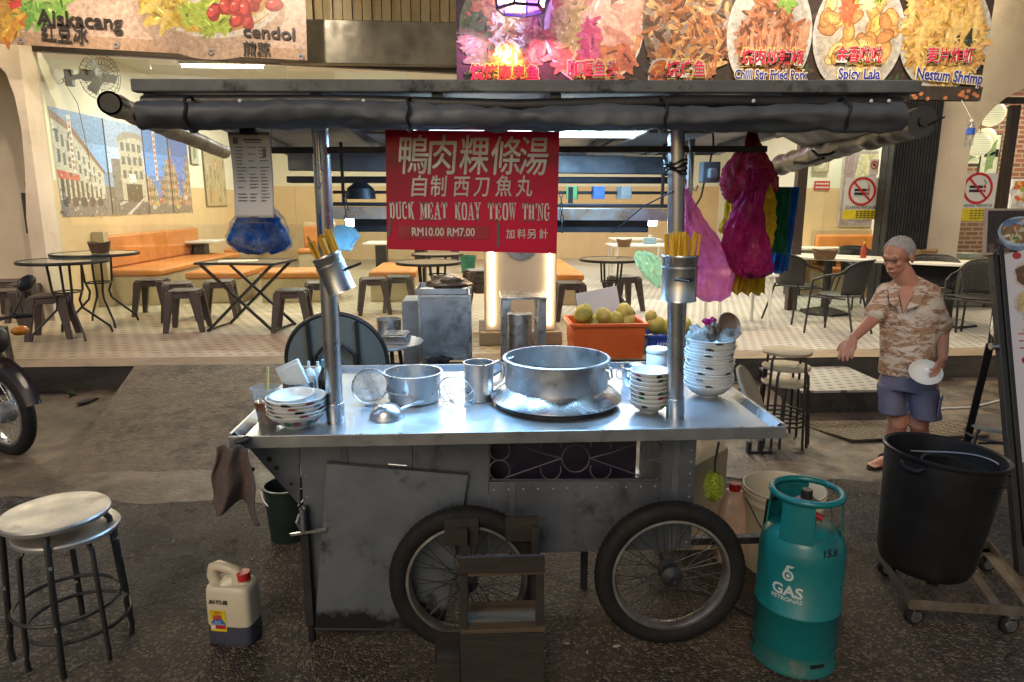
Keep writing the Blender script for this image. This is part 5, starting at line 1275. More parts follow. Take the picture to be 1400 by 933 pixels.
# no smoking notices on the glass
m_signw = M('notice_white', (.62, .62, .62), .5, 0, (.56, .56, .56), 3, .4); m_signy = M('notice_yellow', (.70, .56, .02), .5); m_signr = M('notice_red', (.55, .015, .02), .45)
def nosmoke(label, px0, px1, py0, pym, py1, y, extra=False):
    a_, b_ = AY(px0, py0, y), AY(px1, py1, y); w, h = b_.x - a_.x, a_.z - b_.z; zm = a_.z - AY(px0, pym, y).z
    t = T('no_smoking_sign', label, 'sign', (a_.x, y, a_.z), (0, 0, 0))
    mb = MB(); mb.bb((0, 0, -zm), (w, .004, 0)); mb.build('board', m_signw, t, smooth=0)
    mb = MB(); mb.bb((0, 0, -h), (w, .004, -zm - .001)); mb.build('yellow_board', m_signy, t, smooth=0)
    c = Vector((w * .5, -.002, -zm * .43)); r = w * .40
    mb = MB(); mb.lathe([(r, 0), (r, .002), (r * .84, .002), (r * .84, 0)], 48, Matrix.Translation(c) @ Matrix.Rotation(PI / 2, 4, 'X')); mb.box(c + Vector((0, -.0025, 0)), (r * 1.76, .002, r * .13), (0, R(45), 0)); mb.build('ring', m_signr, t, smooth=0)
    mb = MB()
    for z in (.10, -.16): mb.box(c + Vector((-r * .12, -.001, r * z)), (r * .9, .002, r * .17))
    mb.tube([c + Vector((r * (.42 + .1 * math.sin(k * .9)), -.002, r * (.22 + .07 * k))) for k in range(6)], .004, 5); mb.build('cigarette', m_ink, t, smooth=0)
    mb = MB()
    for z in (.10, -.16): mb.box(c + Vector((r * .46, -.001, r * z)), (r * .16, .002, r * .17))
    mb.build('ember', m_signr, t, smooth=0)
    tx = text('lettering', 'DILARANG MEROKOK', .06, m_ink, t, (w / 2, -.002, -zm * .93)); bx = max(v.co.x for v in tx.data.vertices) * 2
    for v in tx.data.vertices: v.co.x *= w * .92 / bx
    for k in range(4):
        mb = MB()
        for j in range(5): mb.box((w * (.42 + .11 * j), -.001, -zm - (h - zm) * (.2 + .2 * k)), (w * .08, .002, .012))
        mb.build('small_print', m_ink, t, smooth=0)
    return t
nosmoke('no smoking sign on the glass in front of the tall faded poster', 1157, 1198, 243, 287, 300, FY - .03)
nosmoke('no smoking sign on the window beside the paper lanterns', 1314, 1356, 237, 285, 302, FY - .05)
y_ = FY - .03; p = AY(1195, 228, y_); t = T('round_notice', 'small square notice with a red ring above the no smoking sign', 'notice', p)
mb = MB(); mb.bb((-.06, 0, -.10), (.06, .004, .09)); mb.build('board', m_signw, t)
mb = MB(); mb.lathe([(.05, 0), (.05, .002), (.038, .002), (.038, 0)], 32, Matrix.Translation((0, -.002, .02)) @ Matrix.Rotation(PI / 2, 4, 'X')); mb.box((0, -.003, .02), (.085, .002, .01), (0, R(45), 0)); mb.build('ring', m_signr, t)
mb = MB(); mb.ball((0, -.002, .02), (.022, .002, .016), 10, 6); mb.build('figure', m_ink, t)

# paper lanterns in the window
m_lan = EMIT('paper_lantern_glow', (1, .90, .62), .34)
for px, py, r in ((1356, 156, .17), (1338, 198, .165), (1368, 186, .14)):
    p = AY(px, py, 9.7); t = T('paper_lantern', {1356: 'round white paper lantern hanging highest in the arch window', 1338: 'round white paper lantern hanging lowest in the arch window', 1368: 'round white paper lantern half behind the other two'}[px], 'lantern', p + Vector((0, .3 if px == 1368 else 0, 0)))
    mb = MB(); mb.lathe([(r * math.cos(a) * (1 + .012 * (k % 2)), r * math.sin(a)) for k, a in enumerate([R(-80 + 160 * j / 28) for j in range(29)])], 32); sh_ = mb.build('shade', m_lan, t, smooth=60)
    mb = MB()
    for a_ in range(-70, 71, 10): mb.tube([(r * 1.012 * math.cos(R(a_)) * math.cos(2 * PI * j / 28), r * 1.012 * math.cos(R(a_)) * math.sin(2 * PI * j / 28), r * math.sin(R(a_))) for j in range(28)], .0022, 4, closed=True)
    mb.build('rib', M('lantern_rib', (.42, .36, .24), .6), sh_)
    mb = MB(); mb.cyl((0, 0, r), (0, 0, CEIL - p.z), .005, n=6); mb.tube([(r * .18 * math.cos(2 * PI * j / 16), r * .18 * math.sin(2 * PI * j / 16), r * .985) for j in range(16)], .006, 6, closed=True); mb.build('cord', m_frame, t)
for (px, py, w, h) in ((1330, 208, .30, .42), (1352, 222, .34, .46), (1357, 200, .3, .4)):
    p = AY(px, py, 11.18); picture('picture', {208: 'narrow framed plant picture on the brick wall', 222: 'framed leaf picture on the brick wall beside the sign', 200: 'pale framed picture on the brick wall under the lanterns'}[py], p, w, h, art_leaf, 0)
# planks, bench and grey block behind the right chairs
p = AY(1345, 415, 7.9)
mb = MB(); mb.bb((AY(1298, 400, 8.6).x, 8.9, FLOOR + .002), (AY(1298, 400, 8.6).x + 1.6, 10.9, FLOOR + .5))
tag(mb.build('bench', M('grey_brown_bench', (.13, .10, .085), .6, 0, (.09, .07, .06), 5, .5), bevel=.02), 'low grey brown bench inside the arch window', 'bench')
p = AY(1312, 332, 9.5)
for k, (c, z) in enumerate((((.04, .04, .04), .0), ((.6, .5, .02), .075), ((.5, .5, .47), .15))):
    mb = MB(); mb.box((0, 0, .035), (.34, .26, .07)); mb.box((0, -.131, .035), (.3, .004, .05))
    tag(mb.build('box', M('box_col_%d' % k, c, .5), loc=(AY(1318, 360, 9.2).x, 9.2, FLOOR + .504 + z), rot=(0, 0, .1 * k), bevel=.004), ['flat black box', 'flat yellow box', 'flat pale box'][k] + ' stacked on the bench in the arch window', 'box')

# benches
m_bbase = M('bench_base_tile', (.46, .36, .22), .6, 0, (.36, .27, .15), 2.5, .5, .1, 30)
def bench(label, x0, x1, y0, y1, back, seat_h=.44):
    t = T('booth_bench', label, 'bench', ((x0 + x1) / 2, (y0 + y1) / 2, FLOOR)); w, d = x1 - x0, y1 - y0
    mb = MB(); mb.bb((-w / 2, -d / 2, .001), (w / 2, d / 2, seat_h - .10)); mb.build('base', m_bbase, t, bevel=.008)
    mb = MB(); mb.bb((-w / 2 - .02, -d / 2 - .02, seat_h - .098), (w / 2 + .02, d / 2 + .01, seat_h)); mb.build('seat', m_orangep, t, bevel=.03)
    if back == 'x':
        mb = MB(); mb.bb((-w / 2 + .005, -d / 2, seat_h + .002), (-w / 2 + .10, d / 2, seat_h + .46)); mb.build('backrest', m_orangep, t, bevel=.03)
        mb = MB(); mb.bb((-w / 2 - .0, -d / 2 - .14, .002), (-w / 2 + .16, -d / 2 - .012, seat_h + .52)); mb.build('end_panel', m_bbase, t, bevel=.006)
    elif back == 'y':
        mb = MB(); mb.bb((-w / 2, d / 2 - .10, seat_h + .002), (w / 2, d / 2 - .005, seat_h + .46)); mb.build('backrest', m_orangep, t, bevel=.03)
        mb = MB(); mb.bb((-w / 2, d / 2 - .003, .0), (w / 2, d / 2 + .05, seat_h + .54)); mb.build('back_panel', m_bbase, t, bevel=.006)
    return t
bench('long orange booth bench along the wall under the street mural', LWX + .01, LWX + .80, 9.75, 13.0, 'x', .5)
x0_, x1_ = AY(255, 380, 9.9).x, AY(330, 380, 9.9).x; bench('orange bench end beside the long white table on the left', x0_, x1_, 9.9, 11.2, None)
x0_, x1_ = AY(356, 380, 9.9).x, AY(452, 380, 9.9).x; bench('orange bench behind the folding table with a tall backrest', x0_, x1_, 9.9, 10.6, None)
x0_, x1_ = AY(506, 380, 9.9).x, AY(567, 380, 9.9).x; bench('orange bench end beside the round glass table in the middle', x0_, x1_, 9.9, 11.4, None)
x0_, x1_ = AY(764, 380, 9.4).x, AY(797, 380, 9.4).x; bench('orange bench end to the right of the lit pillar', x0_, x1_, 9.4, 12.0, None)
x0_, x1_ = AY(1112, 350, 10.5).x, AY(1216, 350, 10.5).x; bench('orange booth bench against the peach tiled wall on the right', x0_, x1_ + .6, 9.95, 10.53, 'y', .46)
x0_, x1_ = AY(262, 300, 14.5).x, AY(312, 300, 14.5).x; bench('far orange booth bench behind the yellow basket', x0_, x1_, 14.5, 15.1, 'y', .46)
x0_, x1_ = AY(405, 300, 14.5).x, AY(452, 300, 14.5).x; bench('far orange booth bench behind the blue stuffed bag', x0_, x1_, 14.5, 15.1, 'y', .46)

# tables
def white_table(px, py, w, d, label, rot=0.0, h=.74, legs='slab', base_dark=True):
    p = G(px, py, FLOOR + h); t = T('dining_table', label, 'table', (p.x, p.y, FLOOR), rot)
    mb = MB(); mb.bb((-w / 2, -d / 2, h - .03), (w / 2, d / 2, h)); mb.build('top', m_tbl, t, bevel=.004)
    if legs == 'slab':
        for s_ in (-1, 1):
            mb = MB(); mb.bb((s_ * w * .28 - .09, -d * .2, .002), (s_ * w * .28 + .09, d * .2, h - .032)); mb.build('leg', m_black, t, bevel=.006)
    elif legs == 'pedestal':
        for s_ in (-1, 1):
            mb = MB(); mb.cyl((s_ * w * .3, 0, .03), (s_ * w * .3, 0, h - .032), .05, n=12); mb.lathe([(.06, .09), (.30, .03), (.31, .004), (0, .004)], 6, Matrix.Translation((s_ * w * .3, 0, 0))); mb.build('leg', m_black, t)
    else:
        for sx in (-1, 1):
            for sy in (-1, 1):
                mb = MB(); mb.cyl((sx * (w / 2 - .06), sy * (d / 2 - .06), .002), (sx * (w / 2 - .06), sy * (d / 2 - .06), h - .032), .018, n=10); mb.build('leg', m_tbl, t)
    return t
white_table(240, 329, 1.55, .8, 'long white table with baskets beside the booth bench under the mural', .1)
white_table(300, 312, 1.4, .8, 'second white table further back behind the long one', .05)
white_table(548, 331, 1.2, .8, 'white table seen beside the left canopy post', 0)
white_table(600, 318, 1.3, .8, 'far white table behind the red menu sign', 0)
white_table(868, 326, .9, .7, 'white table in the middle of the shop right of the pillar', 0, legs='thin')
white_table(874, 334, 1.0, .7, 'nearer white table right of the pillar', 0, legs='thin')
white_table(1010, 372, .7, .6, 'small pale table beneath the hanging plastic bags', 0, .62, 'thin')
a_, b_ = G(1084, 348, FLOOR + .74), G(1362, 360, FLOOR + .74)
white_table(1215, 354, 2.25, .72, 'long white table behind the old man', math.atan2(b_.y - a_.y, b_.x - a_.x), legs='pedestal')
white_table(1110, 338, .9, .6, 'short white table behind the black wicker chairs', -.1, legs='slab')
m_glass = M('dark_table_glass', (.10, .12, .11), .08, 0, (.13, .15, .14), 2, .4, 0, 10, .03)
def bistro(px, py, y, r, label):
    p = AY(px, py, y); t = T('bistro_table', label, 'table', (p.x, y, FLOOR)); h = p.z - FLOOR
    mb = MB(); mb.lathe([(0, h - .008), (r - .02, h - .008), (r - .02, h), (0, h)], 48); mb.build('glass_top', m_glass, t)
    mb = MB(); mb.lathe([(r - .021, h - .03), (r, h - .028), (r + .004, h - .01), (r, h + .004), (r - .021, h + .003)], 48); mb.build('rim', m_black, t)
    for k in range(4):
        a = PI / 4 + k * PI / 2; c, s_ = math.cos(a), math.sin(a)
        mb = MB(); mb.tube([(c * q, s_ * q, z) for q, z in ((.16, h - .02), (.14, h * .62), (.10, h * .48), (.12, h * .38), (.24, h * .24), (.36, h * .10), (.38, .012))], .013, 8); mb.build('leg', m_black, t, smooth=60)
    mb = MB(); mb.tube([(.13 * math.cos(2 * PI * k / 20), .13 * math.sin(2 * PI * k / 20), h * .6) for k in range(20)], .009, 6, closed=True); mb.build('ring', m_black, t)
    return t, h
tb1, h1 = bistro(87, 356, 7.35, .42, 'round glass bistro table nearest the left pier')
tb2, h2 = bistro(130, 346, 8.1, .45, 'round glass bistro table with a brown basket on the left')
bistro(586, 358, 8.2, .39, 'round glass bistro table left of the lit pillar')
bistro(598, 347, 9.5, .36, 'far round glass bistro table left of the lit pillar')
bistro(836, 354, 8.5, .40, 'round dark table right of the lit pillar')
# folding X-leg table
p = G(345, 449, FLOOR); t = T('folding_table', 'black folding table on crossed legs behind the blue bag', 'table', (p.x, p.y, FLOOR), R(-9))
h = AY(345, 357, p.y).z - FLOOR
mb = MB(); mb.bb((-.44, -.30, h - .012), (.44, .30, h)); mb.build('top', m_glass, t, bevel=.003)
mb = MB()
for a_, b_ in (((-.44, -.305), (.44, -.305)), ((-.44, .305), (.44, .305)), ((-.445, -.31), (-.445, .31)), ((.445, -.31), (.445, .31))): mb.bar((*a_, h - .008), (*b_, h - .008), .016, .026)
mb.build('rim', m_black, t)
for s_ in (-1, 1):
    mb = MB(); mb.bar((-.40, s_ * .27, h - .02), (.40, s_ * .27, .0), .022, .03); mb.build('leg', m_black, t)
    mb = MB(); mb.bar((.40, s_ * .24, h - .02), (-.40, s_ * .24, .0), .022, .03); mb.build('leg', m_black, t)
mb = MB(); mb.bar((-.38, -.27, .02), (-.38, .27, .02), .02, .02); mb.bar((.38, -.27, .02), (.38, .27, .02), .02, .02); mb.build('stretcher', m_black, t)
mb = MB(); mb.box((0, 0, 0), (.42, .28, .001), (0, 0, .1))
tag(mb.build('paper', M('paper_sheet', (.6, .5, .38), .6), loc=(p.x - .1, p.y, FLOOR + h + .002), rot=(0, 0, .2)), 'flat paper menu lying on the folding table', 'paper')

# plastic stools
def make_stool():
    t = T('plastic_stool', 'brown plastic stool', 'stool', (0, 0, 0)); h = .46; w = .155
    mb = MB(); mb.bb((-w, -w, h - .028), (w, w, h)); mb.build('seat', m_brownp, t, bevel=.012)
    mb = MB(); mb.cyl((0, 0, h), (0, 0, h + .0015), .02, n=12); mb.build('grip_hole', m_black, t)
    for sx in (-1, 1):
        for sy in (-1, 1):
            mb = MB(); rings = []
            for z, o, s_ in ((h - .02, w - .028, .042), (h * .6, w - .005, .036), (.0, w + .035, .026)):
                c = Vector((sx * o, sy * o, z)); rings.append([c + Vector((dx * s_ , dy * s_ , 0)) for dx, dy in ((-1, -1), (1, -1), (1, 1), (-1, 1))])
            mb.loft(rings); mb.build('leg', m_brownp, t, bevel=.006)
    for k in range(4):
        mb = MB(); a = k * PI / 2; m_ = Matrix.Rotation(a, 4, 'Z')
        mb.prism([(-w + .03, h - .03), (w - .03, h - .03), (w - .045, h - .05), (w * .5, h - .085), (-w * .5, h - .085), (-w + .045, h - .05)][::-1], .012, m_ @ Matrix.Translation((0, -w + .004, 0)) @ MX)
        mb.build('apron', m_brownp, t)
    return t
stool = make_stool(); first = [True]
def put_stool(px, py, rot, label, y=None, z=FLOOR):
    p = G(px, py, z); o = stool if first[0] else dup(stool); first[0] = False
    o.location = p; o.rotation_euler = (0, 0, rot); o['label'] = label; o['group'] = 'brown plastic stools'
for a_ in [(74, 461, .3, 'brown plastic stool nearest the kerb in front of the left bistro tables'), (46, 438, .1, 'brown plastic stool under the rear edge of the left bistro table'), (6, 452, .5, 'brown plastic stool behind the motorcycle mirror'),
           (213, 430, .1, 'brown plastic stool beside the bistro table leg under the brown basket'), (247, 437, .4, 'middle brown plastic stool of the three under the yellow basket'), (258, 451, .15, 'front brown plastic stool of the three under the yellow basket'),
           (304, 433, .2, 'brown plastic stool behind the left legs of the folding table'), (402, 451, .1, 'brown plastic stool at the right end of the folding table'), (440, 436, .3, 'brown plastic stool hidden behind the tilted chopstick can'),
           (512, 428, .2, 'brown plastic stool left of the steel cabinet'), (547, 424, .05, 'brown plastic stool beside the round glass table in the middle'), (778, 436, .1, 'brown plastic stool right of the lit pillar'), (852, 424, .3, 'brown plastic stool behind the orange crate'), (20, 432, .2, 'brown plastic stool furthest left against the pier')]:
    put_stool(*a_)
for k in range(4):
    p = G(657, 442, FLOOR); o = dup(stool, (p.x, p.y, FLOOR + .06 * k), .1 + .04 * k, 'brown plastic stool in the stack left of the lit pillar', 'brown plastic stools stacked by the pillar')

# baskets
def basket(label, p, a, b_, h, mat, slant=.75):
    mb = MB(); n = 48
    def ring(z, k, off=0): return [Vector((a * k * math.cos(2 * PI * j / n) * (1 + .015 * ((j + off) % 2)), b_ * k * math.sin(2 * PI * j / n) * (1 + .015 * ((j + off) % 2)), z + (.012 * math.cos(4 * PI * j / n) if z > h * .8 else 0))) for j in range(n)]
    R_ = [ring(0, slant)] + [ring(h * q / 8, slant + (1 - slant) * q / 8, q) for q in range(1, 9)] + [ring(h, .96), ring(.01, slant * .93)]
    mb.loft(R_); o = mb.build('basket', mat, smooth=30, loc=p); return tag(o, label, 'basket')
m_wick = M('brown_wicker', (.10, .055, .028), .7, 0, (.06, .03, .015), 30, .5, .4, 90); m_wick2 = M('tan_wicker', (.22, .13, .06), .7, 0, (.14, .08, .035), 30, .5, .4, 90); m_yel = M('yellow_basket', (.62, .45, .01), .5)
basket('brown wicker basket of packets on the bistro table', Vector((tb2.location.x + .1, 8.02, FLOOR + h2 + .006)), .12, .10, .12, m_wick)
for px, py, mt, l, a_, h_ in ((199, 330, m_wick, 'brown wicker basket on the long white table', .17, .11), (277, 321, m_yel, 'yellow plastic basket on the long white table', .19, .12), (247, 306, m_wick, 'grey brown basket on the second white table', .15, .1),
                      (1127, 355, m_wick2, 'tan wicker basket on the left end of the white table by the old man', .15, .12), (1263, 355, m_wick2, 'tan wicker basket on the white table behind the old man', .15, .12), (853, 338, m_wick2, 'tan wicker basket on the white table right of the pillar', .12, .12), (1018, 300, m_wick, 'small brown basket far behind the hanging bags', .1, .1)):
    p = G(px, py, FLOOR + .742); basket(l, p, a_, a_ * .75, h_, mt)

# black wicker chairs
m_weave, nt, b = newmat('black_weave'); v = coords(nt)
w1 = nd(nt, 'ShaderNodeTexWave', props={'wave_type': 'BANDS', 'bands_direction': 'Z'}, Vector=v, Scale=22.0); w2_ = nd(nt, 'ShaderNodeTexWave', props={'wave_type': 'BANDS', 'bands_direction': 'X'}, Vector=v, Scale=22.0)
ww = mth(nt, 'MULTIPLY', w1, w2_)
nt.links.new(mixc(nt, ww, (.012, .011, .011), (.055, .05, .048)), b.inputs['Base Color']); b.inputs['Roughness'].default_value = .5
bp = nt.nodes.new('ShaderNodeBump'); bp.inputs['Distance'].default_value = .006; nt.links.new(ww, bp.inputs['Height']); nt.links.new(bp.outputs[0], b.inputs['Normal'])
def make_chair():
    t = T('wicker_chair', 'black wicker chair', 'chair'); h = .43
    mb = MB(); mb.lathe([(0, h - .004), (.20, h - .006), (.215, h + .006), (.20, h + .014), (0, h + .010)], 32); mb.build('seat', m_weave, t)
    mb = MB()
    def bk(u, v):
        a = R(205 + 130 * u); r = .235 + .05 * v; return (r * math.cos(a), r * math.sin(a) - .02 * v, h + .02 + .36 * v * (1 - .28 * (2 * u - 1) ** 4))
    mb.sheet(bk, 24, 8); o = mb.build('backrest', m_weave, t, smooth=60); s_ = o.modifiers.new('s', 'SOLIDIFY'); s_.thickness = .012
    mb = MB(); top_ = [Vector(bk(u / 24, 1)) + Vector((0, 0, .004)) for u in range(25)]
    arm_r = [Vector((.27, -.10, h + .25)), Vector((.27, .05, h + .22)), Vector((.25, .19, h + .16))]; mb.tube([Vector((-v.x, v.y, v.z)) for v in arm_r[::-1]] + top_ + arm_r, .013, 8); mb.build('arm_rail', m_black, t, smooth=60)
    for sx in (-1, 1):
        mb = MB(); mb.tube([(sx * .25, .19, h + .16), (sx * .235, .215, h), (sx * .25, .24, 0)], .012, 8); mb.build('leg', m_black, t)
        mb = MB(); mb.tube([(sx * .18, -.16, h + .02), (sx * .21, -.22, h * .5), (sx * .24, -.28, 0)], .012, 8); mb.build('leg', m_black, t)
        mb = MB(); mb.tube([(sx * .23, .20, h - .02), (sx * .2, -.15, h - .02)], .011, 8); mb.build('side_rail', m_black, t)
    mb = MB(); mb.tube([(-.23, .20, h - .02), (.23, .20, h - .02)], .011, 8); mb.build('front_rail', m_black, t)
    return t
ch = make_chair(); chairs = [(1143, 456, R(38), 'black wicker chair with its back turned, in front of the long white table'), (1085, 438, R(-70), 'black wicker chair facing right at the left end of the white table'), (1330, 462, R(120), 'black wicker chair between the old man and the menu stand'),
                            (1268, 448, R(150), 'black wicker chair directly behind the old man'), (1172, 420, R(185), 'black wicker chair on the far side of the white table')]
for i, (px, py, rz, lb) in enumerate(chairs):
    o = ch if i == 0 else dup(ch); p = G(px, py, FLOOR); o.location = p; o.rotation_euler = (0, 0, rz); o['label'] = lb; o['group'] = 'black wicker chairs'

# wall fan
y_ = 9.6; p = AX(92, 106, LWX); p = Vector((LWX + .02, 10.0, AX(92, 106, LWX).z))
t = T('wall_fan', 'dark wall fan above the street mural', 'fan', AY(95, 107, 9.3))
m_fan = M('fan_grey', (.10, .10, .095), .5, .4)
mb = MB(); mb.box((0, 0, 0), (.09, .08, .2)); mb.cyl((0, 0, 0), (.28, -.1, .02), .03); mb.build('bracket', m_fan, t, bevel=.01)
mb = MB(); mb.cyl((.24, -.1, .02), (.42, -.16, -.0), .075, .05); mb.build('motor', m_fan, t)
q_ = Vector((.86, -.45, -.18)).to_track_quat('Z', 'Y').to_matrix().to_4x4(); q_.translation = Vector((.46, -.17, -.01))
mb = MB()
for r in (.08, .15, .22, .27): mb.tube([q_ @ Vector((r * math.cos(2 * PI * k / 36), r * math.sin(2 * PI * k / 36), .07 - .16 * (r / .27) ** 3 * .4)) for k in range(36)], .004, 5, closed=True)
for k in range(30):
    a = 2 * PI * k / 30
    mb.tube([q_ @ Vector((.03 * math.cos(a), .03 * math.sin(a), .075)), q_ @ Vector((.2 * math.cos(a), .2 * math.sin(a), .05)), q_ @ Vector((.272 * math.cos(a), .272 * math.sin(a), .0)), q_ @ Vector((.2 * math.cos(a), .2 * math.sin(a), -.05)), q_ @ Vector((.05 * math.cos(a), .05 * math.sin(a), -.06))], .0025, 4)
mb.build('guard', m_fan, t)
mb = MB()
for k in range(3): mb.box((0, 0, 0), (.2, .11, .004), None, q_ @ Matrix.Rotation(2 * PI * k / 3, 4, 'Z') @ Matrix.Translation((.12, 0, 0)) @ Matrix.Rotation(.4, 4, 'X'))
mb.build('blade', M('fan_blade', (.16, .17, .165), .4), t)
mb = MB(); mb.tube([Vector((-.02, .0, .1)), Vector((-.1, .02, -.05)), Vector((-.22, .02, -.1)), Vector((-.1, .02, .0)), Vector((0.05, .02, -.3)), Vector((.1, .05, -1.0))], .005, 5); mb.build('cable', m_black, t)
# green bin far inside
p = G(640, 373, FLOOR); t = T('waste_bin', 'small green waste bin far inside the shop', 'bin', p)
mb = MB(); mb.lathe([(0, 0), (.13, 0), (.165, .33), (.175, .335), (.175, .35), (.155, .35), (.125, .01), (0, .01)], 28); mb.build('body', M('green_plastic', (.02, .16, .09), .5), t)

# ---- kitchen things between the cart and the walkway
# steel cabinet with tray
y_ = 5.15; c0, c1 = AY(571, 404, y_), AY(644, 404, y_); zc0 = AY(600, 488, y_).z; gz_ = ground_z(y_)
t = T('steel_cabinet', 'dull steel cabinet with a tray of foil on top', 'cabinet', ((c0.x + c1.x) / 2, y_, gz_)); w = c1.x - c0.x; H_ = c0.z - gz_
m_cab = M('cabinet_steel', (.42, .44, .47), .42, .9, (.28, .30, .33), 4, .5, .1, 30, .12, dirt=(.10, .10, .11), dscale=3, dlo=.58, dhi=.75)
mb = MB(); mb.bb((-w / 2 + .012, .012, zc0 - gz_), (w / 2 - .012, .5, H_ - .012)); mb.build('body', m_cab, t)
mb = MB()
for a_, b_ in (((-w / 2, 0, 0), (-w / 2 + .02, .025, H_)), ((w / 2 - .02, 0, 0), (w / 2, .025, H_)), ((-w / 2 + .021, 0, H_ - .02), (w / 2 - .021, .025, H_)), ((-w / 2 + .021, 0, zc0 - gz_ - .03), (w / 2 - .021, .025, zc0 - gz_ - .003)), ((-w / 2, .49, 0), (-w / 2 + .02, .515, H_)), ((w / 2 - .02, .49, 0), (w / 2, .515, H_))): mb.bb(a_, b_)
mb.build('frame', m_alu, t, bevel=.002)
mb = MB(); mb.bb((-w / 2 + .02, -.16, .12), (w / 2 - .02, .45, .14)); mb.build('lower_shelf', m_dark, t)
zt_ = H_ + gz_
mb = MB(); mb.bb((-w / 2 - .01, -.02, 0), (w / 2 - .03, .40, .012)); 
for a_, b_ in (((-w / 2 - .012, -.03, 0), (w / 2 - .03, -.02, .045)), ((-w / 2 - .02, -.03, 0), (-w / 2 - .012, .41, .045)), ((w / 2 - .03, -.03, 0), (w / 2 - .02, .41, .045)), ((-w / 2 - .012, .40, 0), (w / 2 - .03, .41, .045))): mb.bb(a_, b_)
tag(mb.build('tray', m_cab, loc=((c0.x + c1.x) / 2, y_ + .03, zt_ + .003), bevel=.003), 'shallow steel tray on top of the steel cabinet', 'tray')
crumple('foil_parcel', 'crumpled foil parcel lying in the tray', Vector(((c0.x + c1.x) / 2 + .02, y_ + .16, zt_ + .075)), (.16, .10, .06), M('dark_foil', (.30, .24, .18), .35, .7, (.12, .09, .07), 30, .5, .8, 60), 4, 'foil parcel', jit=.45)
crumple('black_cloth', 'small black cloth on the lower ledge of the steel cabinet', Vector(((c0.x + c1.x) / 2 - .05, y_ - .08, AY(590, 489, y_).z)), (.10, .06, .03), m_black, 6, 'cloth', jit=.4)
mb = MB(); q0 = AY(549, 412, 5.4); q1 = AY(571, 412, 5.4); mb.bb((q0.x, 5.4, .1), (q1.x + .02, 5.75, q0.z)); tag(mb.build('low_box', m_galv, bevel=.01), 'plain grey box beside the steel cabinet', 'box')
# round steel table with boxes
p = AY(528, 467, 4.75); t = T('round_steel_table', 'round steel topped table behind the cart', 'table', (p.x, p.y, ground_z(4.75))); h = p.z - ground_z(4.75); r_ = AY(579, 467, 4.75).x - p.x
mb = MB(); mb.lathe([(0, h - .02), (r_ - .004, h - .02), (r_, h - .012), (r_ - .002, h), (0, h + .001)], 48); mb.build('top', m_alu, t)
for k in range(4):
    a = k * PI / 2 + .5; mb = MB(); mb.cyl((r_ * .35 * math.cos(a), r_ * .35 * math.sin(a), h - .021), (r_ * .7 * math.cos(a), r_ * .7 * math.sin(a), 0), .014, n=10); mb.build('leg', m_black, t)
q = AY(541, 463, 4.7)
bt = T('steel_box', 'slatted steel box on the round steel table', 'box', (q.x, 4.72, p.z + .002), (0, 0, -.1)); mb = MB(); mb.bb((-.085, -.10, 0), (.085, .10, .06)); mb.build('box', m_steel, bt, bevel=.004)
mb = MB()
for k in range(9): mb.bb((-.075, -.09 + .02 * k, .06), (.075, -.082 + .02 * k, .068))
mb.build('slat', m_alu, bt)
q = AY(531, 440, 4.95); mb = MB(); mb.lathe([(0, 0), (.085, 0), (.09, .12), (.094, .122), (.088, .122), (.082, .01), (0, .01)], 32); tag(mb.build('steel_tub', m_steel, loc=(q.x, 4.98, p.z + .002)), 'round steel tub on the round steel table', 'tub')
# upright folded round table, underside showing
yy_ = 4.25; c = AY(461, 494, yy_); r_ = AY(529, 494, yy_).x - c.x + .003; 
t = T('folded_table', 'round folding table tipped on edge with its dark underside showing', 'table', (c.x, c.y, c.z), (R(8), 0, 0))
RX = Matrix.Rotation(PI / 2, 4, 'X')
mb = MB(); mb.lathe([(0, -.006), (r_ - .01, -.006), (r_ - .01, .006), (0, .006)], 56, RX); mb.build('top', M('grey_green_panel', (.10, .12, .115), .5, 0, (.14, .16, .15), 4, .5, dirt=(.05, .05, .045), dscale=3), t)
mb = MB(); mb.tube([(r_ * math.cos(2 * PI * k / 56), 0, r_ * math.sin(2 * PI * k / 56)) for k in range(56)], .014, 8, closed=True); mb.build('rim', m_black, t)
mb = MB()
for x in (-.16, .14): mb.bar((x, -.02, -r_ * .85), (x, -.02, r_ * .85), .022, .016, up=(0, 1, 0))
mb.bar((-r_ * .9, -.02, -.16), (r_ * .9, -.02, -.16), .022, .016, up=(0, 1, 0))
mb.tube([(-.12, -.04, -.3), (-.12, -.04, .05), (-.06, -.045, .12), (.06, -.045, .12), (.12, -.04, .05), (.12, -.04, -.3)], .012, 8); mb.build('brace', m_black, t)
for x in (-.2, .2):
    mb = MB(); mb.cyl((x, -.04, -.1), (x * 1.3, .03, -c.z / math.cos(R(8)) + .0), .013, n=8); mb.build('leg', m_black, t)
# steel stand and tall canister
y_ = 5.6; a_, b_ = AY(685, 407, y_), AY(749, 407, y_); gz_ = ground_z(y_); h = a_.z - gz_; w = b_.x - a_.x
t = T('steel_stand', 'narrow steel stand in front of the lit pillar', 'stand', ((a_.x + b_.x) / 2, y_, gz_))
mb = MB(); mb.bb((-w / 2, -.0, h - .02), (w / 2, .42, h)); mb.build('top', m_steel, t, bevel=.003)
for sx in (-1, 1):
    for yy2 in (.02, .4):
        mb = MB(); mb.bb((sx * (w / 2 - .045) - .035, yy2 - .012, 0), (sx * (w / 2 - .045) + .035, yy2 + .012, h - .021)); mb.build('leg', m_alu, t, bevel=.003)
p = AY(711, 470, 5.35); t = T('canister', 'tall brushed steel canister under the steel stand', 'canister', (p.x, 5.40, ground_z(5.4))); h = AY(711, 428, 5.4).z - ground_z(5.4); r_ = (AY(728, 450, 5.4).x - AY(695, 450, 5.4).x) / 2
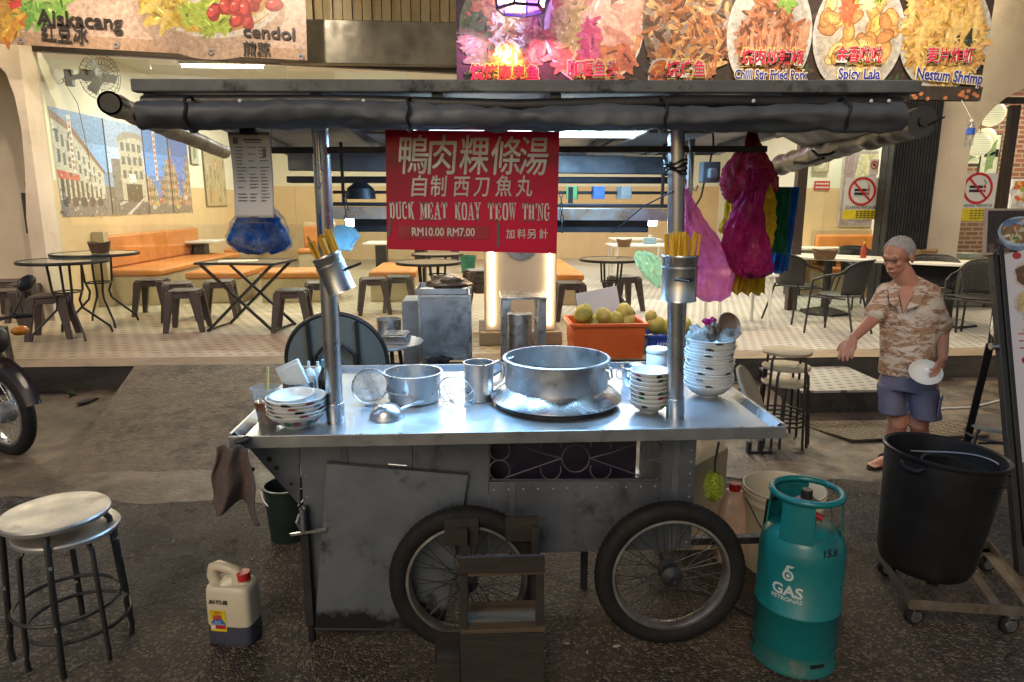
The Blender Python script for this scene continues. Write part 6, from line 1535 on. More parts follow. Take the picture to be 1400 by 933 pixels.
mb = MB(); mb.lathe([(0, 0), (r_, 0), (r_, h - .01), (r_ + .004, h - .006), (r_, h), (0, h - .004)], 36); mb.build('body', m_alu, t)
mb = MB(); mb.tube([(r_, 0, h - .03), (r_ + .03, 0, h - .05), (r_ + .03, 0, h - .13), (r_, 0, h - .15)], .006, 8); mb.build('handle', m_steel, t)
# crates of coconuts
def crate(label, px0, px1, py0, py1, y, d, mat, rim=True):
    a_, b_ = AY(px0, py0, y), AY(px1, py1, y); zb_ = FLOOR if y > 6.0 else ground_z(y)
    t = T('crate', label, 'crate', ((a_.x + b_.x) / 2, y, b_.z)); w, h = b_.x - a_.x, a_.z - b_.z
    mb = MB(); k = .93
    for s_ in (-1, 1):
        mb._add([Vector(q) for q in ((s_ * w / 2 * k, 0, 0), (s_ * w / 2, -.01, h), (s_ * w / 2, d + .01, h), (s_ * w / 2 * k, d, 0), (s_ * (w / 2 * k - .012), .0, 0), (s_ * (w / 2 - .012), .0, h), (s_ * (w / 2 - .012), d, h), (s_ * (w / 2 * k - .012), d, 0))], [(0, 1, 2, 3), (7, 6, 5, 4), (1, 5, 6, 2), (0, 4, 5, 1), (2, 6, 7, 3)])
    for y0_, y1_ in ((-.0, -.012), (d, d + .012)):
        mb._add([Vector(q) for q in ((-w / 2 * k, y0_, 0), (w / 2 * k, y0_, 0), (w / 2, y0_, h), (-w / 2, y0_, h), (-w / 2 * k, y1_, 0), (w / 2 * k, y1_, 0), (w / 2, y1_, h), (-w / 2, y1_, h))], [(0, 1, 2, 3), (7, 6, 5, 4), (2, 6, 7, 3), (0, 4, 5, 1), (1, 5, 6, 2), (3, 7, 4, 0)])
    mb.bb((-w / 2 * k, 0, 0), (w / 2 * k, d, .01)); mb.build('body', mat, t, smooth=0)
    mb = MB(); P = [(-w / 2 - .008, -.02, h - .008), (w / 2 + .008, -.02, h - .008), (w / 2 + .008, d + .02, h - .008), (-w / 2 - .008, d + .02, h - .008)]
    for k2 in range(4): mb.bar(P[k2], P[(k2 + 1) % 4], .03, .03)
    mb.build('rim', mat, t, bevel=.004)
    return t, a_, b_
m_coco = M('green_coconut', (.30, .31, .04), .5, 0, (.42, .31, .08), 5, .5, .2, 30, .1, dirt=(.16, .09, .03), dscale=7, dlo=.55, dhi=.68)
def coconut(p, r, seed, label, grp):
    mb = MB(); mb.ball((0, 0, 0), (r, r * .95, r * 1.12), 22, 16, jit=.10, seed=seed)
    for v in mb.bm.verts:
        if v.co.z > r * .6: v.co.x *= .9; v.co.y *= .9
    o = mb.build('coconut', m_coco, smooth=60, loc=p, rot=(random.uniform(-.8, .8), random.uniform(-.8, .8), random.uniform(0, 6)))
    return tag(o, label, 'coconut', grp)
t, a_, b_ = crate('orange plastic crate of young coconuts on the kerb', 783, 881, 444, 491, 6.08, .46, M('orange_crate', (.62, .11, .015), .45, 0, (.50, .075, .01), 5, .5, .05, 40))
a0 = a_.z
for k, (px, py, r, l) in enumerate(((798, 429, .088, 'green coconut at the left end of the orange crate'), (826, 433, .082, 'yellowish coconut in the middle front of the orange crate'), (854, 427, .085, 'rounded green coconut at the back right of the orange crate'), (842, 436, .07, 'small tan coconut beside the yellowish one in the orange crate'), (858, 440, .075, 'small pale coconut at the front right of the orange crate'), (812, 441, .075, 'low coconut between the two front ones in the orange crate'))):
    coconut(AY(px, py, 6.22 + .05 * (k % 3)), r, k, l, 'young coconuts in the orange crate')
for k in range(5): coconut(Vector((a_.x + .1 + .11 * k, 6.30, a0 - .13)), .085, k + 20, 'coconut in the lower layer of the orange crate', 'young coconuts in the orange crate')
t, a_, b_ = crate('blue plastic crate of young coconuts beside the orange crate', 884, 955, 459, 478, 6.3, .42, M('blue_crate', (.015, .06, .38), .45), True)
tx = text('lettering', 'ARMUL', .05, m_white, t, (-.08, -.016, .055)); 
for k, (px, py, r, l) in enumerate(((896, 444, .092, 'large green coconut at the left of the blue crate'), (916, 447, .086, 'green coconut beside the post in the blue crate'), (890, 433, .06, 'small yellow coconut at the back of the blue crate'), (934, 446, .085, 'coconut behind the right post in the blue crate'))):
    coconut(AY(px, py, 6.42), r, k + 7, l, 'young coconuts in the blue crate')
for k in range(4): coconut(Vector((a_.x + .1 + .11 * k, 6.5, a_.z - .12)), .085, k + 40, 'coconut in the lower layer of the blue crate', 'young coconuts in the blue crate')
mb = MB(); q = [AY(787, 402, 6.5), AY(843, 391, 6.55), AY(850, 432, 6.5), AY(792, 436, 6.45)]; n_ = Vector((0, .006, 0)); mb._add(q + [v + n_ for v in q], [(0, 1, 2, 3), (7, 6, 5, 4), (0, 4, 5, 1), (1, 5, 6, 2), (2, 6, 7, 3), (3, 7, 4, 0)])
tag(mb.build('card', M('white_card', (.55, .55, .60), .6, 0, (.48, .48, .53), 4, .4), smooth=0), 'blank white card propped behind the coconuts', 'card')

# small table things inside the shop
def condiment(px, py, kind, label, h=.74):
    p = G(px, py, FLOOR + h); p.z += .003
    t = T(kind, label, 'bottle' if 'bottle' in kind else 'box', p)
    if kind == 'sauce_bottle':
        mb = MB(); mb.lathe([(0, 0), (.032, 0), (.034, .01), (.034, .11), (.015, .15), (.013, .17), (0, .17)], 20); mb.build('bottle', M('chilli_red', (.38, .04, .02), .3), t)
        mb = MB(); mb.lathe([(0, .171), (.016, .171), (.014, .20), (0, .2)], 16); mb.build('cap', m_yel, t)
    else:
        mb = MB(); mb.box((0, 0, .05), (.2, .11, .10)); mb.build('box', M('tissue_box_print', (.25, .40, .50), .6), t, bevel=.004)
        mb = MB(); mb.sheet(lambda u, v: (.05 * (u - .5), .01 * math.sin(6 * u), .10 + .05 * v + .01 * math.sin(9 * u)), 8, 3); mb.build('tissue', m_white, t)
for px, py, kind, lb in ((222, 327, 'sauce_bottle', 'red sauce bottle between the baskets on the long white table'), (258, 328, 'tissue_box', 'blue tissue box on the long white table'), (560, 331, 'sauce_bottle', 'red sauce bottle on the white table beside the left post'), (888, 334, 'tissue_box', 'blue tissue box on the nearer white table right of the pillar'), (1180, 353, 'sauce_bottle', 'red sauce bottle on the white table in front of the old man')):
    condiment(px, py, kind, lb)
# ================================================================== STREET THINGS
# round metal stools
m_wornsteel = M('worn_stool_seat', (.50, .49, .46), .42, .75, (.36, .34, .31), 6, .5, .08, 60, .1, dirt=(.16, .13, .10), dscale=4, dlo=.58, dhi=.75)
m_chip = M('chipped_black_paint', (.022, .020, .019), .5, .1, (.03, .026, .022), 9, .5, .15, 60, .1, dirt=(.42, .41, .38), dscale=9, dlo=.62, dhi=.66)
m_darkleg = M('dark_stool_leg', (.018, .015, .014), .5, .2, (.05, .03, .02), 14, .5, .15, 60)
m_beige = M('beige_stool_seat', (.46, .38, .27), .5, .1, (.36, .29, .19), 4, .5, .06, 40, .1, dirt=(.2, .15, .1), dscale=4, dlo=.6, dhi=.78)
def round_stool(name, label, loc, r, h, seatm, legm, rot, group, legs=4, spread=1.25, ring_z=(.32, .46), kick=True):
    t = T(name, label, 'stool', loc, (0, 0, rot), group)
    mb = MB(); mb.lathe([(0, h - .006), (r - .012, h - .008), (r - .006, h - .022), (r, h - .020), (r + .002, h - .006), (r - .004, h), (r - .014, h - .002), (r * .6, h - .005), (0, h - .004)], 56); mb.build('seat', seatm, t, smooth=50)
    for k in range(legs):
        a = 2 * PI * k / legs; c, s_ = math.cos(a), math.sin(a)
        P = [(r * .80, h - .023), (r * .95, h - .06), (r * 1.0, h * .6), (r * (1.0 + (spread - 1) * .55), h * .30)] + ([(r * spread * .97, h * .16), (r * spread, h * .10), (r * spread * .98, 0)] if kick else [(r * spread, 0)])
        mb = MB(); mb.tube([(q * c, q * s_, z) for q, z in P], .0125, 8, flat=.75); mb.build('leg', legm, t, smooth=60)
    for z in ring_z:
        rr = r * (1.0 + (spread - 1) * max(0, (.6 - z)) / .6) - .012
        mb = MB(); mb.tube([(rr * math.cos(2 * PI * k / 44), rr * math.sin(2 * PI * k / 44), h * z) for k in range(44)], .008, 8, closed=True); mb.build('foot_ring', legm, t)
    return t
p = G(107, 882, 0); top_z = AY(81, 700, p.y - .02).z
r_ = (AY(152, 700, p.y).x - AY(10, 700, p.y).x) / 2 * .96
round_stool('round_stool', 'upper of two nested round steel stools at the front left of the road', p + Vector((-.01, -.01, .0)), r_, top_z, m_wornsteel, m_chip, .35, 'two nested stools on the road', spread=1.12, ring_z=(.36,))
round_stool('round_stool', 'lower of two nested round steel stools at the front left of the road', p + Vector((.012, .012, .0)), r_ * .98, top_z - .075, m_wornsteel, m_chip, .35 + .62, 'two nested stools on the road', spread=1.10, ring_z=(.24,))
p = G(1066, 606, 0); tz = AY(1067, 479, p.y).z; r_ = (AY(1098, 479, p.y).x - AY(1036, 479, p.y).x) / 2
for k, (dz, l) in enumerate(((0, 'top stool of the nested round stools behind the cart'), (.115, 'middle stool of the nested round stools behind the cart'), (.235, 'lowest stool of the nested round stools behind the cart'))):
    round_stool('round_stool', l, p + Vector((.012 * k, .02 * k, 0)), r_, tz - dz, m_beige, m_darkleg, .5 + .3 * k, 'nested round stools behind the cart', spread=1.12, ring_z=(.34,), kick=False)
t = round_stool('round_stool', 'tipped over round stool with a beige seat leaning behind the cart', AY(1000, 560, 4.05), .165, .42, m_beige, m_darkleg, .4, None, spread=1.1, ring_z=(.4,), kick=False)
sd = Vector((.75, -.45, .48)).normalized(); t.rotation_euler = sd.to_track_quat('Z', 'Y').to_euler(); t.location = AY(1028, 533, 3.95) - sd * .42
p = G(1345, 702, 0); p = G(1350, 690, 0); tz = AY(1348, 578, p.y).z
round_stool('round_stool', 'brown framed round stool behind the menu stand', p, .17, tz, m_beige, M('brown_leg', (.07, .04, .03), .5), .2, None, spread=1.08, ring_z=(.35, .85), kick=False)
# oil jerry can
p = G(317, 884, 0); hh = AY(330, 773, p.y + .04).z
m_jc = M('cloudy_plastic', (.60, .53, .40), .38, 0, (.53, .46, .34), 5, .5, .05, 40, .08, Subsurface_Weight=.15)
m_oil = M('oil_level', (.055, .06, .085), .35, 0, (.045, .048, .07), 5, .5)
t = T('jerry_can', 'cloudy plastic oil jerry can with a red cap standing on the road', 'jerry can', p + Vector((0, .06, 0)), (0, 0, R(-10)))
hx, hy = .094, .062; lvl = .088; mb = MB()
def rr_(z, k=1.0, dx=0.0): return [v + Vector((dx, 0, 0)) for v in spread_ring((0, 0, z), hx * k, hy * k, 0, 32, power=5)]
mb.loft([rr_(.0, .93), rr_(.006, .98), rr_(.012, 1.0), rr_(lvl - .001, 1.0)]); mb.build('oil', m_oil, t, smooth=50)
mb = MB(); mb.loft([rr_(lvl, 1.0), rr_(hh * .60, 1.0), rr_(hh * .70, .985), rr_(hh * .745, .94), rr_(hh * .765, .86)]); can_ = mb.build('can', m_jc, t, smooth=50)
mb = MB()
mb.tube([(-hx * .72, 0, hh * .72), (-hx * .84, 0, hh * .84), (-hx * .78, 0, hh * .93), (-hx * .55, 0, hh * .96), (-hx * .1, 0, hh * .925), (hx * .22, 0, hh * .90), (hx * .3, 0, hh * .84), (hx * .34, 0, hh * .74)], [.024, .024, .023, .022, .021, .022, .026, .03], 14); mb.build('handle', m_jc, can_, smooth=60)
mb = MB(); mb.lathe([(0, 0), (.027, 0), (.0275, .03), (.025, .033), (0, .033)], 26, Matrix.Translation((hx * .55, 0, hh * .80))); cp = mb.build('cap', M('red_cap', (.50, .02, .02), .4), t)
mb = MB(); mb.cyl((hx * .55, 0, hh * .755), (hx * .55, 0, hh * .81), .024); mb.build('neck', m_jc, can_)
lb = T('paper_label', None, None, (-.035, -hy - .0015, hh * .34)); lb.parent = t
m_ly = M('label_yellow', (.70, .52, .02), .4); m_lb = M('label_blue', (.03, .16, .50), .4); m_lr = M('label_red', (.50, .02, .05), .4); m_lw = m_signw
mb = MB(); mb.bb((-.034, 0, -.046), (.034, .001, .046)); mb.build('paper', m_ly, lb, smooth=0)
mb = MB(); mb.lathe([(0, 0), (.030, 0), (.030, .0012), (0, .0012)], 28, Matrix.Translation((0, 0, -.018)) @ Matrix.Rotation(PI / 2, 4, 'X'), a0=0, a1=PI); mb.build('emblem', m_lb, lb, smooth=0)
mb = MB(); mb.bb((-.012, -.0014, -.034), (.030, -.0002, -.019)); mb.build('block', m_lr, lb, smooth=0)
mb = MB(); mb.bb((-.030, -.0014, -.034), (-.013, -.0002, -.019)); mb.build('block', m_lw, lb, smooth=0)
mb = MB(); c_ = Vector((-.002, -.001, .016))
for k in range(5): mb.box(c_ + Vector((-.012 + .006 * k, 0, 0)), (.004, .001, .020 - .003 * abs(k - 2)))
mb.tube([c_ + Vector((.019 * math.cos(2 * PI * k / 24), 0, .014 * math.sin(2 * PI * k / 24))) for k in range(24)], .0012, 4, closed=True); mb.build('emblem', m_lr, lb, smooth=0)
text('lettering', 'S.T.Y', .012, m_lw, lb, (0, -.002, -.005)); text('lettering', 'Special Soya Sauce', .0085, m_lw, lb, (.0, -.002, -.0135), sx=.8); text('lettering', 'SAUCE', .009, m_lr, lb, (0, -.002, .038))
text('handwriting', 'AH-YO-BB', .026, m_ink, t, (-.030, -hy - .002, hh * .585), sx=.66, shear=.2, bold=.0004)
# dark green pail behind the cart's left leg
p = G(396, 733, 0); hh = AY(390, 662, p.y).z; r_ = .115
t = T('pail', 'dark green plastic pail standing behind the cart leg', 'pail', p); mb = MB()
mb.lathe([(0, .0), (r_ * .82, .0), (r_, hh - .012), (r_ + .008, hh - .012), (r_ + .008, hh), (r_ - .006, hh), (r_ * .78, .008), (0, .006)], 40); mb.build('body', M('dark_green_plastic', (.010, .022, .020), .45), t)
mb = MB(); mb.tube([(r_ * math.cos(a), -r_ * .35 - r_ * .7 * abs(math.sin(a)) * .6, hh - .02 - .09 * math.sin(a)) for a in [PI * k / 16 for k in range(17)]], .0035, 6); mb.build('handle', m_white, t)
# wooden step crate in front of the left wheel
m_wood = M('sooty_wood', (.030, .023, .017), .8, 0, (.016, .012, .010), 6, .5, .3, 40, .08, dirt=(.018, .014, .012), dscale=4, dlo=.50, dhi=.7, stretch=(1, 6, 6))
m_woodl = M('worn_wood_tread', (.10, .07, .04), .75, 0, (.05, .036, .022), 5, .5, .3, 40, .08, dirt=(.03, .022, .016), dscale=5, dlo=.56, dhi=.7, stretch=(1, 6, 6))
yf = 2.16; L_, R_ = AY(628, 800, yf), AY(744, 800, yf); zt_ = AY(700, 727, yf + .12).z
t = T('wooden_step', 'sooty wooden step crate standing against the left cart wheel', 'step crate', ((L_.x + R_.x) / 2, yf, 0)); w = R_.x - L_.x
z1 = AY(690, 760, yf).z; z2 = AY(690, 845, yf + .03).z
for sx in (-1, 1):
    for yy in (.0, .2):
        mb = MB(); mb.bb((sx * (w / 2 - .014) - .014, yy, 0), (sx * (w / 2 - .014) + .014, yy + .028, zt_ - (.03 if yy else .08))); mb.build('leg', m_wood, t, bevel=.002)
mb = MB(); mb.bb((-w / 2, -.016, z1 - .055), (w / 2, -.002, z1 + .005)); mb.build('front_board', m_wood, t, bevel=.002)
mb = MB(); mb.bb((-w / 2 + .03, -.002, z1 - .075), (w / 2 - .002, .10, z1 - .062)); mb.build('upper_tread', m_woodl, t, bevel=.002)
mb = MB(); mb.bb((w / 2 - .125, .229, zt_ - .10), (w / 2, .245, zt_)); mb.build('back_board', m_wood, t, bevel=.002)
mb = MB(); mb.bb((-w / 2 - .06, .229, zt_ - .11), (-w / 2 + .07, .245, zt_ - .002)); mb.build('back_board', m_wood, t, bevel=.002)
mb = MB(); mb.bb((-w / 2 + .0, -.017, .02), (w / 2, -.002, z2 - .032)); mb.build('front_board', m_wood, t, bevel=.002)
mb = MB(); mb.bb((-w / 2 + .002, -.016, z2 - .030), (w / 2 + .004, .16, z2 - .014)); mb.build('lower_tread', m_woodl, t, bevel=.002)
mb = MB(); mb.bb((-w / 2 - .10, .03, .0), (-w / 2 - .003, .18, .11)); mb.bb((-w / 2 - .085, .03, .111), (-w / 2 - .003, .18, .14)); mb.build('side_block', m_wood, t, bevel=.003)
# gas cylinder
p = G(1083, 893, 0); t = T('gas_cylinder', 'teal gas cylinder with white lettering beside the right cart wheel', 'gas cylinder', p, (0, 0, 0)); GR = .155
m_teal = M('teal_enamel', (.006, .155, .165), .33, 0, (.005, .115, .125), 4, .5, .08, 9, .1, dirt=(.02, .06, .06), dscale=5, dlo=.58, dhi=.70)
m_teal2 = M('scuffed_teal', (.008, .13, .125), .5, 0, (.02, .09, .085), 7, .5, .1, 40, .1, dirt=(.12, .11, .09), dscale=8, dlo=.57, dhi=.66)
htop = AY(1092, 672, p.y).z
zs = htop - .16
mb = MB(); prof = [(0, .045), (GR * .9, .05), (GR, .085), (GR, .235), (GR + .0035, .238), (GR + .0035, .246), (GR, .249), (GR, zs - .075), (GR * .985, zs - .045), (GR * .93, zs - .012), (GR * .8, zs + .018), (GR * .55, zs + .036), (.035, zs + .044), (0, zs + .044)]
mb.lathe(prof, 64); mb.build('body', m_teal, t, smooth=50)
mb = MB(); mb.lathe([(GR * .985, .0), (GR * 1.02, .002), (GR * 1.025, .012), (GR * .99, .022), (GR * .975, .075), (GR * .96, .075), (GR * .97, .02), (GR * .965, .0)], 64); br = mb.build('foot_ring', m_teal2, t, smooth=50)
for k in range(6):
    a = R(-90 + 50 * k + 8); mb = MB(); mb.box((GR * .982 * math.cos(a), GR * .982 * math.sin(a), .052), (.006, .055, .013), (0, 0, a)); mb.build('slot', m_black, br, smooth=0)
RG = GR * .80
mb = MB(); mb.tube([(RG * math.cos(2 * PI * k / 48), RG * math.sin(2 * PI * k / 48), htop) for k in range(48)], .0125, 12, closed=True); gd = mb.build('guard_ring', m_teal, t)
for a0, a1 in ((205, 258), (322, 344), (60, 150)):
    mb = MB()
    for r0_, r1_ in ((RG - .003, RG + .003),):
        k = 12; vs = []
        for i in range(k + 1):
            a = R(a0 + (a1 - a0) * i / k)
            for z in (zs + .005, htop - .004):
                for rr in (r0_ + (GR * .90 - RG if z < htop - .05 else 0) * .6, r1_ + (GR * .90 - RG if z < htop - .05 else 0) * .6): vs.append(Vector((rr * math.cos(a), rr * math.sin(a), z)))
        fs = []
        for i in range(k):
            b0, b1 = i * 4, i * 4 + 4; fs += [(b0, b1, b1 + 2, b0 + 2), (b0 + 1, b0 + 3, b1 + 3, b1 + 1), (b0 + 2, b1 + 2, b1 + 3, b0 + 3), (b0, b0 + 1, b1 + 1, b1)]
        fs += [(0, 2, 3, 1), (k * 4, k * 4 + 1, k * 4 + 3, k * 4 + 2)]; mb._add(vs, fs)
    mb.build('guard_strap', m_teal, t, smooth=40)
mb = MB(); mb.cyl((0, 0, zs + .04), (0, 0, zs + .085), .02); mb.cyl((-.045, 0, zs + .085), (.045, 0, zs + .085), .016); vv = mb.build('valve', M('brass', (.35, .24, .10), .35, 1), t)
mb = MB(); mb.lathe([(0, 0), (.045, .004), (.05, .02), (.03, .034), (0, .035)], 28, Matrix.Translation((0, 0, zs + .10))); mb.build('regulator', M('grey_cast', (.16, .17, .18), .45, .5), t)
mb = MB(); mb.cyl((0, 0, zs + .13), (0, 0, htop + .005), .022, .020); mb.cyl((0, 0, htop + .0055), (0, 0, htop + .008), .019); mb.build('knob', m_black, t, bevel=.003)
mb = MB(); mb.cyl((.02, -.03, zs + .08), (.045, -.05, zs + .07), .013); mb.build('plug', M('red_plug', (.4, .02, .02), .5), t)
mb = MB(); mb.tube([(-.03, .02, zs + .11), (-.07, .05, zs + .115), (-.10, .10, zs + .08), (-.09, .16, .3), (-.06, .2, .02), (-.2, .4, .012), (-.45, .5, .012)], .007, 8); mb.build('hose', m_black, t, smooth=60)
m_wl = M('worn_white_print', (.55, .60, .58), .45, 0, (.35, .42, .42), 25, .5)
az = R(-42)
def ctext(body, size, z, bold, a_off=0.0, mat=m_wl, sx=1.0, rad=GR + .0012):
    o = text('lettering', body, size, mat, t, (0, 0, z), (PI / 2, 0, az + a_off), bold=bold, sx=sx, wrap=rad, depth=.0003)
    return o
ctext('GAS', .058, .345, .0016, sx=1.05); ctext('PETRONAS', .022, .312, .0006, sx=1.05)
mb = MB()  # droplet mark, wrapped on the wall
pts = [(math.cos(2 * PI * k / 30) * .020, math.sin(2 * PI * k / 30) * .021) for k in range(30)]
def cyl_pt(x, z): a = az - PI / 2 + x / GR; return Vector(((GR + .0014) * math.cos(a), (GR + .0014) * math.sin(a), z))
zc_ = .408
o_ = [cyl_pt(x, zc_ + z) for x, z in pts]; i_ = [cyl_pt(x * .62, zc_ + z * .62) for x, z in pts]
mb._add(o_ + i_, [(k, (k + 1) % 30, 30 + (k + 1) % 30, 30 + k) for k in range(30)])
mb._add([cyl_pt(x, zc_ + z) for x, z in ((-.016, .012), (-.006, .040), (.020, .040), (.012, .032), (.0, .030), (.004, .022))], [(0, 1, 2, 3, 4, 5)])
mb._add([cyl_pt(x * .35, zc_ + z * .35) for x, z in pts], [tuple(range(30))])
mb.build('emblem', m_wl, t, smooth=0)
rr_s = GR * .915
text('lettering', '15.8', .042, m_ink, t, (0, 0, zs - .018), (PI / 2, 0, R(12)), bold=.0006, wrap=GR * .97, sx=.9)
for c_ in t.children[-1:]:
    for v in c_.data.vertices:
        f = (v.co.y) / .042; k = 1 - .16 * max(0, (f + .5)); v.co.x *= k; v.co.z = v.co.z * k + .0035
# white pail and pink jug behind the cylinder
p = G(1063, 772, 0); rt = (AY(1117, 660, p.y).x - AY(1012, 660, p.y).x) / 2 * 1.0; hh = AY(1065, 664, p.y).z
t = T('pail', 'open white plastic pail with a stained side behind the gas cylinder', 'pail', p); m_pail = M('stained_white_plastic', (.56, .50, .38), .45, 0, (.48, .42, .30), 4, .5, .03, 40, .1, dirt=(.28, .2, .12), dscale=3, dlo=.58, dhi=.75)
mb = MB(); mb.lathe([(0, 0), (rt * .84, 0), (rt * .96, hh - .07), (rt * 1.0, hh - .07), (rt * 1.0, hh - .06), (rt * .98, hh - .055), (rt * .985, hh - .035), (rt * 1.01, hh - .032), (rt * 1.01, hh - .02), (rt * .985, hh - .016), (rt, hh - .002), (rt * .97, hh), (rt * .95, hh - .01), (rt * .82, .01), (0, .008)], 56); mb.build('body', m_pail, t, smooth=40)
mb = MB(); mb.tube([(rt * math.cos(a) * 1.02, -.02 - rt * .95 * abs(math.sin(a)) ** .5, hh - .05 - .17 * math.sin(a)) for a in [PI * k / 20 for k in range(21)]], .003, 6); mb.build('handle', m_dark, t)
text('lettering', 'CUP', .05, M('brown_print', (.15, .07, .03), .5), t, (0, 0, hh * .5), (PI / 2, 0, R(-8)), wrap=rt * .93, bold=.001, depth=.0006)
p = G(998, 762, 0); hh = AY(1000, 664, p.y).z
t = T('plastic_jug', 'pinkish plastic jug with a red cap behind the right wheel', 'jug', p); mb = MB()
mb.loft([spread_ring((0, 0, z), .085 * k, .075 * k, 0, 28, power=4) for z, k in ((0, .93), (.01, 1), (hh * .6, 1), (hh * .78, .85), (hh * .92, .5), (hh * .94, .35))]); mb.build('body', M('pinkish_plastic', (.62, .42, .33), .4), t, smooth=50)
mb = MB(); mb.lathe([(0, 0), (.028, 0), (.028, .04), (0, .042)], 24, Matrix.Translation((0, 0, hh * .93))); mb.build('cap', MATS['red_cap'], t)
# yellow-green brush hanging at the cart's right side
p = AY(977, 645, 2.62); t = T('scrub_brush', 'yellow green fuzzy scrub brush hanging under the right end of the counter', 'brush', p)
mb = MB(); rnd = random.Random(2)
mb.ball((0, 0, -.065), (.028, .028, .062), 14, 10)
for k in range(900):
    u = rnd.uniform(-1, 1); a = rnd.uniform(0, 2 * PI); q = math.sqrt(1 - u * u); n_ = Vector((q * math.cos(a), q * math.sin(a), u)); c_ = Vector((n_.x * .028, n_.y * .028, -.065 + n_.z * .062))
    e = c_ + n_ * .013 + Vector((rnd.uniform(-.006, .006), rnd.uniform(-.006, .006), rnd.uniform(-.006, .006))); s_ = n_.orthogonal() * .0018
    mb._add([c_ - s_, c_ + s_, e], [(0, 1, 2)])
mb.build('bristle', M('yellow_green_fibre', (.30, .36, .03), .7, 0, (.16, .24, .02), 30, .5), t, smooth=0)
mb = MB(); mb.tube([(0, 0, -.005), (0, .0, .05), (.01, .0, .13)], .005, 8); mb.build('handle', m_dark, t)
# dark iron bracket
p = G(1036, 620, 0); mb = MB(); mb.bb((-.08, -.02, 0), (.10, .02, .022)); mb.bb((-.08, -.02, .0222), (-.055, .02, .09)); mb.bb((-.0, -.015, .0222), (.03, .015, .10)); tag(mb.build('iron_bracket', m_black, loc=p, bevel=.002), 'small black iron bracket on the ground behind the cart', 'bracket')
# black bin on a dolly
dl, dr = G(1240, 822, .13), G(1400, 838, .13); bl_ = G(1196, 748, .13)
t = T('dolly', 'low steel dolly on castors under the black bin', 'dolly', (0, 0, 0)); m_ang = M('angle_steel', (.30, .26, .21), .45, .8, (.18, .15, .12), 8, .5, .1, 60, .1, dirt=(.09, .06, .04), dscale=4, dlo=.56, dhi=.7)
c00 = G(1244, 826, .115); c10 = G(1428, 838, .115); c01 = G(1196, 748, .115); c11 = c10 + (c01 - c00); c11 = G(1352, 745, .115)
for k, (a_, b_) in enumerate(((c00, c10), (c00, c01), (c01, c11), (c10, c11))):
    mb = MB(); d = (b_ - a_).normalized(); n_ = Vector((-d.y, d.x, 0)) * (1 if k in (0, 3) else -1)
    mb.bar(a_ + Vector((0, 0, .0)), b_, .005, .042); mb.bar(a_ + n_ * .02 + Vector((0, 0, -.021)), b_ + n_ * .02 + Vector((0, 0, -.021)), .040, .005); mb.build('frame_bar', m_ang, t, smooth=0)
mb = MB(); mid = (c00 + c11) / 2
for f in (.3, .7): mb.bar(c00.lerp(c10, f) + Vector((0, .01, -.012)), c01.lerp(c11, f) + Vector((0, -.01, -.012)), .04, .005)
mb.build('cross_bar', m_ang, t, smooth=0)
for (c_, off) in ((c00, Vector((.05, .035, 0))), (c10, Vector((-.11, .04, 0))), (c01, Vector((.03, -.06, 0))), (c11, Vector((-.03, -.04, 0)))):
    q = c_ + off; mb = MB(); mb.box((q.x, q.y, .088), (.045, .06, .008)); mb.box((q.x - .016, q.y, .062), (.003, .04, .05)); mb.box((q.x + .016, q.y, .062), (.003, .04, .05)); cs = mb.build('caster', m_alu, t)
    a = .5; mb = MB(); mb.lathe([(.012, -.012), (.036, -.014), (.040, -.008), (.040, .008), (.036, .014), (.012, .012)], 28, Matrix.Translation((q.x, q.y, .0405)) @ Matrix.Rotation(PI / 2, 4, 'X')); mb.build('wheel', m_rubber, cs, smooth=50)
    mb = MB(); mb.lathe([(0, -.020), (.024, -.019), (.027, -.0145), (.027, .0145), (.024, .019), (0, .020)], 24, Matrix.Translation((q.x, q.y, .0405)) @ Matrix.Rotation(PI / 2, 4, 'X')); mb.build('hub', m_steel, cs)
pb = G(1268, 806, .125); zb_ = .125; yb_ = pb.y + .10
cb = Vector((AY(1266, 770, yb_ + .08).x, yb_ + .10, zb_))
rim_z = AY(1292, 618, cb.y).z; rt = (AY(1374, 618, cb.y).x - AY(1210, 618, cb.y).x) / 2 * .885
m_bin = M('black_bin_plastic', (.007, .007, .009), .42, 0, (.012, .012, .013), 5, .5, .05, 60, .08, spec=.35, dirt=(.05, .048, .045), dscale=5, dlo=.64, dhi=.85)
t = T('waste_bin', 'large black plastic bin with a smaller tub inside standing on the dolly', 'bin', cb); H_ = rim_z - zb_
t.rotation_euler = (0, R(4), 0)
mb = MB(); mb.lathe([(0, 0), (rt * .70, 0), (rt * .74, .01), (rt * .80, .05), (rt * .96, H_ - .06), (rt * .965, H_ - .055), (rt * .97, H_ - .01), (rt * 1.0, H_ - .012), (rt * 1.02, H_ - .004), (rt * 1.02, H_ + .006), (rt * 1.0, H_ + .010), (rt * .95, H_ + .004), (rt * .94, H_ - .06), (rt * .78, .05), (0, .03)], 72); mb.build('body', m_bin, t, smooth=40)
for s_ in (-1, 1):
    mb = MB(); a = R(-90 + s_ * 65); mb.tube([(rt * .98 * math.cos(a + e), rt * .98 * math.sin(a + e) - .012 * (abs(e) < .12), H_ - .05 + (.0 if abs(e) < .2 else .02)) for e in (-.22, -.12, 0, .12, .22)], .009, 8); mb.build('handle', m_bin, t)
mb = MB(); mb.lathe([(rt * .56, H_ - .22), (rt * .62, H_ - .06), (rt * .645, H_ - .055), (rt * .645, H_ - .045), (rt * .60, H_ - .05), (rt * .54, H_ - .22)], 48, Matrix.Translation((-.02, -.02, 0)) @ Matrix.Rotation(R(7), 4, 'X') @ Matrix.Rotation(R(5), 4, 'Y')); mb.build('inner_tub', m_bin, t, smooth=40)
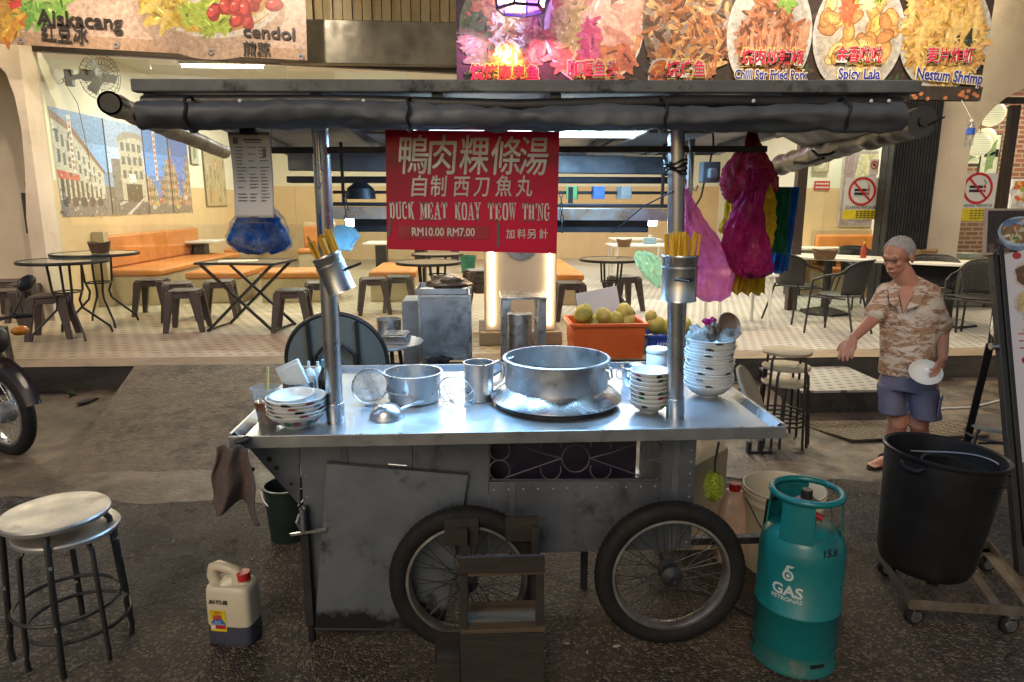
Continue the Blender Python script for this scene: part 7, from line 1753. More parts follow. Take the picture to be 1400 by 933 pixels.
mb = MB(); mb.tube([(rt * .93 * math.cos(a), rt * .93 * math.sin(a), H_ - .03 - .05 * math.sin(a) ** 2) for a in [R(-10 + 100 * k / 12) for k in range(13)]], .004, 6); mb.build('wire_handle', m_galv, t)

# menu A-stand on the right
m_stand = M('stand_black', (.016, .015, .015), .45, .2, (.03, .028, .026), 8, .5)
B_ = G(1394, 786, 0); Tp = AX(1352, 292, B_.x); yA = Tp.y - .25
t = T('menu_stand', 'tall black A frame menu stand with a printed menu board at the right edge', 'menu stand', (0, 0, 0))
mb = MB(); mb.bar(Tp, B_, .035, .03, up=(1, 0, 0)); mb.build('leg', m_stand, t, bevel=.003)
hx_ = B_.lerp(Tp, .62) + Vector((-.03, .03, 0)); e_ = G(1309, 655, 0)
mb = MB(); mb.bar(hx_, e_, .035, .025); mb.build('leg', m_stand, t, bevel=.003)
e2 = e_ + Vector((.55, .2, 0)); mb = MB(); mb.bar(hx_ + Vector((.55, .2, 0)), e2, .035, .025); mb.build('leg', m_stand, t, bevel=.003)
mb = MB(); mb.cyl(hx_ + Vector((-.02, -.03, 0)), hx_ + Vector((.02, -.03, 0)), .016); mb.build('hinge', m_alu, t)
mb = MB(); mb.bar(AY(1338, 606, yA + .6), AY(1400, 606, yA + .6), .01, .012); mb.build('brace', m_stand, t)
# board plane from its corners
ux = Vector((1, 0, 0)); uz = (Tp - B_); Hd = uz.length * .80; Wd = .55; uz.normalize(); uy = uz.cross(ux); bl_ = B_ + uz * (Tp - B_).length * .10 + ux * .045 - uy * .012
mtx = Matrix((ux, uy, uz)).transposed().to_4x4(); mtx.translation = bl_
bd = T('menu_board', None, None); bd.parent = t; bd.matrix_local = mtx
mb = MB(); mb.bb((0, 0, 0), (Wd, .012, Hd)); mb.build('panel', M('lavender_sheet', (.48, .48, .56), .4, 0, (.42, .42, .50), 2, .4), bd, smooth=0)
mb = MB(); mb.bb((-.025, -.012, -.02), (-.001, .02, Hd + .02)); mb.bb((-.025, -.012, -.045), (Wd, .02, -.021)); mb.build('edge_frame', m_stand, bd, bevel=.002)
mb = MB()
for k, (fx, fz, c1, c2) in enumerate(((.22, .90, (.12, .06, .03), (.2, .2, .5)), (.34, .86, (.35, .28, .12), (.3, .15, .08)), (.20, .80, (.42, .36, .20), (.25, .18, .08)), (.25, .72, (.15, .08, .04), (.22, .22, .52)), (.36, .76, (.42, .36, .2), (.3, .2, .1)), (.28, .45, (.35, .08, .05), (.45, .12, .06)))):
    x, z = fx * Wd, fz * Hd
    if k < 5: mb.ink_blob(x, z, .075, .07, (.45, .42, .40), n=20, jit=.02); mb.ink_blob(x, z, .065, .06, c1, n=14); mb.ink_blob(x, z, .022, .02, c2)
    else: mb.ink_rect(x - .05, z - .05, x + .09, z + .05, (.12, .08, .06)); [mb.ink_blob(x + random.uniform(-.03, .06), z + random.uniform(-.03, .03), .02, .014, random.choice([c1, c2, (.4, .25, .1)])) for _ in range(14)]
for fz in (.97, .60): mb.ink_blob(.13 * Wd, fz * Hd, .024, .018, (.35, .03, .03), n=12, jit=.02)
for fz in (.64, .665, .69, .33, .30, .27): mb.ink_rect(.08 * Wd, fz * Hd, .14 * Wd, fz * Hd + .008, (.40, .15, .10)); mb.ink_rect(.22 * Wd, fz * Hd + .002, .5 * Wd, fz * Hd + .006, (.15, .13, .15))
mb.ink_rect(0, .02 * Hd, Wd, .25 * Hd, (.13, .07, .05))
rnd = random.Random(8)
for k in range(6):
    x, z = (.15 + .22 * (k % 3)) * Wd, (.08 + .11 * (k // 3)) * Hd; mb.ink_blob(x, z, .06, .05, (.40, .38, .36), n=18, jit=.02); mb.ink_blob(x, z, .05, .042, (.20, .09, .05))
    for j in range(12): mb.ink_blob(x + rnd.uniform(-.035, .035), z + rnd.uniform(-.03, .03), .014, .008, rnd.choice([(.35, .18, .07), (.42, .30, .12), (.12, .05, .03), (.15, .2, .05)]), rot=rnd.random() * 3, n=8)
mb.build('lettering', m_printg, bd, smooth=0, loc=(0, -.001, 0))
text('lettering', 'Specials', .045, m_ink, bd, (.30 * Wd, -.003, .60 * Hd), (PI / 2, 0, 0), shear=.3, align='CENTER'); text('lettering', 'Noodles', .04, m_ink, bd, (.32 * Wd, -.003, .968 * Hd), (PI / 2, 0, 0), shear=.3)
# photo poster on top of the stand
yq = Tp.y - .05; q = [AY(1335, 290, yq + .03), None, None, AY(1342, 346, yq)]
ux = Vector((1, .06, 0)).normalized(); Wd = .62; uz = Vector((0, .12, 1)); uz = (uz - ux * uz.dot(ux)).normalized(); uy = uz.cross(ux); Hd = (q[0] - q[3]).length
mtx = Matrix((ux, uy, uz)).transposed().to_4x4(); mtx.translation = q[3] - uy * .03
bd = T('photo_poster', 'framed photo of a blue bowl of noodles propped on top of the menu stand', 'poster', (0, 0, 0)); bd.matrix_local = mtx
mb = MB(); mb.bb((-.012, 0, -.01), (Wd, .014, Hd + .01)); mb.build('frame', M('pale_edge', (.40, .33, .30), .5), bd, smooth=0)
mb = MB(); mb.ink_rect(0, 0, Wd, Hd, (.035, .025, .022))
for k in range(50): mb.ink_blob(rnd.uniform(0, Wd), rnd.uniform(0, Hd * .3), .02, .008, (.10, .075, .06), n=7)
x, z = Wd * .30, Hd * .50; mb.ink_blob(x, z - .012, .125, .085, (.16, .22, .36), n=28, jit=.01); mb.ink_blob(x, z, .13, .075, (.34, .46, .60), n=30, jit=.01); mb.ink_blob(x, z + .004, .115, .062, (.20, .14, .07), n=24, jit=.02)
for k in range(40): mb.ink_blob(x + rnd.uniform(-.085, .085), z + rnd.uniform(-.042, .042), .024, .007, rnd.choice([(.55, .50, .38), (.45, .40, .28), (.12, .25, .05), (.40, .12, .05), (.25, .12, .06)]), rot=rnd.random() * 3, n=8)
mb.ink_blob(x - .06, z + .045, .045, .016, (.10, .18, .36), rot=.2, n=16, jit=.02); mb.ink_poly([(x - .03, z + .04), (x + .12, z + .12), (x + .14, z + .105), (x, z + .03)], (.30, .40, .58))
mb.build('photo', m_printg, bd, smooth=0, loc=(0, -.001, 0))
# second food board further back at the right edge, and the hanging bottle
p0 = AY(1384, 250, 6.4); t = T('food_board', 'tall bright food photo board on the right behind the photo poster', 'poster', (p0.x, 6.4, FLOOR), (0, 0, R(-12))); hb = AY(1384, 245, 6.4).z - FLOOR
mb = MB(); mb.bb((0, 0, .15), (.8, .02, hb)); mb.build('board', m_white, t, smooth=0)
mb = MB(); mb.ink_rect(.02, .17, .78, hb - .02, (.50, .48, .44)); 
for k in range(6):
    z = hb - .12 - .27 * k; mb.ink_blob(.16, z, .17, .11, (.62, .60, .56), n=22, jit=.02)
    for j in range(40): mb.ink_blob(.16 + rnd.uniform(-.12, .12), z + rnd.uniform(-.08, .08), .035, .02, rnd.choice([(.60, .26, .04), (.70, .42, .08), (.50, .12, .03), (.25, .32, .06), (.65, .30, .12)]), rot=rnd.random() * 3)
mb.build('photo', m_printg, t, smooth=0, loc=(0, -.001, 0))
for sx in (.05, .75):
    mb = MB(); mb.bb((sx - .02, .02, 0), (sx + .02, .05, hb)); mb.build('leg', m_stand, t)
p = AY(1326, 185, 6.3); t = T('water_bottle', 'clear water bottle with a blue label hanging by a string in front of the pier', 'bottle', p)
m_bot = PANE('clear_bottle', (.86, .90, .92), .12)
mb = MB(); mb.lathe([(0, -.10), (.032, -.10), (.036, -.09), (.034, -.03), (.036, .0), (.036, .06), (.03, .085), (.014, .11), (.014, .12), (0, .12)], 24); mb.build('bottle', m_bot, t)
mb = MB(); mb.lathe([(.0365, .005), (.0368, .005), (.0368, .06), (.0365, .06)], 24); mb.build('label', M('blue_label', (.03, .10, .50), .4), t)
mb = MB(); mb.lathe([(0, .118), (.016, .118), (.016, .138), (0, .138)], 16); mb.build('cap', m_white, t)
zbt = AY(1326, 138, 6.3).z - p.z; mb = MB(); mb.cyl((0, 0, .138), (0, .2, zbt + .06), .002, n=5); mb.build('string', m_white, t)
# thin cable on the ground
mb = MB(); P = [G(1372, 545, .1), G(1330, 553, .1), G(1290, 556, .09), G(1268, 562, .08)]; P = [Vector((v.x, v.y, ground_z(v.y) + .012)) for v in P]; mb.tube(P, .007, 6); tag(mb.build('cable', m_white, smooth=60), 'thin pale cable lying along the ground below the kerb', 'cable')
mb = MB(); P = [G(1162, 605, .0), G(1206, 602, .0)]; mb.cyl(P[0] + Vector((0, 0, .016)), P[1] + Vector((0, 0, .016)), .008, n=8); tag(mb.build('metal_rod', m_galv), 'short metal rod lying by the old mans foot', 'rod')

# motorcycle at the left edge, its front wheel towards the road
t = T('motorcycle', 'parked dark motorcycle reaching in at the left edge beside the kerb', 'motorcycle', G(16, 622, 0), (0, 0, R(62)))
WR = .315; RY = Matrix.Rotation(PI / 2, 4, 'Y')
def bike_wheel(y):
    w = T('wheel', None, None, (0, y, WR)); w.parent = t
    mb = MB(); mb.lathe([(WR - .075, -.03), (WR - .05, -.042), (WR - .015, -.034), (WR, -.010), (WR, .010), (WR - .015, .034), (WR - .05, .042), (WR - .075, .03)], 64, RY); mb.build('tyre', m_rubber, w, smooth=50)
    mb = MB(); mb.lathe([(WR - .074, -.03), (WR - .09, -.031), (WR - .10, 0), (WR - .09, .031), (WR - .074, .03)], 56, RY); mb.build('rim', m_steel, w)
    mb = MB()
    for k in range(32):
        a = 2 * PI * k / 32; s_ = 1 if k % 2 else -1; da = .5 if (k // 2) % 2 else -.5
        mb.cyl((s_ * .035, .06 * math.cos(a + da), .06 * math.sin(a + da)), (s_ * .006, (WR - .096) * math.cos(a), (WR - .096) * math.sin(a)), .0022, n=5)
    mb.build('spoke', m_steel, w)
    mb = MB(); mb.lathe([(0, -.06), (.06, -.055), (.075, -.03), (.075, .03), (.06, .055), (0, .06)], 28, RY); mb.build('hub', m_galv, w)
bike_wheel(0); bike_wheel(1.2)
for s_ in (-1, 1):
    mb = MB(); mb.cyl((s_ * .075, 0, WR), (s_ * .07, .10, .62), .022, n=14); mb.cyl((s_ * .07, .10, .621), (s_ * .065, .17, .88), .017, n=14); mb.build('fork', m_alu, t)
mb = MB(); mb.tube([(0, (WR + .035) * math.cos(a), WR + (WR + .035) * math.sin(a)) for a in [R(35 + 130 * k / 20) for k in range(21)]], .055, 12, flat=.3); mb.build('mudguard', M('glossy_black_red', (.016, .013, .013), .2, 0, (.030, .018, .018), 4, .5), t, smooth=60)
mb = MB(); mb.ball((0, .05, .82), (.12, .10, .11), 22, 14); mb.build('headlamp', m_dark, t)
mb = MB(); mb.loft([spread_ring((0, .0 + .05 * k, .62 + .09 * k), .11 + .02 * k, .05 + .02 * k, 0, 20) for k in range(4)]); mb.build('front_cowl', MATS['glossy_black_red'], t, smooth=60)
mb = MB(); mb.tube([(-.36, .22, .93), (-.2, .16, .95), (0, .14, .93), (.2, .16, .95), (.36, .22, .93)], .014, 10); mb.build('handlebar', m_dark, t)
for s_ in (-1, 1):
    mb = MB(); mb.cyl((s_ * .25, .18, .945), (s_ * .38, .225, .93), .021, n=14); mb.build('grip', m_rubber, t)
    mb = MB(); mb.tube([(s_ * .22, .16, .95), (s_ * .27, .13, 1.05), (s_ * .31, .13, 1.14)], .008, 8); mb.build('mirror_stalk', m_black, t)
    mb = MB(); mb.ball((s_ * .335, .13, 1.18), (.075, .03, .05), 20, 12, Matrix.Rotation(s_ * -.6, 4, 'Y')); mb.build('mirror', m_black, t)
    mb = MB(); mb.ball((s_ * .19, .03, .86), (.06, .035, .035), 16, 10); mb.build('indicator', M('amber_lens', (.65, .22, .02), .25), t)
mb = MB(); mb.loft([[Vector((x * w_, y, z + zz * hh_)) for x, zz in ((-1, 0), (-.8, .8), (0, 1), (.8, .8), (1, 0), (.7, -.8), (-.7, -.8))] for y, z, w_, hh_ in ((.2, .72, .10, .12), (.45, .66, .16, .14), (.75, .66, .14, .10), (1.35, .72, .11, .08), (1.55, .78, .05, .03))]); mb.build('body', MATS['glossy_black_red'], t, smooth=60)
mb = MB(); mb.loft([[Vector((x * w_, y, z + zz * .05)) for x, zz in ((-1, -1), (-.9, .7), (0, 1), (.9, .7), (1, -1))] for y, z, w_ in ((.5, .80, .10), (.8, .78, .14), (1.2, .82, .13), (1.5, .85, .08))]); mb.build('seat', m_rubber, t, smooth=60)
mb = MB(); mb.box((0, .6, .38), (.24, .36, .28)); mb.bar((0, .15, .85), (0, .6, .45), .05, .06); mb.bar((0, .6, .4), (0, 1.2, WR), .05, .05); mb.build('engine', m_dark, t, bevel=.03)
mb = MB(); mb.bar((-.12, .7, .25), (-.24, .72, .0), .016, .016); mb.build('side_stand', m_dark, t)
# scraps on the ground
rnd = random.Random(21)
m_leaf = M('dry_scrap', (.16, .11, .05), .8); m_wet = M('pale_scrap', (.5, .46, .4), .6)
scraps = [(455, 0, 0)]
for k, (px, py, l, m_, s_) in enumerate(((775, 880, 'small pale scrap on the road between the cart wheels', m_wet, .014), (843, 884, 'pale flat scrap on the road under the right cart wheel', m_wet, .016), (803, 893, 'tiny pale crumb between the cart wheels', m_wet, .008), (316, 588, 'dark dry leaf on the ramp foot', m_leaf, .03), (120, 548, 'black scrap of rubber in the gutter left of the ramp', m_black, .10), (1294, 904, 'small yellowish leaf on the road in front of the bin', m_leaf, .014), (345, 765, 'small dark pebble by the cart leg', m_black, .012), (368, 777, 'small dark stone behind the jerry can', m_black, .014))):
    p = G(px, py, 0); p = G(px, py, ground_z(p.y) + .002); mb = MB(); n = 9; pts = [(s_ * rnd.uniform(.6, 1.2) * math.cos(2 * PI * j / n), s_ * .45 * rnd.uniform(.6, 1.2) * math.sin(2 * PI * j / n)) for j in range(n)]
    mb.prism(pts, .004 if s_ > .01 else .006); tag(mb.build('scrap', m_, loc=p, rot=(0, 0, rnd.random() * 3)), l, 'scrap')
p = G(100, 545, .1); mb = MB()
for k in range(26):
    a = rnd.uniform(0, 6.28); L = rnd.uniform(.03, .09); mb._add([Vector((0, 0, 0)) + Vector((.012 * math.sin(a), -.012 * math.cos(a), 0)), Vector((-.012 * math.sin(a), .012 * math.cos(a), 0)), Vector((L * math.cos(a), L * math.sin(a), rnd.uniform(.02, .07)))], [(0, 1, 2)])
tag(mb.build('weed', M('weed_green', (.05, .10, .02), .7), loc=Vector((p.x, p.y, ground_z(p.y))), smooth=0), 'small green weed in the gutter left of the ramp', 'plant')
# ================================================================== FOOD BANNERS
rnd = random.Random(77)
def banner(name, label, corners, y):
    """cloth banner in the x-z plane at depth y, drawn by the picture's own proportions"""
    o = AY(*corners[0], y); t = T(name, label, 'banner', o)
    def bp(px, py): v = AY(px, py, y) - o; return v.x, v.z
    return t, bp
def noodles(mb, bp, cx, cy, rx, ry, pal, n, lw, seed):
    r = random.Random(seed)
    for k in range(n):
        a = r.uniform(0, 2 * PI); q = math.sqrt(r.random()); x, y = cx + rx * q * math.cos(a), cy + ry * q * math.sin(a)
        X, Z = bp(x, y); mb.ink_blob(X, Z, lw * r.uniform(1.6, 3.4), lw * r.uniform(.5, .9), (c_ := r.choice(pal)), rot=(ro := r.uniform(0, PI)), n=12, jit=.09, seed=r.randint(0, 9999))
        if k % 3 == 0: mb.ink_blob(X - lw * .15, Z + lw * .22, lw * 1.1, lw * .22, tuple(min(.85, q_ * 1.7 + .05) for q_ in c_), rot=ro, n=8, jit=.2)
        if k % 5 == 0: mb.ink_blob(X + lw * .5, Z - lw * .6, lw * 1.2, lw * .3, tuple(q_ * .35 for q_ in c_), rot=ro, n=8, jit=.2)
def plate(mb, bp, cx, cy, rx, ry, col, inner):
    X, Z = bp(cx, cy); X1, _ = bp(cx + rx, cy); _, Z1 = bp(cx, cy - ry); a, b_ = X1 - X, Z1 - Z
    mb.ink_blob(X, Z, a, b_, col, n=44, jit=.004); mb.ink_blob(X, Z, a * .93, b_ * .93, tuple(c * .86 for c in col), n=40, jit=.004); mb.ink_blob(X, Z, a * .88, b_ * .88, inner, n=36, jit=.01)
m_bred = M('banner_red_ink', (.62, .03, .06), .4); m_byel = M('banner_yellow_ink', (.85, .62, .12), .4); m_bwht = M('banner_white_ink', (.78, .76, .72), .4); m_bblue = M('banner_blue_ink', (.03, .03, .30), .4); m_bdark = M('banner_dark_ink', (.02, .012, .01), .4)
YB = 6.5
t, bp = banner('food_banner', 'long dark food banner with six dishes above the right half of the canopy', [(622, -95)], YB)
mb = MB(); c_ = [bp(622, -95), bp(1376, -95), bp(1337, 139), bp(625, 136)]
mb._add([(x, .002, z) for x, z in c_] + [(x, .010, z) for x, z in c_], [(0, 1, 2, 3), (7, 6, 5, 4), (0, 4, 5, 1), (1, 5, 6, 2), (2, 6, 7, 3), (3, 7, 4, 0)]); mb.build('cloth', M('banner_back', (.2, .17, .14), .6), t, smooth=0)
mb = MB(); mb.ink_poly(c_, (.045, .028, .020))
for k in range(420):   # dark table with leaves, crumbs
    X, Z = bp(rnd.uniform(632, 1335), rnd.uniform(-85, 128)); mb.ink_blob(X, Z, rnd.uniform(.01, .05), rnd.uniform(.005, .02), rnd.choice([(.10, .06, .04), (.06, .05, .03), (.16, .07, .03), (.05, .08, .03), (.03, .02, .02)]), rot=rnd.random() * 3, n=8)
# grilled ray
X, Z = bp(690, 55)
plate(mb, bp, 690, 40, 62, 74, (.16, .22, .07), (.14, .17, .05))
noodles(mb, bp, 690, 50, 52, 58, [(.42, .16, .06), (.34, .11, .04), (.50, .22, .08), (.26, .09, .04), (.46, .26, .10)], 420, .028, 1)
noodles(mb, bp, 693, 45, 22, 42, [(.72, .64, .60), (.66, .58, .52), (.60, .54, .50)], 60, .018, 2)
noodles(mb, bp, 650, 60, 16, 40, [(.10, .16, .05), (.14, .20, .07)], 50, .03, 9)
# curry fish head
plate(mb, bp, 812, 40, 68, 80, (.66, .52, .46), (.50, .17, .08))
noodles(mb, bp, 812, 46, 58, 66, [(.54, .18, .08), (.48, .13, .07), (.60, .26, .12), (.42, .12, .07)], 300, .05, 3)
noodles(mb, bp, 786, 36, 24, 40, [(.50, .34, .12), (.42, .30, .10), (.56, .40, .18)], 110, .03, 4); noodles(mb, bp, 838, 20, 28, 36, [(.60, .30, .22), (.52, .22, .16), (.66, .38, .28)], 40, .07, 5); noodles(mb, bp, 806, 66, 6, 40, [(.5, .06, .14), (.56, .10, .2)], 30, .04, 6)
# grilled fish
plate(mb, bp, 940, 30, 62, 92, (.14, .10, .06), (.18, .10, .05))
noodles(mb, bp, 942, 34, 56, 82, [(.34, .13, .05), (.20, .08, .03), (.46, .22, .08), (.10, .05, .03), (.52, .32, .14), (.40, .14, .05), (.28, .20, .16)], 650, .028, 7)
plate(mb, bp, 903, 104, 18, 24, (.40, .38, .36), (.32, .08, .03)); noodles(mb, bp, 903, 104, 14, 18, [(.40, .10, .03), (.5, .2, .06), (.1, .03, .02)], 40, .018, 8)
# chilli pork
plate(mb, bp, 1051, 48, 58, 86, (.52, .48, .44), (.42, .38, .34))
noodles(mb, bp, 1052, 60, 44, 58, [(.20, .07, .03), (.30, .10, .04), (.42, .14, .06), (.12, .05, .03), (.46, .18, .09), (.36, .20, .12)], 380, .026, 11); noodles(mb, bp, 1075, -10, 12, 20, [(.20, .34, .06), (.30, .42, .10)], 30, .03, 12)
for k in range(14):
    X, Z = bp(1022 + 6 * k, 60 + rnd.uniform(-18, 18)); mb.ink_blob(X, Z, .028, .13, rnd.choice([(.38, .13, .06), (.30, .10, .05), (.5, .24, .14)]), rot=rnd.uniform(-.3, .3), n=12); mb.ink_blob(X - .008, Z, .008, .10, (.55, .30, .18), rot=rnd.uniform(-.3, .3), n=8)
# clams
plate(mb, bp, 1172, 48, 62, 84, (.50, .46, .42), (.44, .38, .30))
for k in range(46):
    a = rnd.uniform(0, 2 * PI); q = math.sqrt(rnd.random()); X, Z = bp(1170 + 50 * q * math.cos(a), 36 + 62 * q * math.sin(a)); ro = rnd.random() * 3
    c = rnd.choice([(.60, .36, .10), (.52, .26, .08), (.66, .44, .18), (.46, .20, .07), (.62, .30, .10)])
    mb.ink_blob(X, Z, .09, .06, tuple(x * .5 for x in c), rot=ro, n=16, jit=.05); mb.ink_blob(X, Z, .08, .05, c, rot=ro, n=16, jit=.05); mb.ink_blob(X + .01, Z - .01, .05, .028, tuple(min(1, x * 1.35) for x in c), rot=ro, n=12)
noodles(mb, bp, 1180, -20, 30, 30, [(.56, .50, .12), (.62, .56, .30), (.30, .34, .06)], 60, .03, 14); noodles(mb, bp, 1158, 12, 8, 12, [(.58, .12, .05)], 14, .035, 15)
# shrimp
plate(mb, bp, 1290, 50, 62, 78, (.46, .42, .36), (.50, .34, .12))
noodles(mb, bp, 1288, 48, 56, 66, [(.58, .36, .09), (.50, .28, .06), (.64, .44, .15), (.42, .22, .05), (.60, .32, .12)], 620, .026, 16); noodles(mb, bp, 1320, 50, 5, 12, [(.04, .05, .03)], 10, .025, 17)
for k in range(12):
    X, Z = bp(1244 + 8 * k, 45 + rnd.uniform(-40, 35)); mb.ink_blob(X, Z, .03, .15, rnd.choice([(.62, .40, .12), (.66, .46, .17)]), rot=rnd.uniform(-.5, .1), n=14, jit=.2)
mb.ink_poly([bp(1240, 118), bp(1341, 120), bp(1337, 139), bp(1240, 137)], (.05, .035, .025))
for k in range(14): X, Z = bp(rnd.uniform(1245, 1335), rnd.uniform(122, 136)); mb.ink_blob(X, Z, .022, .018, (.45, .16, .06), n=9)
mb.build('print', m_printg, t, smooth=0)
def btxt(s, px, py, wpx, hpx, fill, lines, y=YB, rot=0.0):
    """a line of banner lettering: dark edge, pale or yellow halo and coloured fill, each a hair in front of the last"""
    x, z = bp(px, py); w = bp(px + wpx / 2, py)[0] - bp(px - wpx / 2, py)[0]; h = bp(px, py - hpx / 2)[1] - bp(px, py + hpx / 2)[1]
    for i, (mat, bold) in enumerate(lines + [(fill, .022)]):
        o = text('lettering', s, h / .74, mat, t, (x, -.040 - .003 * i, z), (PI / 2, rot, 0), bold=bold * h, depth=.0004)
        if i == 0 or True:
            bx = max(v.co.x for v in o.data.vertices) - min(v.co.x for v in o.data.vertices)
            k = (w + 2 * bold * h) / bx
            for v in o.data.vertices: v.co.x *= k
L2 = [(m_byel, .14), (m_bdark, .085), (m_bwht, .055)]
btxt('烧烤魔鬼鱼', 690, 103, 92, 17, m_bred, [(m_byel, .13), (m_bdark, .07)]); btxt('咖喱鱼头', 810, 97, 68, 18, m_bred, L2); btxt('烧烤鱼', 936, 97, 52, 18, m_bred, L2)
btxt('烧肉炒辣椒', 1053, 81, 84, 17, m_bred, L2); btxt('金香啦啦', 1171, 78, 62, 18, m_bred, L2); btxt('麦片炸虾', 1295, 79, 64, 17, m_bred, L2)
btxt('Chilli Stir Fried Pork', 1051, 104, 98, 13, m_bblue, [(m_byel, .14), (m_bwht, .09)]); btxt('Spicy Lala', 1171, 103, 56, 15, m_bblue, [(m_byel, .14), (m_bwht, .09)]); btxt('Nestum Shrimp', 1294, 106, 90, 16, m_bblue, [(m_byel, .14), (m_bwht, .09)], rot=R(4))
mb = MB(); mb.cyl((bp(610, -95)[0], .03, bp(610, -97)[1]), (bp(1385, -95)[0], .03, bp(1385, -97)[1]), .02); mb.build('hanging_pole', m_dark, t)
for px in (640, 980, 1320):
    mb = MB(); x, z = bp(px, -97); mb.cyl((x, .03, z), (x, .10, 4.7 - AY(622, -95, YB).z), .006, n=6); mb.build('rope', m_dark, t)

# left dessert banner
YL = 8.05
t, bp = banner('dessert_banner', 'pinkish dessert banner with two bowls at the top left of the shopfront', [(-70, -80)], YL)
mb = MB(); c_ = [bp(-70, -80), bp(416, -62), bp(420, 83), bp(0, 60), bp(-70, 57)]
mb._add([(x, .002, z) for x, z in c_] + [(x, .010, z) for x, z in c_], [(0, 1, 2, 3, 4), (9, 8, 7, 6, 5), (0, 5, 6, 1), (1, 6, 7, 2), (2, 7, 8, 3), (3, 8, 9, 4), (4, 9, 5, 0)]); mb.build('cloth', MATS['banner_back'], t, smooth=0)
mb = MB(); mb.ink_poly(c_, (.56, .38, .29))
mb.ink_poly([bp(-70, 38), bp(0, 42), bp(420, 68), bp(420, 83), bp(0, 60), bp(-70, 57)], (.44, .27, .17))
X, Z = bp(290, -10); mb.ink_blob(bp(286, 8)[0], bp(286, 8)[1], (bp(390, 0)[0] - bp(290, 0)[0]) * 1.04, (bp(0, -10)[1] - bp(0, 72)[1]) * .92, (.42, .28, .20), n=40, jit=.004)
plate(mb, bp, 290, -12, 100, 66, (.55, .48, .40), (.40, .22, .08)); plate(mb, bp, 290, -18, 96, 58, (.58, .48, .34), (.42, .26, .08))
noodles(mb, bp, 245, 5, 52, 34, [(.58, .40, .05), (.50, .32, .04), (.62, .46, .12), (.36, .22, .03)], 120, .05, 21); noodles(mb, bp, 290, 20, 40, 22, [(.34, .42, .05), (.40, .46, .08), (.26, .34, .04)], 80, .045, 22)
for k in range(34):
    X, Z = bp(rnd.uniform(292, 384), rnd.uniform(-50, 30)); 
    if math.hypot((0), 0) < 1: mb.ink_blob(X, Z, .10, .068, (.28, .03, .025), rot=rnd.random() * 2, n=16, jit=.04); mb.ink_blob(X - .015, Z + .015, .075, .045, (.50, .06, .05), rot=rnd.random() * 2, n=14, jit=.04); mb.ink_blob(X - .03, Z + .028, .02, .012, (.66, .32, .28), n=8)
mb.ink_blob(bp(266, -2)[0], bp(266, -2)[1], .07, .05, (.62, .56, .46), n=14)
noodles(mb, bp, 50, -10, 46, 42, [(.20, .40, .06), (.28, .48, .10), (.14, .32, .05), (.36, .52, .14)], 160, .045, 24); noodles(mb, bp, -10, 30, 38, 22, [(.60, .26, .03), (.66, .38, .05), (.54, .14, .03)], 110, .045, 25); noodles(mb, bp, 6, -20, 16, 40, [(.62, .06, .05), (.50, .28, .05)], 50, .05, 26)
mb.build('print', m_printg, t, smooth=0)
def ltxt(s, px, py, wpx, hpx, bold=.03):
    x, z = bp(px, py); w = bp(px + wpx / 2, py)[0] - bp(px - wpx / 2, py)[0]; h = bp(px, py - hpx / 2)[1] - bp(px, py + hpx / 2)[1]
    o = text('lettering', s, h / .74, m_bdark, t, (x, -.025, z), (PI / 2, R(3.2), 0), bold=bold * h, depth=.0004); bx = max(v.co.x for v in o.data.vertices) - min(v.co.x for v in o.data.vertices)
    for v in o.data.vertices: v.co.x *= w / bx
ltxt('Aiskacang', 111, 29, 117, 22); ltxt('红豆冰', 90, 49, 64, 21); ltxt('cendol', 369, 46, 70, 17); ltxt('煎蕊', 352, 70, 38, 16)
for px, py in ((30, 56), (160, 62), (290, 71), (412, 78)):
    x, z = bp(px, py); mb = MB(); mb.lathe([(.018, 0), (.030, .002), (.030, .006), (.018, .006)], 20, Matrix.Translation((x, -.022, z)) @ Matrix.Rotation(PI / 2, 4, 'X')); mb.build('eyelet', m_galv, t)
for px in (-60, 200, 408):
    mb = MB(); x, z = bp(px, -78); mb.cyl((x, 0.005, z), (x, .35, 4.7 - AY(-70, -80, YL).z), .008, n=6); mb.build('rope', m_dark, t)

# purple and white spot lantern hung before the food banner
p = AY(712, -4, 6.05); t = T('spot_lantern', 'angular lantern glowing white and violet above the food banner', 'lantern', p)
m_vio = EMIT('violet_glow', (.30, .03, 1.0), 5.0); m_wglow = EMIT('white_glow', (1, .93, .85), 3.5)
n = 6; rt_, rb_ = .26, .20
for k in range(n):
    a0, a1 = 2 * PI * k / n + .2, 2 * PI * (k + 1) / n + .2
    P = [Vector((rb_ * math.cos(a0), rb_ * math.sin(a0), -.10)), Vector((rb_ * math.cos(a1), rb_ * math.sin(a1), -.10)), Vector((rt_ * math.cos(a1), rt_ * math.sin(a1), .30)), Vector((rt_ * math.cos(a0), rt_ * math.sin(a0), .30))]
    c = sum(P, Vector()) / 4; Q = [c + (v - c) * .86 for v in P]; i_ = -(Vector((c.x, c.y, 0)).normalized()) * .008
    mb = MB(); mb._add(Q + [v + i_ for v in Q], [(0, 1, 2, 3), (7, 6, 5, 4), (0, 4, 5, 1), (1, 5, 6, 2), (2, 6, 7, 3), (3, 7, 4, 0)]); mb.build('glass', m_wglow if k % 2 else m_vio, t, smooth=0)
    mb = MB(); mb.bar(P[0], P[1], .022, .022); mb.bar(P[0], P[3], .022, .022); mb.build('frame_bar', M('violet_black', (.03, .01, .05), .4), t)
mb = MB(); mb.cyl((0, 0, .3), (0, 0, 4.68 - p.z), .01, n=8); mb.build('rod', m_dark, t)
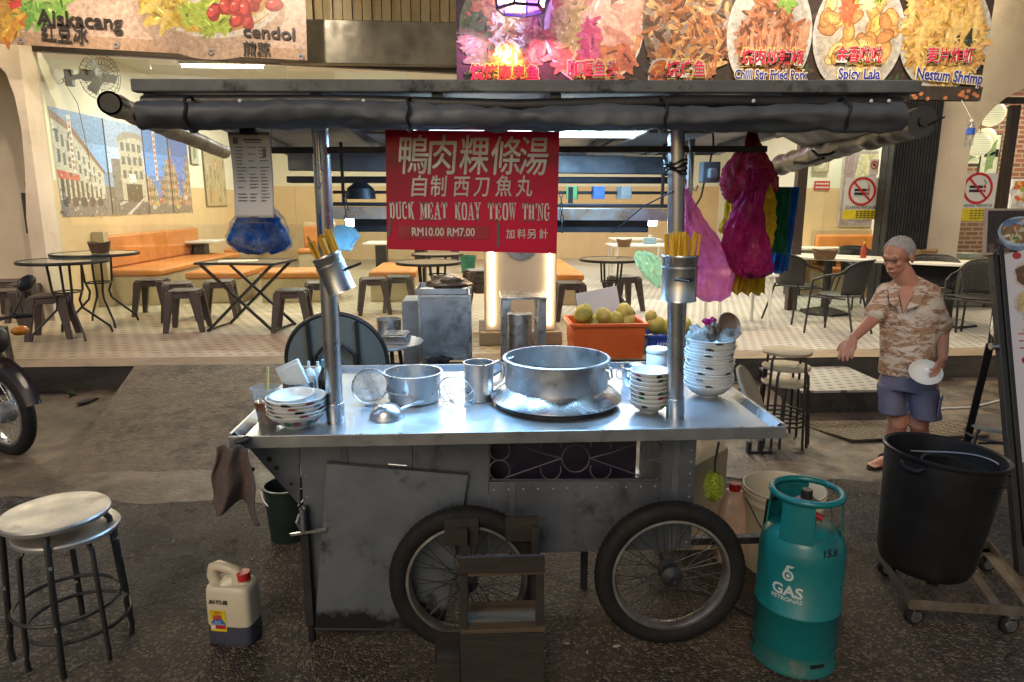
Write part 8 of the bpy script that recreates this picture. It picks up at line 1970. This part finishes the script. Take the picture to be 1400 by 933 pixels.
for (dx, col, w, ry) in ((-.30, (1.0, .25, .75), 46, -22), (.15, (.95, .2, .55), 46, 14), (-.05, (1, .55, .2), 30, 0), (-.42, (.5, .1, 1.0), 26, -30)):
    l = bpy.data.lights.new('violet_spot', 'SPOT'); l.energy = w; l.color = col; l.spot_size = R(62); l.spot_blend = .7; l.shadow_soft_size = .04
    o = bpy.data.objects.new('violet_spot', l); COL.objects.link(o); o.parent = t; o.location = (dx * .3, .22, -.14)
    tgt = Vector((p.x + dx * 2.4, YB, p.z - .55)) - (p + o.location); o.rotation_euler = tgt.to_track_quat('-Z', 'Y').to_euler()

# floodlights on arms over the banners
def flood(px, y, z, tgt, watts, label, size=75, col=(1, .86, .66)):
    p = AY(px, 0, y); p.z = z
    t = T('floodlight', label, 'floodlight', p, (0, 0, 0), 'floodlights over the banners')
    d = (tgt - p).normalized(); q = d.to_track_quat('-Z', 'Y')
    mb = MB(); m_ = q.to_matrix().to_4x4(); mb.box((0, 0, .05), (.22, .16, .08), None, m_); mb.build('housing', m_dark, t, bevel=.006)
    mb = MB(); mb.box((0, 0, .008), (.19, .13, .004), None, m_); mb.build('lens', EMIT('flood_lens', (1, .88, .7), 8), t, smooth=0)
    mb = MB(); mb.bar((0, 0, .06), (0, 6.6 - y, 4.75 - z), .03, .03); mb.build('arm', m_dark, t)
    l = bpy.data.lights.new('flood_beam', 'SPOT'); l.energy = watts; l.color = col; l.spot_size = R(size); l.spot_blend = .8; l.shadow_soft_size = .06
    o = bpy.data.objects.new('flood_beam', l); COL.objects.link(o); o.parent = t; o.location = d * .05; o.rotation_euler = q.to_euler()
for px in (930, 1110, 1270): flood(px, 5.3, 4.35, AY(px, 40, 6.5), 66, 'black floodlight on an arm over the dish banner', 95)
for px in (60, 310): flood(px, 6.3, 4.5, AY(px, 20, 8.05), 95, 'black floodlight on an arm over the dessert banner', 80)
# ================================================================== THE OLD MAN
MY = 4.12
man = T('person', 'old man in a patterned beige shirt and blue shorts walking with a white bowl', 'person', G(1243, 645, 0)); mo = man.location.copy()
def HP(px, py, dy=0.0): return AY(px, py, MY + dy) - mo
m_skin = M('tanned_skin', (.47, .23, .155), .5, 0, (.39, .17, .11), 6, .4, .06, 60, .06, Subsurface_Weight=.06)
TW = R(-40)      # the body's turn towards the picture's left
FD = Vector((math.sin(TW), -math.cos(TW), 0)); SD = Vector((math.cos(TW), math.sin(TW), 0))   # facing, and his left
def limb(mb, pts, rs, n=14):
    """tapering limb through joints, rounded between them"""
    P, Q = [], []
    for i in range(len(pts) - 1):
        for k in range(5):
            f = k / 5; P.append(pts[i].lerp(pts[i + 1], f)); Q.append(rs[i] * (1 - f) + rs[i + 1] * f)
    P.append(pts[-1]); Q.append(rs[-1]); mb.tube(P, Q, n); mb.ball(pts[0], rs[0], 14, 8); mb.ball(pts[-1], rs[-1], 14, 8)
neck_b, head_c = HP(1243, 392), HP(1228, 351)
sR, eR, wR = HP(1213, 399, .07), HP(1192, 438, .0), HP(1167, 462, -.10)
sL, eL, wL = HP(1272, 401, -.08), HP(1288, 452, -.06), HP(1289, 489, -.20)
hip = HP(1242, 520)
kR, aR, tR = HP(1228, 580, .02), HP(1219, 612, .12), HP(1200, 618, .05)
kL, aL = HP(1256, 580, -.06), HP(1262, 628, .10)
mb = MB()
# torso
zs_ = [(hip.z - .05, .14, .11), (hip.z + .06, .145, .115), ((hip.z + neck_b.z) / 2, .145, .110), (neck_b.z - .16, .15, .098), (neck_b.z - .06, .135, .078), (neck_b.z + .0, .075, .065), (neck_b.z + .05, .055, .058)]
rings = []
for z, a, b_ in zs_:
    f = (z - hip.z) / (neck_b.z - hip.z); c = hip.lerp(neck_b, max(0, min(1.1, f))); c.z = z; rings.append(spread_ring(c, a, b_, TW, 20))
mb.loft(rings)
limb(mb, [neck_b, head_c + Vector((.005, .01, -.04))], [.066, .060])
# head: skull, jaw, face parts
HF = (FD * .85 + Vector((-.50, .10, -.42))).normalized(); HS = Vector((-HF.y, HF.x, 0)).normalized(); HU = HS.cross(HF) * -1
if HU.z < 0: HU = -HU
HS = HF.cross(HU)
HM = Matrix((HS, -HF, HU)).transposed().to_4x4()      # local x: side, -y: face, z: up
def hp(x, y, z): return head_c + HM.to_3x3() @ (Vector((x, y, z)) * 1.07)
hm = Matrix(HM)
def hball(x, y, z, r): mb.ball(hp(x, y, z), tuple(k * 1.07 for k in r), 18, 12, hm)
hball(0, .012, .030, (.074, .093, .082)); hball(0, -.030, -.045, (.052, .056, .066)); hball(0, -.042, -.088, (.030, .034, .026))
hball(0, -.072, .022, (.050, .020, .020)); hball(.034, -.058, -.020, (.019, .020, .018)); hball(-.034, -.058, -.020, (.019, .020, .018))
mb.loft([[hp(x, y, z) for x, y, z in q] for q in ([(-.009, -.078, .014), (.009, -.078, .014), (.007, -.070, .02), (-.007, -.070, .02)], [(-.012, -.098, -.020), (.012, -.098, -.020), (.014, -.070, -.018), (-.014, -.070, -.018)], [(-.015, -.094, -.032), (.015, -.094, -.032), (.018, -.066, -.03), (-.018, -.066, -.03)])])
hball(0, -.097, -.026, (.011, .010, .010)); hball(.012, -.088, -.030, (.009, .010, .008)); hball(-.012, -.088, -.030, (.009, .010, .008))
hball(0, -.083, -.058, (.022, .010, .005)); hball(0, -.082, -.067, (.019, .010, .006))
for s_ in (-1, 1):
    hball(s_ * .076, .008, -.005, (.009, .022, .034)); hball(s_ * .028, -.082, .026, (.018, .008, .005))
# arms
limb(mb, [sR, eR, wR], [.055, .041, .028]); limb(mb, [sL, eL, wL], [.056, .042, .029])
def hand(w, d, side, n_, curl, thumb_s, size=1.0):
    """palm ahead of the wrist and five bent fingers of unequal length"""
    d = d.normalized(); n_ = (n_ - d * n_.dot(d)).normalized(); sd = d.cross(n_) * side
    pc = w + d * .045 * size
    m_ = Matrix((sd, n_, d)).transposed().to_4x4(); mb.ball(pc, (.038 * size, .016 * size, .050 * size), 14, 10, m_)
    for k, (off, L) in enumerate(((-.036, .070), (-.012, .080), (.012, .075), (.035, .060))):
        b_ = w + d * .080 * size + sd * off * size; dirn = d; P = [b_ - d * .03]; c = curl
        for q in (.42, .32, .26):
            P.append(P[-1] + dirn * (L * q * size + (.02 if len(P) == 1 else 0))); ax = sd; dirn = (dirn * math.cos(c) + n_ * math.sin(c)).normalized()
        mb.tube(P, [.0105 * size, .0100 * size, .0092 * size, .0080 * size], 10); mb.ball(P[-1], .008 * size, 8, 6)
    tb = w + d * .030 * size - sd * .030 * size; P = [tb, tb + (d * .6 - sd * .75 + n_ * .15) * .036 * size, tb + (d * .6 - sd * .75) * .036 * size + (d * .85 - sd * .2 + n_ * .45) * .032 * size]
    mb.tube(P, [.014 * size, .0118 * size, .0100 * size], 10); mb.ball(P[-1], .0100 * size, 8, 6)
hand(wR, (wR - eR) + Vector((0, -.02, -.11)), 1, Vector((.7, .3, -.5)), .42, 1, 1.12)
bowl_c = HP(1265, 511, -.22)
hand(wL, HP(1280, 511, -.25) - wL, -1, Vector((-.55, .5, -.25)), .55, 1, 1.0)
# legs and feet
limb(mb, [hip + SD * -.085 + Vector((0, 0, -.02)), kR, aR], [.088, .057, .036]); limb(mb, [hip + SD * .085 + Vector((0, 0, -.02)), kL, aL], [.088, .057, .036])
limb(mb, [kR.lerp(aR, .12), kR.lerp(aR, .42), kR.lerp(aR, .85)], [.054, .060, .038]); limb(mb, [kL.lerp(aL, .12), kL.lerp(aL, .42), kL.lerp(aL, .85)], [.054, .060, .038])
feet = []
for a_, fdv in ((aR, Vector((-.88, -.42, 0))), (aL, Vector((-.75, -.66, 0)))):
    gz_ = .03 - 0; heel = Vector((a_.x, a_.y, .035)); fd = fdv.normalized(); toe = heel + fd * .175; toe.z = .028
    limb(mb, [a_, heel + Vector((0, 0, .035))], [.036, .036]); limb(mb, [heel - fd * .03, heel + fd * .09, toe], [.034, .036, .027])
    sdv = Vector((-fd.y, fd.x, 0))
    for k in range(5): limb(mb, [toe + sdv * (.028 - .014 * k) - fd * .01, toe + sdv * (.030 - .0145 * k) + fd * (.035 - .004 * abs(k - 1))], [.011, .009], 8)
    feet.append((heel, fd, sdv, toe))
remesh(mb, 'body', m_skin, man, .0048, 2)
# eyes
for s_ in (-1, 1):
    e = MB(); e.ball(hp(s_ * .029, -.0795, .006), (.012, .0075, .0035), 12, 8, hm); e.build('eye', M('dark_eye', (.02, .012, .01), .2), man)
    e = MB(); e.ball(hp(s_ * .029, -.0835, .030), (.019, .006, .0035), 12, 8, hm); e.build('eyebrow', M('grey_brow', (.16, .13, .12), .8), man)
e = MB(); e.ball(hp(0, -.0925, -.0625), (.018, .003, .0016), 12, 8, hm); e.build('mouth', M('lip_line', (.16, .05, .04), .5), man)
# thin grey hair: a cropped cap round the back and sides, thinning over the crown
hb = MB()
def hair(u, v):
    a = 2 * PI * u; el = -.55 + (PI / 2 + .55) * v
    x, y, z = .0785 * math.cos(el) * math.cos(a), .0985 * math.cos(el) * math.sin(a), .088 * math.sin(el)
    k = 1 + .022 * mnoise.noise(Vector((x * 70, y * 70, z * 70)))
    return Vector((x * k, y * k + .016, z * k + .028))
mh = M('grey_cropped_hair', (.40, .38, .37), .85, 0, (.24, .22, .21), 60, .5, .4, 300)
hb.sheet(hair, 72, 30)
kill = []
for f in hb.bm.faces:
    c = f.calc_center_median(); edge = -.048 + .012 * mnoise.noise(c * 40)
    lo = -.055 if c.y > .045 else (-.018 if c.y > -.03 else .03)
    if c.y < edge + max(0, .075 - c.z) * .45 or c.z < lo: kill.append(f)
bmesh.ops.delete(hb.bm, geom=kill, context='FACES')
for v_ in hb.bm.verts: v_.co = hp(*v_.co)
ho = hb.build('hair', mh, man, smooth=80)
# shirt
sh = MB(); hem = HP(1241, 513).z; rings = []
for z, a, b_, off in ((hem, .172, .146, .0), (hem + .06, .168, .146, 0), (hem + .20, .164, .144, 0), ((hem + neck_b.z) / 2 + .05, .168, .130, 0), (neck_b.z - .17, .178, .118, 0), (neck_b.z - .09, .168, .100, 0), (neck_b.z - .045, .112, .084, 0), (neck_b.z + .0, .066, .068, 0)):
    f = (z - hip.z) / (neck_b.z - hip.z); c = hip.lerp(neck_b, max(0, min(1.05, f))); c.z = z; rings.append(spread_ring(c, a, b_, TW, 28, power=2.3))
sh.loft(rings)
def sleeve(s_, e_, out, r0_=.062, r1_=.072):
    limb(sh, [s_, s_.lerp(e_, .5), e_], [r0_, r0_, r1_])
sleeve(sR, HP(1198, 427, .02), -1); sleeve(sL, HP(1284, 446, -.07), 1)
for a_, b_ in ((neck_b + Vector((0, 0, -.02)), sR), (neck_b + Vector((0, 0, -.02)), sL)): limb(sh, [a_, b_], [.072, .064]); limb(sh, [neck_b - FD * .035 + Vector((0, 0, .018)), b_ - FD * .02], [.062, .058])
m_shirt, nt, b = newmat('patterned_shirt'); v = coords(nt)
wv = nd(nt, 'ShaderNodeTexNoise', Vector=v, Scale=5.0, Detail=3.0); st_ = nd(nt, 'ShaderNodeMapping', i0=v, Scale=(1, 1, 2.4))
v1 = nd(nt, 'ShaderNodeTexNoise', Vector=st_, Scale=9.5, Detail=5.0, Roughness=.62, Distortion=1.1); v2 = nd(nt, 'ShaderNodeTexNoise', Vector=st_, Scale=16.0, Detail=6.0, Roughness=.7, Distortion=1.6)
c = mixc(nt, ramp(nt, v1, .47, .51), (.56, .45, .37), (.36, .215, .13))
c = mixc(nt, ramp(nt, v2, .55, .585), c, (.19, .105, .07)); v3 = nd(nt, 'ShaderNodeTexNoise', Vector=st_, Scale=12.0, Detail=7.0, Roughness=.75, Distortion=2.2)
c = mixc(nt, ramp(nt, v3, .60, .625), c, (.045, .03, .026)); c = mixc(nt, ramp(nt, nd(nt, 'ShaderNodeTexNoise', Vector=st_, Scale=4.5, Detail=2.0, Distortion=1.4), .56, .6), c, (.58, .50, .43))
nt.links.new(c, b.inputs['Base Color']); b.inputs['Roughness'].default_value = .8
cr = nd(nt, 'ShaderNodeTexNoise', Vector=v, Scale=9.0, Detail=3.0, Distortion=1.2); bp_ = nt.nodes.new('ShaderNodeBump'); bp_.inputs['Strength'].default_value = .7; bp_.inputs['Distance'].default_value = .03
nt.links.new(cr, bp_.inputs['Height']); nt.links.new(bp_.outputs[0], b.inputs['Normal'])
so = remesh(sh, 'shirt', m_shirt, man, .008, 5)
for v_ in so.data.vertices:    # soft folds
    v_.co += v_.normal * (.006 * mnoise.noise(v_.co * 9) + .004 * mnoise.noise(v_.co * Vector((22, 22, 9)))) if False else v_.normal * (.007 * mnoise.noise(v_.co * 9.0))
# open collar, placket and pocket
ch = neck_b + FD * .108 + Vector((0, 0, -.085))
for s_ in (-1, 1):
    cb = MB(); q = [neck_b + SD * s_ * .072 + FD * .015 + Vector((0, 0, .030)), neck_b + SD * s_ * .045 + FD * .106 + Vector((0, 0, -.020)), neck_b + SD * s_ * .014 + FD * .140 + Vector((0, 0, -.13)), neck_b + SD * s_ * .078 + FD * .134 + Vector((0, 0, -.10)), neck_b + SD * s_ * .108 + FD * .066 + Vector((0, 0, -.005))]
    cb._add(q, [(0, 1, 2, 3, 4)]); o_ = cb.build('collar', m_shirt, man, smooth=0); sl_ = o_.modifiers.new('s', 'SOLIDIFY'); sl_.thickness = .006; sl_.offset = 1
cb = MB(); cb._add([neck_b + FD * .134 + Vector((0, 0, -.15)), neck_b + SD * -.040 + FD * .108 + Vector((0, 0, -.03)), neck_b + SD * -.03 + FD * .08 + Vector((0, 0, .01)), neck_b + SD * .03 + FD * .08 + Vector((0, 0, .01)), neck_b + SD * .040 + FD * .108 + Vector((0, 0, -.03))], [(0, 1, 2, 3, 4)])
o_ = cb.build('chest_opening', m_skin, man, smooth=0)
# shorts
sp_ = MB(); sh_hem = HP(1240, 566).z
sp_.loft([spread_ring(hip + Vector((0, 0, z)), a, b_, TW, 24, power=2.3) for z, a, b_ in ((-.055, .160, .138), (-.02, .166, .142), (.06, .160, .135))])
for k_, s_ in ((kR, -1), (kL, 1)):
    t0 = hip + SD * s_ * .088 + Vector((0, 0, -.04)); t1 = k_ + SD * s_ * .035 + Vector((0, 0, sh_hem - k_.z))
    sp_.loft([spread_ring(t0, .090, .122, TW, 20), spread_ring(t0.lerp(t1, .5), .086, .116, TW, 20), spread_ring(t1, .090, .116, TW, 20)])
m_short = M('blue_grey_cotton', (.135, .135, .215), .85, 0, (.10, .10, .16), 6, .5, .5, 16)
so = remesh(sp_, 'shorts', m_short, man, .008, 4)
for v_ in so.data.vertices: v_.co += v_.normal * (.007 * mnoise.noise(v_.co * 11.0))
pk = MB(); pc = hip + SD * .192 + FD * .06 + Vector((0, 0, -.13)); pm = Matrix((FD, SD, Vector((0, 0, 1)))).transposed()
pk.box(pc, (.10, .012, .11), pm); pk.box(pc + SD * .007 + Vector((0, 0, .05)), (.106, .006, .035), pm); pk.build('pocket', m_short, man, bevel=.005)
# sandals
for heel, fd, sdv, toe in feet:
    sd_ = MB(); c_ = heel.lerp(toe, .5); c_.z = .006; ml = Matrix((fd, sdv, Vector((0, 0, 1)))).transposed().to_4x4(); ml.translation = c_
    sd_.prism([(.145 * math.cos(2 * PI * k / 24), .050 * math.sin(2 * PI * k / 24) * (1 + .1 * math.cos(2 * PI * k / 24))) for k in range(24)], .012, ml); s0 = sd_.build('sandal', m_rubber, man, loc=(0, 0, -.004))
    st2 = MB()
    for off in (.02, .065):
        cc = heel + fd * off; st2.tube([Vector((cc.x, cc.y, .018)) + sdv * (.043 * math.cos(a)) + Vector((0, 0, .062 * math.sin(a))) for a in [PI * k / 10 for k in range(11)]], .007, 6, flat=2.2)
    st2.build('strap', m_black, s0)
# the bowl he holds
nb = (Vector((-.28, -.62, .73))).normalized(); rb = .092
bh = bowl_mesh(rb, .058).build('bowl', m_white, loc=mo + bowl_c - nb * .04)
bh.rotation_euler = nb.to_track_quat('Z', 'Y').to_euler(); tag(bh, 'white bowl held tilted in the old mans hand', 'bowl')
